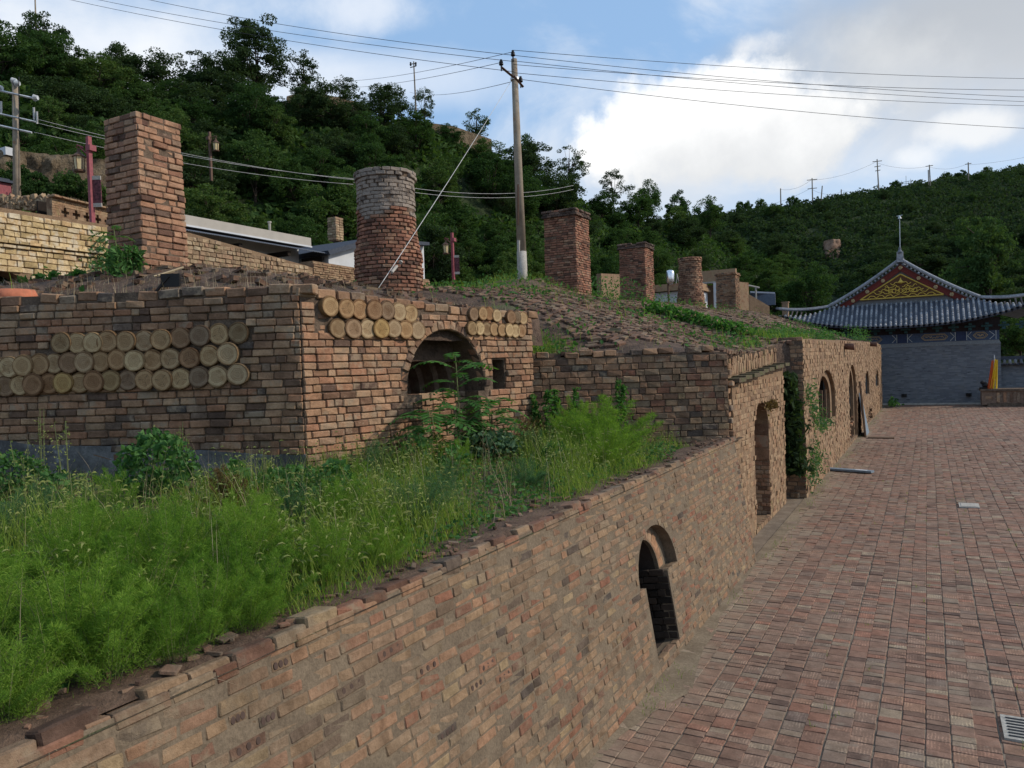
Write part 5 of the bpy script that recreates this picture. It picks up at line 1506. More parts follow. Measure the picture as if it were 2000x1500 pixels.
# white walled house with a sloping dark eave and a brick chimney
hs_ = thing('white_house', 'white walled house with dark sloping eave beside the round chimney', 'house', (-23.5, 27.5, 7.5))
XW = -21.6
mb = MB(); poly_wall([(24.6, 7.4), (31.5, 7.4), (31.5, 9.6), (27.2, 9.25), (24.6, 8.45)], [], (XW, 0, 0), uy, uz, ux, 5.0, mb); mb.obj('wall', M_WHITE, hs_)
mb = MB(); poly_wall([(24.3, 8.33), (27.3, 9.22), (31.5, 9.6), (31.5, 9.75), (27.2, 9.42), (24.2, 8.50)], [], (XW + 0.35, 0, 0), uy, uz, ux, 5.6, mb); mb.obj('eave', M_ROOFBED, hs_)
mb = MB(); mb.frame_box((XW, 0, 0), uy, ux, uz, (27.6, -0.1, 7.7), (30.2, 0.015, 8.75)); mb.obj('window', M_BLUESTEEL, hs_)
for a, b, c, d in ((27.45, 27.65, 7.6, 8.85), (27.45, 30.3, 8.72, 8.9)):
    mb = MB(); mb.frame_box((XW, 0, 0), uy, ux, uz, (a, -0.1, c), (b, 0.05, d)); mb.obj('window_frame', M_BROWN, hs_)
l = []
gx_, gy_, gz = at(655, 445, 37)
for k in range(9):
    for (u2, n2) in ((ux, -uy), (uy, ux)):
        for s in (-0.14, 0.14): place(l, K_TST, np.array((gx_, gy_, gz - 0.55 + 0.12 * k)) + u2 * s + n2 * 0.22, u2, n2, uz, 0.26, 0.11, 0.1, 2)
mb = MB(); mb.box((gx_, gy_, gz - 0.1), (0.42, 0.42, 1.1)); cs = mb.obj('chimney', M_TANJOINT, hs_)
emit([(cs, l)], hs_, 'chimney_bricks', 0)
# far small houses among the chimneys
def simple_wall(name, label, cat, pts, th, mat):
    """low wall along plan points with heights"""
    mb = MB()
    for (p, q) in zip(pts[:-1], pts[1:]):
        p, q = np.array(p), np.array(q)
        d = (q - p) * (1, 1, 0); L_ = np.linalg.norm(d); d /= L_; n2 = np.array((d[1], -d[0], 0))
        poly_wall([(0, -2.5), (L_, -2.5), (L_, q[2] - p[2]), (0, 0)], [], p, d, uz, n2, th, mb)
    return tag(mb.obj(name, mat), label, cat)
a, b = at(1174, 534, 46), at(1216, 536, 50)
simple_wall('plaster_wall', 'tan plastered wall stub between the two square red chimneys', 'wall', [a, b], 0.3, M_TANJOINT)
wh = at(1300, 570, 53)
hw = thing('small_house', 'small white house with flat tiled eave under the steel water tank', 'house', (wh[0], wh[1], 6.4))
mb = MB(); mb.box((wh[0] + 0.3, wh[1] + 1.5, 7.0), (3.6, 3.0, 2.6)); mb.obj('wall', M_WHITE, hw)
mb = MB(); mb.box((wh[0] + 0.3, wh[1] + 1.4, 8.42), (4.0, 3.5, 0.14)); mb.box((wh[0] + 0.3, wh[1] + 1.4, 8.56), (3.9, 3.3, 0.12)); mb.box((wh[0] + 0.3, wh[1] + 1.6, 8.75), (3.7, 2.8, 0.25)); mb.obj('roof', M_FACADE, hw)
tk = at(1309, 545, 50)
t = thing('water_tank', 'shiny steel water tank on a post between the chimneys', 'water tank', (tk[0], tk[1], 6.4))
mb = MB(); mb.tube([(tk[0] - 0.15, tk[1], 6.0), (tk[0] - 0.15, tk[1], tk[2] - 0.2)], 0.07, 8); mb.tube([(tk[0] - 0.15, tk[1], tk[2] - 0.25), (tk[0] + 0.3, tk[1], tk[2] - 0.2)], 0.04, 6); mb.obj('post', M_BROWN, t)
mb = MB(); mb.lathe((tk[0], tk[1], tk[2] - 0.2), [(0.10, -0.15), (0.25, 0), (0.27, 0.05), (0.27, 0.62), (0.22, 0.74), (0.08, 0.78)], 16); mb.obj('tank', plain('stainless', (0.75, 0.76, 0.78), 0.25, 0.9), t, flat=False)
mb = MB(); mb.tube([(tk[0] + 0.35, tk[1] + 0.1, tk[2] - 0.3), (tk[0] + 0.42, tk[1] + 0.1, tk[2] + 0.3), (tk[0] + 0.55, tk[1] + 0.1, tk[2] - 0.4)], 0.035, 6); mb.obj('pipe', M_CONCP, t)
dr = at(1388, 600, 55)
t = thing('doorway', 'white framed doorway in a tan brick wall, left of the farthest square chimney', 'doorway', (dr[0], dr[1], dr[2] - 0.3))
mb = MB(); mb.box((dr[0] + 0.45, dr[1], dr[2] + 0.65), (0.36, 0.3, 2.1)); mb.obj('pillar', M_WHITE, t)
mb = MB(); mb.box((dr[0] - 0.15, dr[1] + 0.5, dr[2] + 0.6), (0.9, 0.1, 2.0)); mb.obj('door', M_WOOD, t)
mb = MB(); mb.box((dr[0] + 0.3, dr[1] + 0.1, dr[2] + 1.74), (2.9, 0.5, 0.10)); mb.obj('slab', M_CONCP, t)
mb = MB(); mb.box((dr[0] + 0.3, dr[1] + 0.2, dr[2] + 2.2), (3.0, 0.35, 0.8)); mb.obj('brick_band', M_FACADE, t)
p1, p2, p3, p4 = at(1440, 550, 57), at(1462, 552, 57.5), at(1463, 575, 57.5), at(1503, 598, 58)
w4 = simple_wall('ruined_wall', 'ruined tan brick wall stepping down right of the farthest chimney', 'wall', [p1, p2], 0.4, M_FACADE)
simple_wall('earth_wall', 'low smooth earth wall sloping down towards the hall roof', 'wall', [p3, p4], 0.4, M_TANJOINT)
pg = thing('pergola', 'pale post and beam frame beside the ruined wall', 'pergola', at(1470, 575, 59) * (1, 1, 0) + uz * 7.0)
a, b, c = at(1455, 556, 59), at(1483, 562, 59), at(1476, 585, 59)
mb = MB(); mb.tube([a, b], 0.07, 6); mb.obj('beam', M_CONCP, pg)
for x, y in ((1458, 557), (1476, 561)):
    a = at(x, y, 59); mb = MB(); mb.tube([a, (a[0], a[1], 6.6)], 0.07, 6); mb.obj('post', M_CONCP, pg)
a, b = at(1465, 572, 63), at(1513, 574, 63)
mb = MB(); mb.tube([a, b], 0.14, 4); mb.box(((a + b) / 2 - uz * 0.55), (2.0, 0.1, 0.9)); tag(mb.obj('low_shed', M_BLUESTEEL), 'dim low shed in the trees left of the hall', 'shed')
gp = at(1534, 600, 61); mb = MB(); mb.box((gp[0], gp[1], gp[2] - 0.4), (0.45, 0.45, 1.5)); mb.box((gp[0], gp[1], gp[2] + 0.38), (0.55, 0.55, 0.08)); tag(mb.obj('gate_pillar', M_FACADE), 'short tan brick pillar left of the hall roof corner', 'pillar')
# earthen walls of a ruined compound on the ridge
for (pts, lab) in (([(560, 188, 58.5), (600, 176, 59), (700, 200, 62)], 'tall earthen wall with a buttressed corner on the ridge, right of the largest tree'),
                   ([(480, 210, 60), (562, 196, 58.4)], 'low dark earthen wall at the foot of the largest tree on the ridge'),
                   ([(780, 232, 66), (885, 246, 69), (960, 272, 72)], 'long low orange earthen wall on the ridge under the leaning pole wires')):
    P_ = [at(*p) for p in pts]
    simple_wall('earthen_wall', lab, 'wall', P_, 0.6, M_CLIFF)
# bare scar on the far slope
g = min((on_hill(1632, q, FCa, 22) for q in np.linspace(0, 1, 200)), key=lambda p_: abs(pix(p_)[1] - 500))
SK = 0.78 * depth_of(g) / 128.0
sx = np.linspace(-1, 1, 16)[None, :] * np.ones((18, 1)); sz = np.linspace(-1, 1, 18)[:, None] * np.ones((1, 16))
wd = 2.2 * SK * (1 - 0.25 * sz) ; dep = 0.7 * fbm(sx * 2, sz * 2, 1, 51) - 1.2 * (sx ** 2) - 0.8 * sz
RB, FB = np.array((math.cos(0.1), math.sin(0.1))), np.array((math.sin(0.1), -math.cos(0.1)))
grid('bare_scar', g[0] + RB[0] * sx * wd + FB[0] * (dep * 2.2 + 0.6), g[1] + RB[1] * sx * wd + FB[1] * (dep * 2.2 + 0.6), g[2] + 1.0 + 2.6 * SK * sz, rough_mat('red_loess', (0.24, 0.14, 0.09), (0.33, 0.215, 0.145), 0.8, 4, 1, 0.2))

# ------------------------------------------------------------------ hall with the grey tiled roof
YH = 60.0
XC, XL_, XR_ = -1.58, -7.4, 4.22
hall = thing('temple_hall', 'grey brick temple hall with curved tiled roof and gilt gable', 'hall', (XC, YH, 0))
mb = MB(); mb.frame_box((0, YH, 0), ux, -uy, uz, (XL_, -14, -0.2), (XR_, 0.0, 4.02)); mb.obj('wall', M_HALL, hall)
mb = MB(); mb.frame_box((0, YH, 0), ux, -uy, uz, (XL_ - 0.02, -0.3, -0.1), (XR_ + 0.02, 0.06, 0.10)); mb.obj('base_course', M_CONCP, hall)
mb = MB()
mb.add([(XL_ - 0.02, YH - 0.04, 3.98), (XR_ + 0.03, YH - 0.04, 3.98), (XR_ - 0.1, YH + 0.16, 4.32), (XL_ - 0.02, YH + 0.16, 4.32), (XL_, YH + 0.3, 3.98), (XR_, YH + 0.3, 3.98)], [(0, 1, 2, 3), (0, 4, 5, 1), (1, 5, 2)])
mb.obj('sloped_course', plain('grey_slope', (0.20, 0.20, 0.195), 0.9), hall)
YBm = YH + 0.10
mb = MB(); mb.frame_box((0, YBm, 0), ux, -uy, uz, (XL_, -0.4, 4.25), (XR_ - 0.05, 0.0, 4.88)); mb.obj('painted_beam', M_BLUE, hall)
mb = MB(); mb.frame_box((0, YBm, 0), ux, -uy, uz, (XL_, -0.5, 4.88), (XR_, -0.1, 5.75)); mb.obj('upper_beam', plain('dark_beam', (0.040, 0.032, 0.034), 0.8), hall)
def strip(pts, w_, mat, name, par, y):
    mb = MB()
    for p, q in zip(pts[:-1], pts[1:]): mb.tube([(p[0], y, p[1]), (q[0], y, q[1])], w_, 4)
    return mb.obj(name, mat, par)
def hexa(cx, cz, w_, h_): return [(cx - w_, cz), (cx - w_ + h_, cz + h_), (cx + w_ - h_, cz + h_), (cx + w_, cz), (cx + w_ - h_, cz - h_), (cx - w_ + h_, cz - h_), (cx - w_, cz)]
for (cx, w_) in ((0.42, 0.80), (3.1, 0.42), (-3.6, 0.8), (-6.3, 0.42)):
    strip(hexa(cx, 4.58, w_, 0.20), 0.018, M_OCHRE, 'cartouche', hall, YBm - 0.02)
    strip(hexa(cx, 4.58, w_ - 0.09, 0.15), 0.014, M_OCHRE, 'cartouche', hall, YBm - 0.02)
    xs = np.linspace(cx - w_ + 0.25, cx + w_ - 0.25, 26)
    strip([(x, 4.58 + 0.085 * math.sin(i * 1.7) * (1 if i % 3 else -0.5)) for i, x in enumerate(xs)], 0.016, M_OCHRE, 'scrollwork', hall, YBm - 0.02)
for cx in (-1.55, 1.98):
    mb = MB(); mb.frame_box((cx, YBm, 0), ux, -uy, uz, (-0.27, 0.0, 4.28), (0.27, 0.05, 4.86)); mb.obj('beam_band', plain('deep_blue', (0.028, 0.04, 0.085), 0.7), hall)
    for s in (-1, 1):
        strip([(cx + s * 0.33, 4.28), (cx + s * 0.33, 4.86)], 0.018, M_LINE, 'beam_line', hall, YBm - 0.02)
        strip([(cx + s * 0.62, 4.84), (cx + s * 0.38, 4.57), (cx + s * 0.62, 4.30)], 0.018, M_LINE, 'beam_line', hall, YBm - 0.02)
strip([(3.62, 4.82), (3.9, 4.57), (3.62, 4.30)], 0.018, M_LINE, 'beam_line', hall, YBm - 0.02)
strip([(3.98, 4.28), (3.98, 4.86)], 0.018, M_LINE, 'beam_line', hall, YBm - 0.02)
# brackets below the eave, rafter ends
for x in np.arange(XL_ + 0.4, XR_ + 1.2, 0.95):
    mb = MB(); mb.box((x, YBm - 0.22, 5.0), (0.20, 0.4, 0.16)); mb.box((x, YBm - 0.36, 5.18), (0.62, 0.18, 0.13)); mb.box((x, YBm - 0.42, 5.33), (0.2, 0.6, 0.12)); mb.obj('bracket', M_GREENP, hall)
rf = MB()
for x in np.arange(-9.0, 6.2, 0.30):
    ez = 5.32 + 1.25 * (abs(x - XC) / 7.9) ** 2.6
    rf.tube([(x, YH - 1.15, ez - 0.02), (x, YH + 0.3, ez + 0.75)], 0.055, 5)
o = rf.obj('rafters', plain('rafter', (0.06, 0.05, 0.05), 0.8), hall)
def eave_z(x): return 5.42 + 1.28 * (abs(x - XC) / 7.9) ** 2.5
YE, YT = YH - 1.35, YH + 1.0
def row_top(x):
    """where a tile row ends at the top: the gable foot or the hip ridge"""
    d = abs(x - XC)
    if d < 4.5: return 1.0
    return max(0.0, 1 - (d - 4.5) / 3.4)
def row_pt(x, t):
    z0 = eave_z(x); z1 = 7.12
    tt_ = t
    return np.array((x, YE + (YT - YE) * tt_, z0 + (z1 - z0) * (0.80 * tt_ + 0.20 * tt_ ** 2)))
xs = np.arange(XC - 7.75, XC + 7.8, 0.31)
bed = MB(); n_x = 60; xv = np.linspace(XC - 7.9, XC + 7.9, n_x)
for i in range(n_x - 1):
    a, b = xv[i], xv[i + 1]; ta, tb_ = row_top(a), row_top(b)
    bed.add([row_pt(a, 0) - uz * 0.05, row_pt(b, 0) - uz * 0.05, row_pt(b, tb_) - uz * 0.05, row_pt(a, ta) - uz * 0.05,
             row_pt(a, 0) - uz * 0.16, row_pt(b, 0) - uz * 0.16, row_pt(b, tb_) - uz * 0.16, row_pt(a, ta) - uz * 0.16], [(0, 1, 2, 3), (7, 6, 5, 4), (4, 5, 1, 0)])
bed.obj('roof_bed', M_ROOFBED, hall)
for x in xs:
    tt_ = row_top(x)
    if tt_ < 0.08: continue
    mb = MB(); n_s = max(3, int(9 * tt_))
    for k in range(n_s):
        a, b = row_pt(x, tt_ * k / n_s), row_pt(x, tt_ * (k + 1) / n_s)
        mb.tube([a + uz * 0.015, b + uz * 0.0], [0.088, 0.078], 7, True)
    mb.tube([row_pt(x, 0) + (0, -0.03, 0.02), row_pt(x, 0) + (0, 0.03, 0.02)], 0.10, 8)
    mb.obj('tile_row', M_ROOFTILE, hall, flat=False)
# drip tiles between the rows
dt = MB()
for x in xs[:-1] + 0.155:
    p = row_pt(x, 0); dt.add([p + (-0.085, -0.04, 0.0), p + (0.085, -0.04, 0.0), p + (0.05, -0.04, -0.10), p + (0, -0.04, -0.14), p + (-0.05, -0.04, -0.10)], [(0, 1, 2, 3, 4), (4, 3, 2, 1, 0)])
dt.obj('drip_tiles', M_ROOFTILE, hall)
# gable
YG = YT + 0.05
def verge(x):
    d = abs(x - XC); t_ = d / 4.75
    return 10.12 - 3.0 * (1.22 * t_ - 0.22 * t_ ** 2) if t_ < 1.2 else 7.0
gx2 = np.linspace(XC - 4.75, XC + 4.75, 41)
vz = [verge(x) for x in gx2]
mb = MB(); poly_wall([(gx2[0], 6.9), (gx2[-1], 6.9)] + [(x, z - 0.2) for x, z in zip(gx2, vz)][::-1], [], (0, YG + 0.25, 0), ux, uz, -uy, 0.2, mb); mb.obj('gable_wall', plain('gable_grey', (0.17, 0.17, 0.17), 0.9), hall)
mb = MB(); poly_wall([(x, z - 0.30) for x, z in zip(gx2, vz)] + [(x, max(6.95, z - 0.76)) for x, z in zip(gx2, vz)][::-1], [], (0, YG + 0.02, 0), ux, uz, -uy, 0.08, mb); mb.obj('bargeboard', M_MAROON, hall)
gb = [(XC - 2.62, 7.50), (XC + 2.62, 7.50), (XC, 9.12)]
mb = MB(); poly_wall(gb, [], (0, YG + 0.045, 0), ux, uz, -uy, 0.06, mb); mb.obj('gilt_panel', M_GILTDK, hall)
strip(gb + [gb[0]], 0.045, M_GOLD, 'gilt_frame', hall, YG + 0.02)
rs = np.random.default_rng(3)
for sgn in (-1, 1):
    for k, (z0_, x0_, x1_) in enumerate(((7.66, 0.05, 2.15), (7.86, 0.05, 1.75), (8.06, 0.1, 1.40), (8.28, 0.08, 1.0), (8.5, 0.05, 0.66))):
        xs2 = np.linspace(x0_, x1_, 30)
        strip([(XC + sgn * x, z0_ + 0.075 * math.sin(x * 11 + k * 1.3) + 0.03 * math.sin(x * 23)) for x in xs2], 0.028, M_GOLD, 'gilt_scroll', hall, YG + 0.0)
for k in range(9):
    q = np.linspace(0, 2 * math.pi, 14); cx, cz, r_ = XC + (k - 4) * 0.22, 8.02 + 0.12 * math.cos(k * 2.1), 0.13
    strip([(cx + r_ * math.cos(a), cz + r_ * math.sin(a)) for a in q], 0.024, M_GOLD, 'gilt_scroll', hall, YG - 0.01)
mb = MB(); mb.lathe((XC, YG, 8.45), [(0.05, 0), (0.17, 0.06), (0.19, 0.14), (0.10, 0.22), (0.05, 0.3), (0.02, 0.42)], 12); mb.obj('gilt_vase', M_GOLD, hall, flat=False)
for x in (XC, XC - 1.12, XC + 1.12, XC - 2.15, XC + 2.15, XC - 3.1, XC + 3.1, XC - 3.95, XC + 3.95):
    mb = MB(); z = verge(x) - 0.54
    for k in range(6):
        a = k * math.pi / 3; mb.lathe((x + 0.085 * math.cos(a), YG - 0.03, z + 0.085 * math.sin(a) - 0.05), [(0.05, 0), (0.05, 0.1)], 6)
    mb.lathe((x, YG - 0.05, z - 0.05), [(0.05, 0), (0.05, 0.1)], 6)
    mb.obj('gilt_rosette', M_OCHRE, hall)
# verge: a raised ridge, a line of short tile ends under it
vt = [(x, YG - 0.10, z) for x, z in zip(gx2, vz)]
mb = MB(); mb.tube([(x, y, z + 0.06) for x, y, z in vt], 0.12, 8); mb.obj('verge_ridge', M_ROOFTILE, hall, flat=False)
for sgn in (-1, 1):
    for k in range(19):
        x = XC + sgn * (0.2 + 0.235 * k); z = verge(x) - 0.16
        mb = MB(); mb.tube([(x, YG - 0.28, z - 0.05), (x, YG + 0.15, z + 0.02)], 0.075, 7); mb.obj('tile_end', M_ROOFTILE, hall, flat=False)
# hip ridges to the lifted corners
for sgn in (-1, 1):
    a = np.array((XC + sgn * 4.6, YG - 0.05, 7.16)); b = np.array((XC + sgn * 8.05, YE - 0.05, 6.95))
    P_ = [a + (b - a) * t + uz * (0.16 * t ** 3 - 0.10 * math.sin(t * math.pi)) for t in np.linspace(0, 1, 12)]
    mb = MB(); mb.tube(P_, [0.09] * 11 + [0.04], 8); mb.tube([p + uz * 0.09 for p in P_], [0.05] * 11 + [0.02], 6); mb.obj('hip_ridge', M_ROOFTILE, hall, flat=False)
    mb = MB()
    sx = np.linspace(0, 1, 12)
    v, f = [], []
    for t in sx:
        x = XC + sgn * (t * 7.9); z = 10.0 - 3.0 * (1.22 * (t * 7.9 / 4.75) - 0.22 * (t * 7.9 / 4.75) ** 2) if t * 7.9 < 4.75 else 7.0 - 0.32 * (t * 7.9 - 4.75)
        v += [(x, YG + 0.3, z), (x, YG + 12, z)]
    mb.add(v, [(2 * i, 2 * i + 1, 2 * i + 3, 2 * i + 2) for i in range(11)]); mb.obj('main_roof', M_ROOFTILE, hall)
mb = MB(); mb.tube([(XC, YG - 0.15, 10.25), (XC, YG + 12, 10.25)], 0.24, 8); mb.box((XC, YG + 0.0, 10.3), (0.4, 0.5, 0.7)); mb.obj('main_ridge', M_ROOFTILE, hall)
mb = MB(); mb.lathe((XC, YG - 0.1, 10.55), [(0.2, 0), (0.22, 0.1), (0.12, 0.2), (0.08, 0.3), (0.1, 0.36), (0.03, 0.5)], 10); mb.obj('finial', M_ROOFTILE, hall, flat=False)
mp = at(1756, 492, 72)
t = thing('mast_lamp', 'thin pale mast with a small lamp head rising behind the hall gable', 'mast', (mp[0], mp[1], 0))
mt = at(1757, 424, 72)
mb = MB(); mb.tube([(mp[0], mp[1], 3), mt], [0.06, 0.035], 6); mb.obj('pole', M_STEEL, t)
mb = MB(); mb.tube([mt - uz * 0.15, mt + uz * 0.15], [0.16, 0.05], 8); mb.tube([mt + (-0.25, 0, 0.1), mt + (0.25, 0, 0.16)], 0.03, 5); mb.obj('lamp_head', M_STEEL, t)
# yard wall with tiled coping, right of the hall
yw = thing('yard_wall', 'low grey brick yard wall with tiled coping right of the hall', 'wall', (10, YH + 0.5, 0))
mb = MB(); mb.frame_box((XR_ + 0.02, YH + 0.45, 0), ux, -uy, uz, (0, -0.4, -0.1), (16, 0, 2.55)); mb.obj('wall', M_HALL, yw)
mb = MB(); mb.frame_box((XR_ + 0.02, YH + 0.45, 0), ux, -uy, uz, (0, -0.75, 2.55), (16, 0.32, 2.66)); mb.frame_box((XR_ + 0.02, YH + 0.2, 0), ux, -uy, uz, (0, -0.3, 2.9), (16, 0.0, 3.12)); mb.obj('coping', M_ROOFBED, yw)
for i in range(40):
    x = XR_ + 0.2 + 0.31 * i
    mb = MB(); mb.tube([(x, YH + 0.05, 2.62), (x, YH + 0.35, 2.98)], 0.09, 7); mb.obj('tile', M_ROOFTILE, yw, flat=False)
# brick planter, with flag and dark ornament
YP = 57.2
pl_ = thing('planter', 'dark brick planter box with slotted sides in front of the yard wall', 'planter', (7, YP, 0))
mb = MB(); mb.frame_box((2.95, YP, 0), ux, -uy, uz, (0, -1.4, 0.10), (9, 0, 0.98)); mb.obj('body', M_LINING, pl_)
mb = MB(); mb.frame_box((2.95, YP, 0), ux, -uy, uz, (0.3, -1.4, 0), (9, 0.06, 0.22)); mb.obj('foot', M_JOINT, pl_)
mb = MB(); mb.frame_box((2.95, YP, 0), ux, -uy, uz, (-0.08, -1.5, 0.98), (9.1, 0.10, 1.10)); mb.obj('cap', M_JOINT, pl_)
for i in range(16):
    mb = MB(); mb.frame_box((3.75 + 0.36 * i, YP, 0), ux, -uy, uz, (0, 0.0, 0.28), (0.16, 0.05, 0.88)); mb.obj('baluster', M_KILN_DARK, pl_)
mb = MB(); mb.frame_box((3.15, YP, 0), ux, -uy, uz, (0, 0.0, 0.5), (0.36, 0.03, 0.66)); mb.obj('plaque', M_FACADE, pl_)
fl = thing('flag', 'furled yellow and orange flag on a short pole, standing in the brick planter', 'flag', (3.68, YP - 0.1 + 0.6, 1.0))
fx, fy = 3.70, YP + 0.35
mb = MB(); mb.tube([(fx, fy, 0.6), (fx, fy, 3.25)], 0.03, 6); mb.obj('pole', M_STEEL, fl)
def drape(zt, zb, wt, wb, off, seed, mat, name):
    mb = MB(); n1, n2 = 18, 14; v = []
    for i in range(n1):
        t_ = i / (n1 - 1); z = zt + (zb - zt) * t_; w_ = wt + (wb - wt) * t_
        for j in range(n2):
            s_ = j / (n2 - 1)
            v.append((fx + off + (s_ - 0.5) * w_ - 0.18 * t_, fy - 0.06 - 0.07 * math.sin(s_ * 15 + seed + t_ * 1.3) * (0.3 + t_), z + 0.05 * math.sin(s_ * 7 + seed)))
    mb.add(v, [(i * n2 + j, i * n2 + j + 1, (i + 1) * n2 + j + 1, (i + 1) * n2 + j) for i in range(n1 - 1) for j in range(n2 - 1)])
    mb.obj(name, mat, fl, flat=False)
drape(2.95, 1.12, 0.16, 0.40, 0.10, 0.0, M_FLAG, 'cloth')
drape(2.90, 1.05, 0.10, 0.30, -0.10, 2.0, M_FLAGRED, 'border')
mb = MB(); c = np.array((3.15, YP - 0.0 + 0.5, 1.10))
mb.box(c + (0, 0, 0.06), (0.6, 0.3, 0.12)); mb.lathe(c + (0.05, 0, 0.1), [(0.16, 0), (0.2, 0.12), (0.14, 0.26), (0.06, 0.34)], 8); mb.lathe(c + (-0.12, -0.05, 0.28), [(0.06, 0), (0.13, 0.08), (0.12, 0.18), (0.05, 0.26)], 8); mb.tube([c + (0.2, 0, 0.15), c + (0.36, 0, 0.24), c + (0.4, 0, 0.1)], [0.08, 0.06, 0.03], 6)
tag(mb.obj('stone_ornament', M_BLACK), 'small dark carved ornament on the corner of the brick planter', 'ornament')
# hoops / bolts low on the hall wall
for x in (-1.5, 2.35):
    mb = MB(); mb.lathe((x, YH - 0.05, 0.55), [(0.16, 0), (0.16, 0.2)], 8); mb.obj('iron_stud', M_BLACK, hall)
# ------------------------------------------------------------------ poles, lamps, wires
def wire(p, q, sag, r_, label, group, mat=None, name='power_line'):
    p, q = np.asarray(p, float), np.asarray(q, float)
    P_ = [p + (q - p) * t - uz * sag * 4 * t * (1 - t) for t in np.linspace(0, 1, 22)]
    mb = MB(); mb.tube(P_, r_, 4)
    return tag(mb.obj(name, mat or M_WIRE, flat=False), label, 'wire', group)
def insulator(mb, p, s=1.0, d=None):
    mb.lathe(p, [(0.03 * s, 0), (0.03 * s, 0.06 * s), (0.085 * s, 0.08 * s), (0.10 * s, 0.13 * s), (0.06 * s, 0.15 * s), (0.085 * s, 0.18 * s), (0.08 * s, 0.23 * s), (0.05 * s, 0.25 * s), (0.055 * s, 0.30 * s), (0.02 * s, 0.32 * s)], 10)
DP = 24.0
pb, pt = at(1021, 548, DP), at(1004, 116, DP + 0.4)
pole = thing('utility_pole', 'leaning concrete power pole with three dark insulators, standing on the kiln mound', 'utility pole', (pb[0], pb[1], pb[2] - 0.1))
ax = (pt - pb) / np.linalg.norm(pt - pb)
mb = MB(); mb.tube([pb - ax * 0.6, pb + ax * 0.9], [0.16, 0.155], 14); mb.obj('foot_band', M_CONCP, pole, flat=False)
mb = MB(); mb.tube([pb + ax * 0.9, pt], [0.148, 0.095], 14); mb.obj('shaft', M_CONC, pole, flat=False)
a, b = at(979, 131, DP), at(1022, 170, DP)
mb = MB(); mb.tube([a, pt - ax * 0.62 + (0.02, -0.12, 0)], 0.045, 4); mb.obj('cross_arm', M_BROWN, pole)
mb = MB(); mb.tube([at(1003, 148, DP - 0.2), b], 0.045, 4); mb.obj('cross_arm', M_BROWN, pole)
mb = MB(); mb.tube([pt - ax * 0.68, pt - ax * 0.6], 0.14, 12); mb.obj('clamp', M_STEEL, pole)
for (x, y) in ((1002, 113), (979, 131), (1017, 164)):
    p = at(x, y, DP - 0.05); mb = MB(); insulator(mb, p, 0.75); mb.tube([p - uz * 0.12, p + uz * 0.03], 0.02, 6); mb.obj('insulator', M_BLACK, pole, flat=False)
mb = MB(); P_ = [at(1012, y, DP - 0.17) for y in (360, 390, 420, 440)]; mb.tube(P_, [0.03, 0.035, 0.03, 0.02], 5); mb.obj('exposed_rebar', M_BROWN, pole)
s0, s1 = at(1012.5, 545, DP - 0.1), at(1013, 470, DP - 0.05)
mb = MB(); mb.tube([s0 - uz * 0.3, s1], 0.05, 8); tag(mb.obj('conduit_pipe', M_CONCP, None), 'thin pale pipe standing against the leaning concrete pole', 'pipe')
# guy wire to the mound in front of the round chimney
ga, gb2 = at(996, 162, DP), at(737, 566, 13.6)
wire(ga, gb2, 0.05, 0.009, 'pale guy wire slanting from the leaning pole past the round chimney', None, M_PALEWIRE, 'guy_wire')
gm = at(783, 512, 14.6); mb = MB(); mb.tube([gm - (gm - gb2) * 0.02, gm + (gm - gb2) * 0.02], [0.04, 0.03], 6); mb.tube([at(765, 532, 14.1), at(775, 520, 14.35)], 0.028, 6)
tag(mb.obj('guy_insulator', M_CONCP), 'small pale insulator on the guy wire before the round chimney', 'insulator')
GW = 'power lines crossing the sky'
LB = 'thin dark power line crossing the sky'
top = at(1003, 101, DP)
LR = [q + ' power line right of the leaning pole' for q in ('topmost thin dark', 'second highest thin dark', 'third thin dark', 'fourth thin dark', 'second lowest thin dark', 'lowest thin dark')]
for (x0, y0, x1, y1) in ((1003, 98, 2330, 152), (1003, 108, 2330, 196), (1003, 119, 2330, 205), (1003, 126, 2330, 172), (1003, 142, 2330, 208), (1017, 155, 2330, 262)):
    wire(at(x0, y0, DP), at(x1, y1, 30 + 6 * rng.random()), 0.35, 0.0085, LR.pop(0), GW)
LL = ['upper dark power line climbing left over the largest tree', 'middle dark power line climbing left over the largest tree', 'lower dark power line climbing left over the largest tree', 'dark wire sloping down left from the pole top', 'dark wire sloping down left from the cross arm', 'lowest dark wire sloping left from the pole towards the ridge mast']
for (x0, y0, x1, y1, D1) in ((1003, 108, 120, -40, 34), (1003, 120, 60, -30, 36), (1003, 140, 20, -28, 36), (1003, 101, 640, 158, 62), (979, 122, 640, 170, 62), (998, 160, 800, 180, 60)):
    wire(at(x0, y0, DP), at(x1, y1, D1), 0.30, 0.0085, LL.pop(0), GW)
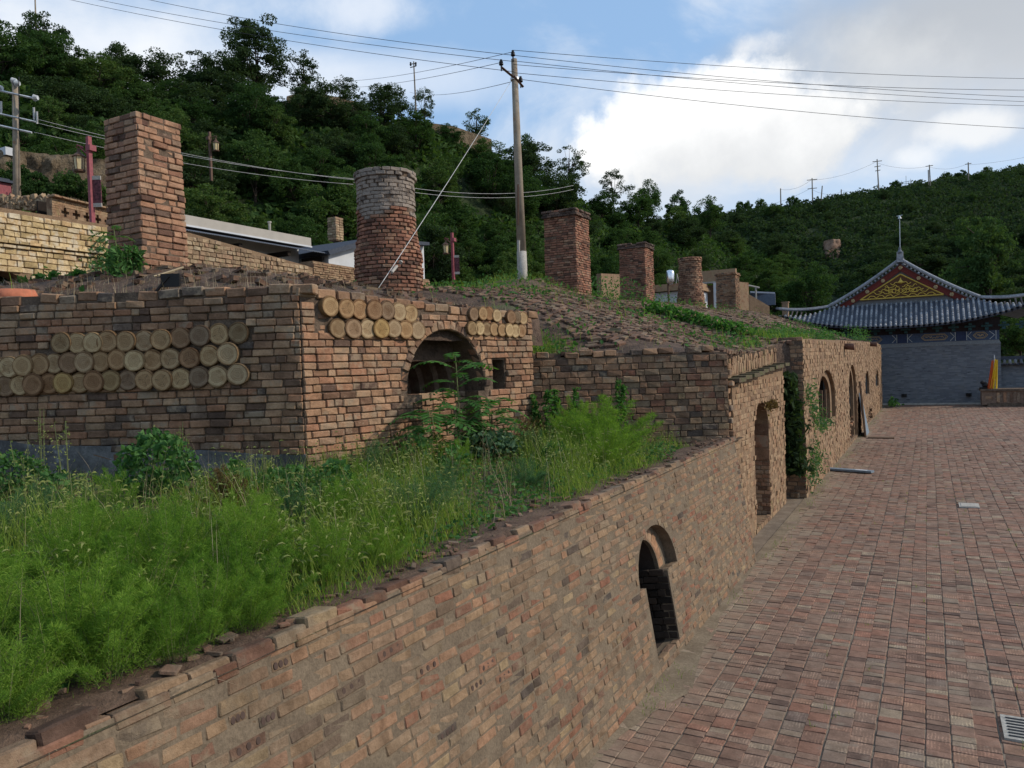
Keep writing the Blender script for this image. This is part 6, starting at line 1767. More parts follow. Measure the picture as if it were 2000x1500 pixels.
# street lamps: red post, hanging lantern, small banner
def street_lamp(label, base, top, D, side, banner=True, paint=None):
    paint = paint or M_RED
    b_, t_ = at(*base, D), at(*top, D)
    H_ = t_[2] - b_[2]
    L_ = thing('street_lamp', label, 'street lamp', b_, 'red lamp posts along the upper street')
    mb = MB(); mb.box((b_[0], b_[1], b_[2] + H_ / 2 - 0.3), (0.11, 0.11, H_ + 0.6)); mb.obj('post', paint, L_)
    r2 = np.array((_r[0], _r[1], 0)) / np.linalg.norm(_r[:2])
    top_ = np.array((b_[0], b_[1], b_[2] + H_))
    mb = MB(); mb.tube([top_ - uz * 0.30 - r2 * 0.16, top_ - uz * 0.22 + r2 * 0.34 * side, top_ - uz * 0.30 + r2 * 0.36 * side], 0.025, 5); mb.tube([top_ - uz * 0.55, top_ - uz * 0.3 + r2 * 0.25 * side], 0.02, 5); mb.box(top_ - uz * 0.33 - r2 * 0.05 * side, (0.2, 0.2, 0.16)); mb.obj('bracket', paint, L_)
    c = top_ - uz * 0.98 + r2 * 0.30 * side
    mb = MB(); mb.lathe(c, [(0.115, 0.05), (0.145, 0.42)], 6); mb.obj('lantern', M_LAMP, L_)
    mb = MB(); mb.lathe(c + uz * 0.42, [(0.19, 0), (0.17, 0.03), (0.05, 0.13), (0.03, 0.25)], 8); mb.lathe(c, [(0.15, 0), (0.16, 0.05)], 8)
    for k in range(6):
        q = k * math.pi / 3; mb.tube([c + (0.12 * math.cos(q), 0.12 * math.sin(q), 0.05), c + (0.15 * math.cos(q), 0.15 * math.sin(q), 0.42)], 0.012, 4)
    mb.obj('lantern_frame', M_BROWN, L_)
    if banner:
        c = np.array((b_[0], b_[1], b_[2] + 0.65)) - r2 * 0.17 * side
        mb = MB(); mb.frame_box(c, r2, np.array((r2[1], -r2[0], 0)), uz, (-0.12, -0.02, -0.32), (0.12, 0.02, 0.34)); mb.obj('banner', plain('banner_print', (0.09, 0.03, 0.035), 0.6, 0, 0.9, 14), L_)
        for z in (-0.43, 0.34):
            mb = MB(); mb.frame_box(c, r2, np.array((r2[1], -r2[0], 0)), uz, (-0.12, -0.02, z), (0.12, 0.02, z + 0.11)); mb.obj('banner_trim', M_CONCP, L_)
    return L_
street_lamp('red street lamp with hanging lantern and banner left of the nearest chimney', (180, 420), (175, 268), 22.0, -1)
street_lamp('red street lamp with hanging lantern between the round chimney and the leaning pole', (886, 545), (881, 455), 36.0, -1)
street_lamp('brownish lamp post with lantern high on the wooded slope right of the nearest chimney', (412, 330), (412, 258), 39.0, 1, False, M_BROWN)
# left concrete pole with white cross arms
DL = 26.0
pb, pt = at(34, 408, DL), at(29, 158, DL)
pl2 = thing('utility_pole', 'pale concrete pole with white cross arms and disc insulators at the left edge', 'utility pole', (pb[0], pb[1], pb[2] - 0.3))
ax = (pt - pb) / np.linalg.norm(pt - pb)
mb = MB(); mb.tube([pb - ax * 0.6, pt], [0.125, 0.085], 12); mb.obj('shaft', M_CONC, pl2, flat=False)
for (x0, y0, x1, y1, r_) in ((-14, 174, 66, 192, 0.035), (-10, 220, 70, 238, 0.03), (-20, 241, 62, 259, 0.035)):
    mb = MB(); mb.tube([at(x0, y0, DL - 0.12), at(x1, y1, DL - 0.12)], r_, 4); mb.obj('cross_arm', M_STEEL, pl2)
for (x, y) in ((70, 191), (1, 172), (34, 163), (28, 158)):
    p = at(x, y, DL - 0.1); mb = MB(); d = np.array((_r[0], _r[1], 0))
    for k in range(4): mb.tube([p + d * (0.035 * k - 0.06), p + d * (0.035 * k - 0.04)], [0.11 - 0.012 * k, 0.11 - 0.012 * k], 10)
    mb.obj('disc_insulator', M_STEEL, pl2)
for (x, y) in ((66, 222), (72, 230), (2, 210)):
    p = at(x, y, DL - 0.1); mb = MB(); mb.tube([p + uz * 0.2, p - uz * 0.2], 0.03, 5); mb.tube([p + uz * 0.2 + (0.06, 0, 0), p - uz * 0.12 + (0.05, 0, 0)], 0.012, 4); mb.obj('jumper', M_PALEWIRE, pl2)
mb = MB(); mb.tube([at(37, y, DL - 0.14) for y in (150, 200, 260, 330, 400)], 0.014, 5); mb.obj('down_cable', M_WIRE, pl2)
GL = 'pale cables from the left pole along the slope'
for (x0, y0, x1, y1) in ((70, 232, 700, 352), (72, 240, 690, 349), (66, 258, 690, 360)):
    wire(at(x0, y0, DL), at(x1, y1, 33), 0.25, 0.008, 'pale cable running from the left concrete pole behind the chimneys', GL, M_PALEWIRE)
for y in (362, 370):
    wire(at(690, y - 14, 33), at(1120, y, 50), 0.6, 0.010, 'pale cable running from the left concrete pole behind the chimneys', GL, M_PALEWIRE)
# masts on the ridge
mb = MB(); a, b = at(68, -20, 56), at(71, 100, 55); mb.tube([a, b - uz * 2], [0.05, 0.09], 6); tag(mb.obj('mast', M_CONC), 'thin grey mast rising out of the trees at the upper left', 'mast')
t = at(808, 120, 66); g = at(814, 245, 66)
mm = thing('ridge_mast', 'thin power mast with a short top bar on the ridge left of the leaning pole', 'mast', g)
mb = MB(); mb.tube([t, g - uz * 2], [0.05, 0.09], 6); mb.obj('pole', M_CONC, mm)
for (x0, x1, y) in ((800, 814, 126), (801, 813, 132)):
    mb = MB(); mb.tube([at(x0, y, 66), at(x1, y - 3, 66)], 0.04, 4); mb.obj('cross_arm', M_BROWN, mm)
for x in (802, 812):
    mb = MB(); p = at(x, 124, 66); mb.tube([p - uz * 0.2, p + uz * 0.1], 0.07, 6); mb.obj('insulator', M_BLACK, mm)
# poles along the far ridge
def ridge_pole(label, x, yt, xb, yb, arms, D=186):
    t, g = at(x, yt, D), at(xb, yb, D)
    o = thing('ridge_pole', label, 'utility pole', g, 'power poles along the far ridge')
    mb = MB(); mb.tube([t, g - uz * 2.5], [0.13, 0.2], 6); mb.obj('shaft', M_CONC, o)
    for dy, wd in arms:
        mb = MB(); k = (dy / max(1, yb - yt)); xm = x + (xb - x) * k; mb.tube([at(xm - wd, yt + dy + 1, D), at(xm + wd, yt + dy - 1, D)], 0.09, 4); mb.obj('cross_arm', M_CONC, o)
RP = [('plain thin pole, leftmost of the poles on the far ridge', 1524.5, 368, 1525, 412, []),
      ('cross armed pole standing below the far ridge line, second from left', 1586, 348, 1588, 428, [(3, 10), (20, 9)]),
      ('leaning plain pole on the far ridge, right of the cross armed one', 1606, 363, 1600, 412, []),
      ('pole with a slanting stay, in the middle of the far ridge', 1643, 370, 1644, 426, []),
      ('tallest cross armed pole on the far ridge, with three short arms', 1713, 311, 1717, 376, [(4, 9), (14, 6), (22, 5)]),
      ('twin pole on the far ridge, near the small antenna frame', 1815, 322, 1818, 366, [(2, 7)]),
      ('rightmost pole on the far ridge, with one short arm', 1891, 317, 1892, 350, [(3, 6)])]
for a in RP: ridge_pole(*a)
mb = MB(); mb.tube([at(1640, 384, 186), at(1653, 428, 186) - uz], 0.12, 5); tag(mb.obj('stay_pole', M_CONC), 'slanting stay pole propping the pole in the middle of the far ridge', 'stay')
mb = MB(); mb.tube([at(1813, 332, 186), at(1814, 366, 186) - uz], 0.12, 5); tag(mb.obj('twin_pole', M_CONC), 'shorter second pole beside the twin pole on the far ridge', 'utility pole')
an = at(1770, 364, 190)
t = thing('antenna_frame', 'small pale antenna frame on the far ridge', 'antenna', an)
for dx, h in ((-0.9, 1.5), (0, 2.6), (0.9, 1.7), (0.45, 1.3)):
    mb = MB(); mb.tube([an + (dx, 0, -1), an + (dx * 1.1, 0, h)], 0.07, 5); mb.obj('rod', M_STEEL, t)
mb = MB(); mb.tube([an + (-1, 0, 0.7), an + (1, 0, 0.7)], 0.07, 5); mb.tube([an + (-1, 0, 1.1), an + (1, 0, 1.2)], 0.07, 5); mb.obj('bar', M_STEEL, t)
GR = 'wires between the far ridge poles'
for (a, b) in (((1524, 370), (1586, 350)), ((1586, 352), (1713, 315)), ((1643, 372), (1717, 360)), ((1713, 318), (1815, 324)), ((1815, 326), (1891, 319)), ((1891, 322), (2100, 280)), ((1586, 370), (1643, 374)), ((1470, 404), (1586, 366))):
    wire(at(*a, 186), at(*b, 188), 0.9, 0.022, 'faint wire strung between the poles of the far ridge', GR)

# ------------------------------------------------------------------ small things on the yard
c0, c1 = at_z(1592, 918, 0.0), at_z(1702, 926, 0.0)
d = c1 - c0; ln = np.linalg.norm(d); d /= ln; nn = np.array((-d[1], d[0], 0))
bd = thing('plank', 'grey plank with a white patch lying on the paving beside the weeds', 'plank', c0)
mb = MB(); mb.frame_box(c0 + uz * 0.03, d, nn, uz, (0, -0.02, 0), (ln, 0.22, 0.055)); mb.obj('board', M_BOARD, bd)
mb = MB(); mb.frame_box(c0 + uz * 0.086, d, nn, uz, (ln * 0.70, 0.03, 0), (ln * 0.9, 0.17, 0.006)); mb.obj('white_patch', M_WHITE, bd)
# blue grey board and dark pole leaning on the far building
lb = thing('leaning_board', 'blue grey board leaning against the far kiln building by the doorway arch', 'board', (-2.4, 36.6, 0))
mb = MB(); mb.add([(-2.42, 36.4, 0.0), (-2.42, 38.6, 0.0), (-2.66, 38.4, 1.5), (-2.66, 36.7, 1.9), (-2.45, 36.4, 0.0), (-2.45, 38.6, 0.0), (-2.69, 38.4, 1.5), (-2.69, 36.7, 1.9)], [(0, 1, 2, 3), (7, 6, 5, 4), (0, 3, 7, 4), (0, 4, 5, 1), (1, 5, 6, 2), (2, 6, 7, 3)]); mb.obj('sheet', M_BOARD, lb)
mb = MB(); mb.tube([(-2.42, 36.2, 0.0), (-2.60, 36.3, 2.4)], 0.05, 6); mb.obj('pole', M_WOOD, lb)
mb = MB(); mb.frame_box((-2.3, 36.2, 0.0), ux, uy, uz, (0, -0.5, 0.002), (1.0, 0.0, 0.05)); tag(mb.obj('floor_board', M_WOOD), 'dark flat board on the paving at the foot of the leaning board', 'board')
# rubble at the gap between the buildings
for i, (x, y) in enumerate(((1535, 968), (1546, 958), (1553, 972), (1565, 969), (1528, 975))):
    p = at_z(x, y, 0.0); me = K_TST.me[i % 6]; o = bpy.data.objects.new('stone', me); s = rng.uniform(0.8, 1.3)
    link(o, Matrix.Translation((p[0], p[1], 0.05 * s + 0.02)) @ Matrix.Rotation(rng.uniform(0, 3), 4, 'Z') @ Matrix.Rotation(rng.uniform(-0.3, 0.3), 4, 'X') @ Matrix.Scale(s, 4))
    tag(o, 'loose pale stone on the paving in the dark gap between the kiln fronts', 'stone', 'loose stones in the gap')
# objects on the near kiln roof
p = at(-14, 566, 9.9)
mb = MB(); mb.lathe((p[0] - 0.05, p[1] + 0.3, p[2] - 0.35), [(0.18, 0.1), (0.25, 0.18), (0.27, 0.28), (0.23, 0.37), (0.20, 0.36), (0.18, 0.3)], 20)
tag(mb.obj('clay_pot', M_TERRA, flat=False), 'orange clay pot on the wall top at the left edge', 'pot')
p = at(330, 542, 9.95)
mb = MB(); d = np.array((_r[0], _r[1], 0)); mb.frame_box(p - uz * 0.12, d, np.array((d[1], -d[0], 0)), uz, (-0.11, -0.05, 0.0), (0.13, 0.0, 0.17)); mb.tube([p + uz * 0.02, p - uz * 0.2 - d * 0.2], 0.02, 5)
fo = tag(mb.obj('floodlight', M_BLACK), 'small black floodlight on the soil above the log end wall', 'floodlight')
for (x0, y0, x1, y1) in ((308, 538, 358, 522), (300, 540, 340, 530)):
    mb = MB(); mb.tube([at(x0, y0, 10.1), at(x1, y1, 10.5)], 0.014, 5); tag(mb.obj('dry_stick', M_STRAW), 'pale dry stick lying above the black floodlight', 'stick', 'pale sticks by the floodlight')
# ------------------------------------------------------------------ grass, weeds and bushes on the terrace
def blades(P, h, w_, lean, rs, segs=3):
    """curved grass blades at points P; vectorised strips"""
    n = len(P)
    a = rs.uniform(0, 2 * math.pi, n)
    d = np.stack([np.cos(a), np.sin(a), np.zeros(n)], 1); s = np.stack([-np.sin(a), np.cos(a), np.zeros(n)], 1)
    rows = []
    for k in range(segs + 1):
        t = k / segs
        c = P + d * (lean * t ** 1.8)[:, None] + np.array((0, 0, 1.0)) * (h * (t - 0.22 * (lean / (h + 1e-6)) * t ** 2))[:, None]
        wd = (w_ * (1 - t) ** 0.6 * 0.5)[:, None]
        if k < segs: rows += [c - s * wd, c + s * wd]
        else: rows.append(c)
    nv = 2 * segs + 1
    v = np.stack(rows, 1).reshape(-1, 3)
    base = np.arange(n)[:, None] * nv
    loops, tot = [], []
    quads = np.concatenate([base + np.array([2 * k, 2 * k + 1, 2 * k + 3, 2 * k + 2]) for k in range(segs - 1)], 1)
    tri = base + np.array([2 * segs - 2, 2 * segs - 1, 2 * segs])
    f = np.concatenate([quads, tri], 1)
    return v, f.ravel(), ([4] * (segs - 1) + [3]) * n, rows[-1], d
def outside_kiln(x, y):
    sF = (x - K0[0]) * nF[0] + (y - K0[1]) * nF[1]; sE = (x - K0[0]) * nE[0] + (y - K0[1]) * nE[1]
    sB = (x - B0[0]) * nB[0] + (y - B0[1]) * nB[1]
    return ((sF > 0.02) | (sE > 0.02)) & ((sB > 0.03) | (y < 11.3)) & ((sE > 0.02) | (y < 9))
def edge_in(y): return -3.09 - 0.12 * (0.5 + fbm(y, y * 0 + 3.0, 1.1, 61)) - 0.25 * np.exp(-((y - 12.6) / 1.2) ** 2)
rs = np.random.default_rng(77)
n = 62000
# denser close to the camera side
y = 1.0 + 12.0 * rs.uniform(0, 1, n) ** 1.25; x = -3.08 - 9.5 * rs.uniform(0, 1, n) ** 1.6
ok = outside_kiln(x, y) & (x < edge_in(y)) & (x < -3.1)
x, y = x[ok], y[ok]
cl = fbm(x, y, 1.3, 62) * 1.4 + 0.55
shade = np.clip((-x - 6.3) / 1.5, 0, 1) * np.clip((8 - y) / 2, 0, 1)              # thin growth in front of the kiln's front wall
ok = rs.uniform(0, 1, len(x)) < np.clip(cl, 0.25, 1) * (1 - 0.8 * shade)
x, y, cl, shade = x[ok], y[ok], cl[ok], shade[ok]
edge = np.clip((edge_in(y) - x) / 0.55, 0, 1)
hh = (0.09 + 0.30 * edge * np.clip(cl * 1.5 - 0.05, 0.25, 1.7)) * rs.uniform(0.55, 1.2, len(x))
hh *= 1 - 0.45 * shade
hh *= np.interp(np.hypot(x + 6.0, y - 9.0), [0, 1.2, 2.5], [1.0, 1.0, 1.0])
P_ = np.stack([x, y, terr_h(x, y) - 0.02], 1)
v, l, t, tips, dirs = blades(P_, hh, 0.005 + 0.004 * rs.uniform(0, 1, len(x)), hh * rs.uniform(0.15, 0.85, len(x)), rs)
mb = MB(); mb.arr(v, l, t)
gr = mb.obj('grass', M_GRASS); gr['kind'] = 'stuff'
# nodding seed heads on some blades
k = np.where((hh > 0.26) & (rs.uniform(0, 1, len(x)) < 0.30) & (x > -7.5))[0][:7500]
mb = MB()
T_, D_, L_ = tips[k], dirs[k], rs.uniform(0.045, 0.085, len(k))
rowv = []
for j, (q, r_) in enumerate(((0, 0.25), (0.35, 1.0), (0.75, 0.8), (1.05, 0.1))):
    c = T_ + D_ * (L_ * q * 0.75)[:, None] + np.array((0, 0, 1.0)) * (L_ * (0.55 * q - 0.62 * q * q))[:, None]
    s = np.stack([-D_[:, 1], D_[:, 0], 0 * D_[:, 0]], 1)
    for a in range(3):
        an = a * 2.094
        rowv.append(c + (s * math.cos(an) + np.array((0, 0, 1.0)) * math.sin(an)) * 0.0075 * r_)
v = np.stack(rowv, 1).reshape(-1, 3); b_ = np.arange(len(k))[:, None] * 12
f = np.concatenate([b_ + np.array([3 * j + a, 3 * j + (a + 1) % 3, 3 * j + 3 + (a + 1) % 3, 3 * j + 3 + a]) for j in range(3) for a in range(3)], 1)
mb.arr(v, f.ravel(), [4] * (9 * len(k)))
sd_ = mb.obj('seed_heads', M_SEED); sd_['kind'] = 'stuff'
# short dry litter and small leaves between the blades
n = 26000
x = -3.25 - 9 * rs.uniform(0, 1, n) ** 1.3; y = 1.0 + 11.5 * rs.uniform(0, 1, n)
ok = outside_kiln(x, y) & (x < -3.2)
x, y = x[ok], y[ok]
P_ = np.stack([x, y, terr_h(x, y) + rs.uniform(0, 0.16, len(x)) * np.clip((edge_in(y) - x) / 0.4 , 0.05, 1)], 1)
mb = MB(); mb.arr(*leaf_cards(P_, 0.035, rs, 0.5)); o = mb.obj('low_weeds', M_BROAD); o['kind'] = 'stuff'
n = 5200
x = -3.0 - 9 * rs.uniform(0, 1, n) ** 1.2; y = 1.0 + 12.5 * rs.uniform(0, 1, n)
ok = outside_kiln(x, y); x, y = x[ok], y[ok]
mb = MB(); mb.arr(*blades(np.stack([x, y, terr_h(x, y) + 0.0], 1), rs.uniform(0.03, 0.30, len(x)) * np.clip((-3.2 - x) * 2, 0.1, 1), np.full(len(x), 0.0035), rs.uniform(0.03, 0.2, len(x)), rs)[:3])
o = mb.obj('dry_stalks', M_STRAW); o['kind'] = 'stuff'
n = 520
x = -3.3 - 4.5 * rs.uniform(0, 1, n); y = 1.2 + 9.5 * rs.uniform(0, 1, n)
ok = outside_kiln(x, y); x, y = x[ok], y[ok]
mb = MB(); mb.arr(*blades(np.stack([x, y, terr_h(x, y)], 1), rs.uniform(0.45, 0.78, len(x)), np.full(len(x), 0.0045), rs.uniform(0.03, 0.35, len(x)), rs)[:3])
o = mb.obj('tall_dry_stalks', M_STRAW); o['kind'] = 'stuff'
# tufts rooted in the paving joints along the wall foot and here and there in the yard
n = 1500
x = -2.66 + np.abs(rs.normal(0, 0.16, n)); y = 5 + 50 * rs.uniform(0, 1, n) ** 1.4
m_ = fbm(x * 0, y, 0.8, 71) > 0.05; x, y = x[m_], y[m_]
x2 = -1.5 + 8 * rs.uniform(0, 1, 160); y2 = 7 + 25 * rs.uniform(0, 1, 160); x2 = np.repeat(x2, 4) + rs.normal(0, 0.02, 640); y2 = np.repeat(y2, 4) + rs.normal(0, 0.03, 640)
P2 = np.concatenate([np.stack([x, y, np.full(len(x), 0.005)], 1), np.stack([x2, y2, np.zeros(640)], 1)])
mb = MB(); mb.arr(*blades(P2, rs.uniform(0.02, 0.09, len(P2)), np.full(len(P2), 0.006), rs.uniform(0.02, 0.07, len(P2)), rs)[:3])
o = mb.obj('joint_weeds', M_GRASS); o['kind'] = 'stuff'

def feather(seed, h, r, nst, nleaf, ll, lw, up_=0.4):
    """fine-leaved bushy weed: many branching stems set with thread-like leaves"""
    rs = np.random.default_rng(seed); mb = MB(); sb = MB()
    pts, dr = [], []
    for i in range(nst):
        a = rs.uniform(0, 2 * math.pi); rr = r * rs.uniform(0.1, 1) ** 0.6
        hh_ = h * rs.uniform(0.65, 1.08) * (1 - 0.35 * (rr / r) ** 2)
        p0 = np.array((0.18 * rr * math.cos(a), 0.18 * rr * math.sin(a), -0.02)); p2 = np.array((rr * math.cos(a), rr * math.sin(a), hh_))
        p1 = np.array((rr * 0.45 * math.cos(a), rr * 0.45 * math.sin(a), hh_ * 0.62))
        t = np.linspace(0, 1, 7)[:, None]
        cv = (1 - t) ** 2 * p0 + 2 * t * (1 - t) * p1 + t * t * p2
        sb.tube(cv[::2], [0.004, 0.003, 0.002, 0.001], 3, False)
        # side sprays
        m_ = nleaf // nst
        tt_ = rs.uniform(0.18, 1.0, m_) ** 0.8
        c = (1 - tt_)[:, None] ** 2 * p0 + 2 * (tt_ * (1 - tt_))[:, None] * p1 + (tt_ ** 2)[:, None] * p2
        sp = rs.normal(size=(m_, 3)); sp[:, 2] = np.abs(sp[:, 2]) * 0.5; sp /= np.linalg.norm(sp, axis=1)[:, None]
        c = c + sp * (rs.uniform(0, 1, m_) ** 0.7 * 0.20 * h * (1.15 - tt_))[:, None]
        d = sp * 0.6 + rs.normal(size=(m_, 3)) * 0.45 + np.array((0, 0, up_)); d /= np.linalg.norm(d, axis=1)[:, None]
        pts.append(c); dr.append(d)
    P = np.concatenate(pts); D = np.concatenate(dr); n = len(P)
    s = rs.normal(size=(n, 3)); s -= (s * D).sum(1)[:, None] * D; s /= np.linalg.norm(s, axis=1)[:, None]
    L = (ll * rs.uniform(0.5, 1.3, n))[:, None]
    v = np.stack([P - s * lw / 2, P + s * lw / 2, P + D * L], 1).reshape(-1, 3)
    mb.arr(v, np.arange(3 * n), [3] * n)
    return mb, sb
def plant(name, label, cat, parts, pos, group=None, scale=1.0, rot=None, wide=1.0):
    """parts: [(name, mesh)]"""
    t = thing(name, label, cat, pos, group)
    M = Matrix.Translation(Vector([float(q) for q in pos])) @ Matrix.Rotation(rng.uniform(0, 6.28) if rot is None else rot, 4, 'Z') @ Matrix.Diagonal((scale * wide, scale * wide, scale, 1))
    for nm, me in parts:
        o = bpy.data.objects.new(nm, me); link(o, Matrix.Identity(4), t); o.matrix_basis = M
    return t
def on_t(x, y): return np.array((x, y, float(terr_h(np.array(x), np.array(y))) - 0.01))
FE = []
for s in (1, 2, 3):
    a, b = feather(s, 0.66, 0.44, 30, 15000, 0.036, 0.0036); FE.append([('foliage', a.mesh('foliage', M_FEATHER)), ('stem', b.mesh('stem', M_STEM))])
FB = []
for s in (4, 5):
    a, b = feather(s, 0.62, 0.46, 40, 11000, 0.030, 0.0042); FB.append([('foliage', a.mesh('foliage', M_BLUEGREEN)), ('stem', b.mesh('stem', M_STEM))])
GFW = 'feathery weeds along the wall top'
for i, (x, y, s) in enumerate(((-3.9, 2.75, 0.95), (-4.25, 3.25, 0.95), (-4.6, 2.85, 0.95), (-3.7, 3.3, 0.80), (-4.65, 3.55, 0.82), (-4.1, 3.75, 0.80), (-5.0, 3.2, 0.80), (-3.55, 2.15, 0.95), (-4.15, 2.1, 0.95), (-3.5, 3.85, 0.7), (-3.36, 2.75, 0.72), (-4.5, 4.1, 0.8), (-3.34, 2.2, 0.72), (-3.4, 3.25, 0.62), (-3.36, 1.75, 0.65), (-3.42, 4.35, 0.5), (-3.3, 1.45, 0.62), (-3.28, 2.5, 0.6), (-3.3, 3.0, 0.55))):
    plant('feathery_weed', 'bright green feathery weed in the thick mass on the near wall top', 'weed', FE[i % 3], on_t(x, y), GFW, s * 1.02)
for i, (x, y, s) in enumerate(((-4.2, 1.55, 0.95), (-5.0, 1.9, 0.9), (-4.6, 1.15, 1.0), (-5.9, 2.5, 0.9), (-6.2, 3.2, 0.8), (-5.6, 1.6, 0.9), (-3.75, 1.45, 0.7), (-6.9, 3.9, 0.75))):
    plant('bluish_weed', 'dark bluish green weed at the lower left edge of the weed mass', 'weed', FB[i % 2], on_t(x, y), 'bluish weeds at lower left', s)
plant('feathery_bush', 'dense bright green feathery bush before the brick wall, on the terrace end', 'bush', FE[0], on_t(-4.05, 10.3), None, 1.5, 1.0, 1.30)
plant('feathery_bush', 'low feathery bush in front of the dense bright one', 'bush', FE[2], on_t(-3.85, 9.7), None, 1.0, 2.6, 1.3)
plant('feathery_bush', 'smaller feathery bush left behind the dense bright one', 'bush', FE[1], on_t(-4.75, 10.9), None, 1.35, 2.0, 0.9)
plant('feathery_bush', 'dark green fine leaved bush beside the wall top, middle of the terrace', 'bush', FB[0], on_t(-3.98, 5.6), None, 0.80, 1.0, 1.25)
plant('feathery_bush', 'low feathery bush between the withered weed and the middle bush', 'bush', FE[2], on_t(-4.6, 5.3), None, 0.72, 3.0, 1.15)
# withered brown weed
a, b = feather(9, 0.50, 0.26, 22, 5200, 0.026, 0.007, 0.6)
plant('withered_weed', 'brown withered weed standing alone in the green', 'weed', [('foliage', a.mesh('foliage', M_DRY)), ('stem', b.mesh('stem', M_DRY))], on_t(-5.75, 5.05), None, 1.0, 0.0, 1.1)
# broad-leaved plant
def broad(seed, h, r, n, size, mat, low=0.05):
    rs = np.random.default_rng(seed)
    g = rs.normal(size=(n, 3)); g /= np.linalg.norm(g, axis=1)[:, None]; g *= rs.uniform(0.3, 1, (n, 1)) ** 0.5
    P = np.stack([g[:, 0] * r, g[:, 1] * r, low + (h - low) * (0.5 + 0.5 * g[:, 2])], 1)
    P[:, :2] *= (1.1 - 0.5 * (P[:, 2:3] / h))
    mb = MB(); mb.arr(*leaf_cards(P, size, rs, 0.0, 1.5))
    sb = MB()
    for i in range(14):
        q = P[rs.integers(n)]; sb.tube([(0, 0, -0.05), q * (0.5, 0.5, 0.6), q], [0.008, 0.006, 0.003], 4, False)
    return [('foliage', mb.mesh('foliage', mat)), ('stem', sb.mesh('stem', M_STEM))]
plant('broadleaf_weed', 'broad leaved green weed before the grey plinth of the front wall', 'weed', broad(1, 0.78, 0.50, 1100, 0.052, M_BROAD), on_t(-7.15, 5.35), None, 1.0, 0.0)
plant('broadleaf_weed', 'low leafy weed at the foot of the kiln corner', 'weed', broad(2, 0.36, 0.65, 900, 0.04, M_BROAD), on_t(-6.35, 6.45), None, 1.0, 0.0)
plant('creeper', 'pale leaved creeper tangled below the arch beside the pinnate sapling', 'creeper', broad(3, 0.42, 0.55, 640, 0.055, leaf_mat('creeper_leaf', [(0, (0.04, 0.08, 0.045)), (0.6, (0.08, 0.14, 0.07)), (1, (0.26, 0.30, 0.19))], 0.25)), on_t(-5.45, 9.35), None, 1.1, 0.0)
plant('broadleaf_weed', 'leafy weed at the left edge before the plinth', 'weed', broad(5, 0.55, 0.5, 700, 0.042, M_BROAD), on_t(-9.2, 5.0), None, 1.0, 0.0)
plant('broadleaf_weed', 'dark leafy weed in the lower left corner', 'weed', broad(6, 0.40, 0.45, 420, 0.06, M_BROAD), on_t(-3.9, 1.25), None, 1.0, 0.0)
GWM = 'mixed weeds among the grass'
for i, (x, y, h, k) in enumerate(((-5.2, 5.9, 0.50, 0), (-4.4, 6.6, 0.45, 1), (-5.9, 6.9, 0.42, 2), (-4.9, 7.6, 0.5, 0), (-3.9, 7.6, 0.42, 1), (-5.3, 8.4, 0.5, 2), (-4.2, 8.9, 0.45, 0), (-3.75, 4.75, 0.36, 2), (-6.6, 5.9, 0.45, 0), (-4.9, 5.0, 0.42, 1), (-6.9, 4.7, 0.5, 2), (-7.7, 4.6, 0.5, 0), (-6.1, 7.6, 0.5, 1), (-5.8, 8.1, 0.55, 0), (-5.0, 9.9, 0.5, 1))):
    me_ = (broad(70 + i, h, 0.26, 150, 0.055, M_BROAD) if k == 0 else None)
    if k == 1: a, b = feather(70 + i, h, 0.30, 16, 4200, 0.034, 0.0045); me_ = [('foliage', a.mesh('foliage', M_BLUEGREEN)), ('stem', b.mesh('stem', M_STEM))]
    if k == 2: a, b = feather(70 + i, h, 0.26, 14, 3200, 0.034, 0.0045, 0.8); me_ = [('foliage', a.mesh('foliage', M_FEATHER)), ('stem', b.mesh('stem', M_STEM))]
    plant('weed', ('leafy', 'bluish fine leaved', 'yellow green fine leaved')[k] + ' weed standing among the grass of the terrace', 'weed', me_, on_t(x, y), GWM)
# pinnate sapling before the arch
def pinnate(seed, h, nl, ll, spread, leaflet=0.095, base=0.35):
    rs = np.random.default_rng(seed); mb = MB(); sb = MB()
    st = [np.array((0, 0, -0.1)), np.array((0.03, 0.02, h * 0.5)), np.array((0.0, 0.05, h * 0.94))]
    sb.tube(st, [0.014, 0.011, 0.006], 6, False)
    V, Lp, T = [], [], []
    nv = 0
    for i in range(nl):
        t = base + (1 - base) * (i + 0.5) / nl
        s0 = np.array((0, 0, h * t * 0.94)); a = i * 2.4 + rs.uniform(-0.4, 0.4)
        d = np.array((math.cos(a), math.sin(a), 0)); L = ll * rs.uniform(0.75, 1.15) * (1 - 0.3 * (t > 0.9))
        el = spread * rs.uniform(0.7, 1.2)
        n_p = 11
        pts = [s0 + d * (L * q * 0.92) + uz * (L * (el * q - 0.62 * q * q)) for q in np.linspace(0, 1, n_p + 1)]
        sb.tube(pts[::3] + [pts[-1]], 0.0035, 4, False)
        side = np.array((-d[1], d[0], 0))
        for k in range(1, n_p + 1):
            q = k / n_p; w_ = leaflet * (1.0 - 0.55 * abs(q - 0.45) * 1.3) * L / ll
            td = pts[k] - pts[k - 1]; td /= np.linalg.norm(td)
            for sg in (-1, 1):
                o = side * sg * 0.9 + td * 0.35 - uz * 0.28 * rs.uniform(0.2, 1.3); o /= np.linalg.norm(o)
                c = pts[k]; wd = td * w_ * 0.21
                V += [c, c + o * w_ * 0.5 - wd, c + o * w_, c + o * w_ * 0.5 + wd]
    n = len(V) // 4
    mb.arr(np.array(V), np.arange(4 * n), [4] * n)
    return [('foliage', mb.mesh('foliage', M_SUMAC)), ('stem', sb.mesh('stem', M_STEM))]
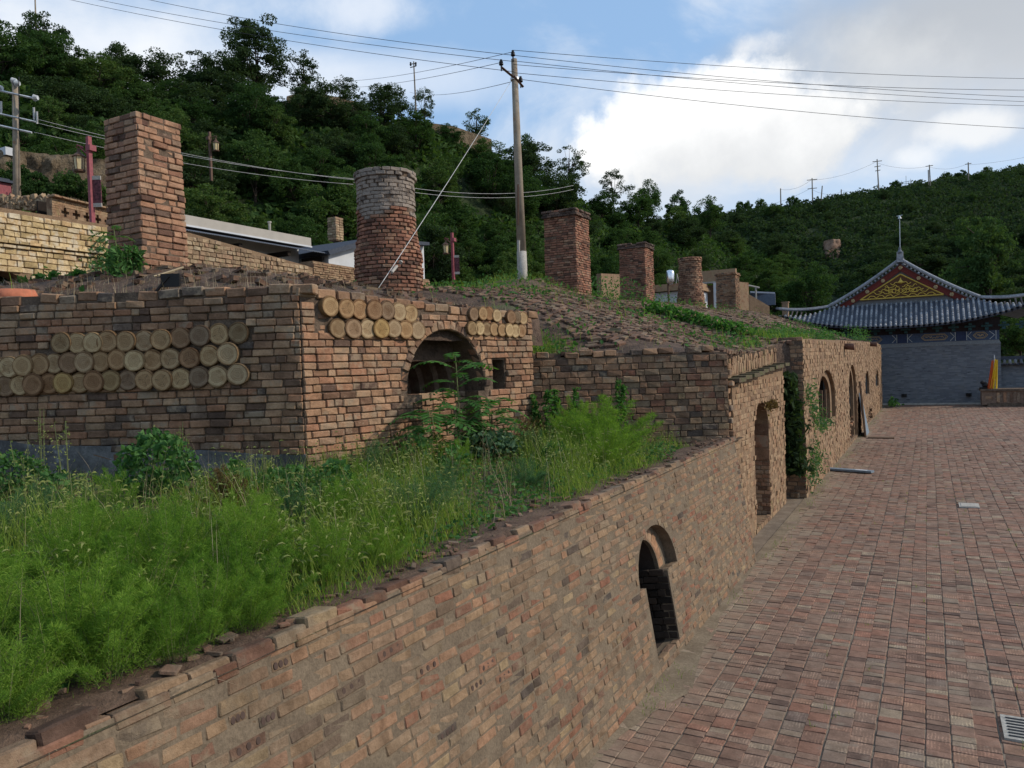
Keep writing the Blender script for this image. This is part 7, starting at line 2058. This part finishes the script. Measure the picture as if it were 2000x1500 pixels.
plant('pinnate_sapling', 'tall sapling with feather shaped leaves before the kiln arch', 'sapling', pinnate(1, 1.62, 15, 0.68, 0.70, 0.19, 0.30), on_t(-5.95, 9.35), None, 1.0, 0.3)
plant('pinnate_sapling', 'lower dark sapling with feather shaped leaves left of the tall one', 'sapling', pinnate(2, 0.85, 24, 0.70, 0.62, 0.19, 0.1), on_t(-6.0, 8.75), None, 1.0, 1.2)
plant('pinnate_sapling', 'small sapling with feather shaped leaves right of the tall one', 'sapling', pinnate(3, 0.95, 20, 0.66, 0.6, 0.19, 0.1), on_t(-5.6, 9.75), None, 1.0, 2.2)
# upright leafy weeds before the brick wall
def upright(seed, h, r, n, size, mat, nst=5):
    rs = np.random.default_rng(seed); sb = MB(); P = []
    for i in range(nst):
        a = rs.uniform(0, 6.28); rr = r * rs.uniform(0.1, 0.8); hh_ = h * rs.uniform(0.7, 1.0)
        p0, p1 = np.array((rr * 0.4 * math.cos(a), rr * 0.4 * math.sin(a), -0.05)), np.array((rr * math.cos(a), rr * math.sin(a), hh_))
        sb.tube([p0, (p0 + p1) / 2 + (0, 0, 0.02), p1], [0.008, 0.006, 0.003], 4, False)
        t = rs.uniform(0.1, 1, n // nst)[:, None]
        P.append(p0 + (p1 - p0) * t + rs.normal(0, 1, (n // nst, 3)) * np.array((1, 1, 0.3)) * (0.085 * (1.25 - t)))
    mb = MB(); mb.arr(*leaf_cards(np.concatenate(P), size, rs, 0.0, 2.6))
    return [('foliage', mb.mesh('foliage', mat)), ('stem', sb.mesh('stem', M_STEM))]
plant('upright_weed', 'tall upright leafy weed beside the right end of the kiln', 'weed', upright(1, 1.05, 0.3, 900, 0.040, M_SUMAC), on_t(-5.55, 11.45), None, 1.0)
plant('upright_weed', 'slender upright weed, middle one before the dark brick wall', 'weed', upright(2, 1.05, 0.16, 420, 0.034, M_SUMAC, 2), on_t(-5.2, 11.9), None, 1.0)
plant('upright_weed', 'upright bright weed rising behind the dense bright bush', 'weed', upright(3, 1.22, 0.14, 480, 0.036, M_SUMAC, 2), on_t(-4.62, 12.3), None, 1.0)
plant('dry_bush', 'brownish dry bush at the foot of the kiln right of the arch', 'bush', [(a, b) for a, b in zip(('foliage', 'stem'), (feather(31, 0.6, 0.3, 16, 2200, 0.03, 0.005)[0].mesh('foliage', M_DRY), feather(31, 0.6, 0.3, 16, 100, 0.03, 0.005)[1].mesh('stem', M_DRY)))], on_t(-5.62, 10.9), None, 1.1)
# thin seeding stalks along the plinth
for i, (x, y, h) in enumerate(((-9.3, 5.4, 1.0), (-8.6, 5.3, 0.95), (-8.9, 5.0, 0.7), (-7.9, 5.9, 0.75), (-6.6, 6.3, 0.55), (-7.5, 5.9, 0.85), (-9.7, 4.6, 0.6), (-6.4, 4.0, 0.6), (-7.1, 4.1, 0.6))):
    plant('seeding_weed', 'thin seeding weed stalk in front of the grey plinth', 'weed', upright(40 + i, h, 0.16, 130, 0.014, M_SEED, 4), on_t(x, y), 'thin weed stalks along the plinth')

# ------------------------------------------------------------------ growth on the mounds and walls
rs = np.random.default_rng(99)
def mound_patch(n, cx, cy, rx, ry, hmax, hf):
    x = cx + rs.normal(0, rx, n); y = cy + rs.normal(0, ry, n)
    ok = x < xf_of(y) - 0.02
    x, y = x[ok], y[ok]
    return np.stack([x, y, hf(x, y) + rs.uniform(0, 1, len(x)) ** 1.5 * hmax], 1)
parts = [mound_patch(260, -6.2, 12.9, 0.3, 0.5, 0.2, mound_h), mound_patch(1400, -3.9, 22.5, 0.35, 2.4, 0.30, mound_h), mound_patch(1100, -4.2, 26.5, 0.4, 1.6, 0.35, mound_h),
         mound_patch(300, -8.0, 20.0, 1.6, 2.0, 0.12, mound_h), mound_patch(700, -11.4, 20.5, 0.7, 2.6, 0.22, mound_h), mound_patch(900, -10.0, 33, 1.6, 5, 0.35, mound_h),
         mound_patch(700, -3.6, 50.5, 0.4, 1.8, 0.9, mound_h), mound_patch(700, -5.0, 45, 0.8, 4, 0.30, mound_h), mound_patch(600, -3.4, 31, 0.3, 1.3, 0.35, mound_h), mound_patch(700, -10.3, 27.0, 0.7, 1.2, 0.9, mound_h),
         mound_patch(1200, -14, 30, 2, 12, 0.5, mound_h), mound_patch(500, -9.5, 15.5, 1.5, 1.0, 0.2, mound_h), mound_patch(260, -5.3, 17, 1.2, 1.8, 0.2, mound_h)]
mb = MB(); mb.arr(*leaf_cards(np.concatenate(parts), 0.065, rs, 0.2)); o = mb.obj('mound_weeds', M_BROAD); o['kind'] = 'stuff'
gpts = [mound_patch(500, -6.35, 12.7, 0.25, 0.45, 0.0, mound_h), mound_patch(1500, -3.75, 22.8, 0.3, 2.6, 0, mound_h), mound_patch(500, -11.2, 20.8, 0.5, 2, 0, mound_h), mound_patch(300, -8, 17, 2, 3, 0, mound_h), mound_patch(900, -7, 30, 2.5, 8, 0, mound_h)]
gp_ = np.concatenate(gpts)
mb = MB(); mb.arr(*blades(gp_, rs.uniform(0.12, 0.42, len(gp_)), np.full(len(gp_), 0.009), rs.uniform(0.03, 0.25, len(gp_)), rs)[:3]); o = mb.obj('mound_grass', M_GRASS); o['kind'] = 'stuff'
# dark green row of plants down the second vault
x = np.linspace(-6.6, -4.1, 260); row = np.stack([x + rs.normal(0, 0.08, 260), 20.2 + (x + 6.6) * 0.05 + rs.normal(0, 0.12, 260), 0 * x], 1)
row = np.repeat(row, 4, 0) + rs.normal(0, 0.06, (1040, 3)); row[:, 2] = mound_h(row[:, 0], row[:, 1]) + rs.uniform(0, 0.32, len(row))
mb = MB(); mb.arr(*leaf_cards(row, 0.07, rs, 0.0, 2.2)); tag(mb.obj('trailing_weed', M_SUMAC), 'dark green weed trailing in a line down the second brick vault', 'weed')
# straw and dead stalks
sp = []
a = rs.uniform(0.0, 0.9, 2600); b = rs.uniform(0.0, 1.0, 2600)
Pk, zk = k1_h(a, b); sp.append(np.stack([Pk[:, 0], Pk[:, 1], zk], 1))
x = -3.5 - 8 * rs.uniform(0, 1, 4200); y = 12.5 + 20 * rs.uniform(0, 1, 4200) ** 1.3; ok = x < xf_of(y); sp.append(np.stack([x[ok], y[ok], mound_h(x[ok], y[ok])], 1))
sp = np.concatenate(sp)
mb = MB(); mb.arr(*blades(sp, rs.uniform(0.02, 0.16, len(sp)), np.full(len(sp), 0.006), rs.uniform(0.04, 0.28, len(sp)), rs)[:3]); o = mb.obj('straw', M_STRAW); o['kind'] = 'stuff'
# tall dead stalks along the front edge of the near vault
a = rs.uniform(0.02, 0.75, 260); b = rs.uniform(0.0, 0.06, 260); Pk, zk = k1_h(a, b)
mb = MB(); mb.arr(*blades(np.stack([Pk[:, 0], Pk[:, 1], zk], 1), rs.uniform(0.1, 0.42, 260), np.full(260, 0.007), rs.uniform(0.0, 0.12, 260), rs)[:3]); o = mb.obj('dead_stalks', M_STRAW); o['kind'] = 'stuff'
def k1_at(x, y, dz=0.0):
    return np.array((x, y, dz))
p = at(100, 550, 12.2); plant('leafy_shrub', 'low green shrub on the kiln roof before the yellow stone wall', 'shrub', upright(61, 0.45, 0.55, 900, 0.05, M_SUMAC, 12), (p[0], p[1], 4.75), None, 1.2)
p = at(225, 525, 11.6); plant('pinnate_sapling', 'sapling growing against the foot of the nearest chimney', 'sapling', pinnate(11, 0.85, 12, 0.4, 0.5, 0.10, 0.2), (p[0], p[1], 5.05), None, 1.0)
plant('leafy_shrub', 'dark shrub between the sapling and the nearest chimney', 'shrub', upright(64, 0.5, 0.45, 700, 0.045, M_BROAD, 9), (p[0] + 0.35, p[1] - 0.1, 5.0), None, 1.0)
# two hanging creepers on the yellow wall
for (x, y0, y1, lab) in ((17, 430, 545, 'dry yellowish creeper hanging down the yellow stone wall at left'), (192, 460, 545, 'grey leaved sapling top against the yellow stone wall')):
    a, b = at(x, y0, 21.3), at(x + 4, y1, 21.1)
    t = rs.uniform(0, 1, 300)[:, None]; Pp = a + (b - a) * t + rs.normal(0, 1, (300, 3)) * np.array((0.12, 0.14, 0.05))
    mb = MB(); mb.arr(*leaf_cards(Pp, 0.075, rs, 0.0, 2.2)); tag(mb.obj('creeper', M_SEED if x < 100 else M_BLUEGREEN), lab, 'creeper')
# dark climber in the gap between the kiln fronts, and weeds on the far building's corner
n = 2600
z = rs.uniform(0.1, 1, n) ** 0.7 * 3.1; wdt = np.interp(z, [0, 1.2, 2.5, 3.2], [0.40, 0.34, 0.2, 0.08])
Pp = np.stack([-3.05 + rs.normal(0, 1, n) * wdt * 0.55, 20.05 + rs.normal(0, 0.14, n), z], 1)
Pp = Pp[(Pp[:, 1] < YB0 - 0.05)]
mb = MB(); mb.arr(*leaf_cards(Pp, 0.085, rs, 0.0, 2.6)); tag(mb.obj('climber', M_TREE2), 'dark climber filling the gap between the two kiln fronts', 'climber')
cl_ = []
for (y, z, n_, s) in ((20.9, 2.6, 200, 0.22), (21.6, 2.15, 260, 0.25), (22.3, 1.7, 200, 0.25), (23.6, 1.55, 160, 0.2), (21.3, 1.0, 260, 0.3), (22.0, 0.75, 240, 0.3), (21.0, 0.5, 200, 0.28), (24.4, 1.6, 120, 0.2)):
    cl_.append(np.array((XB + 0.08, y, z)) + rs.normal(0, 1, (n_, 3)) * np.array((0.10, s * 1.2, s * 0.6)))
mb = MB(); q = np.concatenate(cl_); q[:, 0] = np.maximum(q[:, 0], XB + 0.015); mb.arr(*leaf_cards(q[rs.uniform(0, 1, len(q)) < 0.6], 0.04, rs, 0.0, 3.0)); tag(mb.obj('wall_weed', M_BLUEGREEN), 'straggling green weeds growing from the near corner of the far kiln building', 'weed')
# weeds by the foot of the tall arch and moss tuft over it
q = np.array((XF + 0.06, 16.9 + 0.7, 2.50)) + rs.normal(0, 1, (240, 3)) * np.array((0.05, 0.3, 0.06)); mb = MB(); mb.arr(*leaf_cards(q, 0.05, rs)); tag(mb.obj('moss_tuft', M_DRY), 'brown green tuft above the tall narrow arch', 'weed')
# weeds at the foot of the hall
q = np.array((-2.35, 56.5, 0.12)) + np.abs(rs.normal(0, 1, (160, 3))) * np.array((0.25, 1.2, 0.22)); mb = MB(); mb.arr(*leaf_cards(q, 0.14, rs)); tag(mb.obj('corner_weed', M_BROAD), 'small dark weed at the corner of the far building and the hall', 'weed')
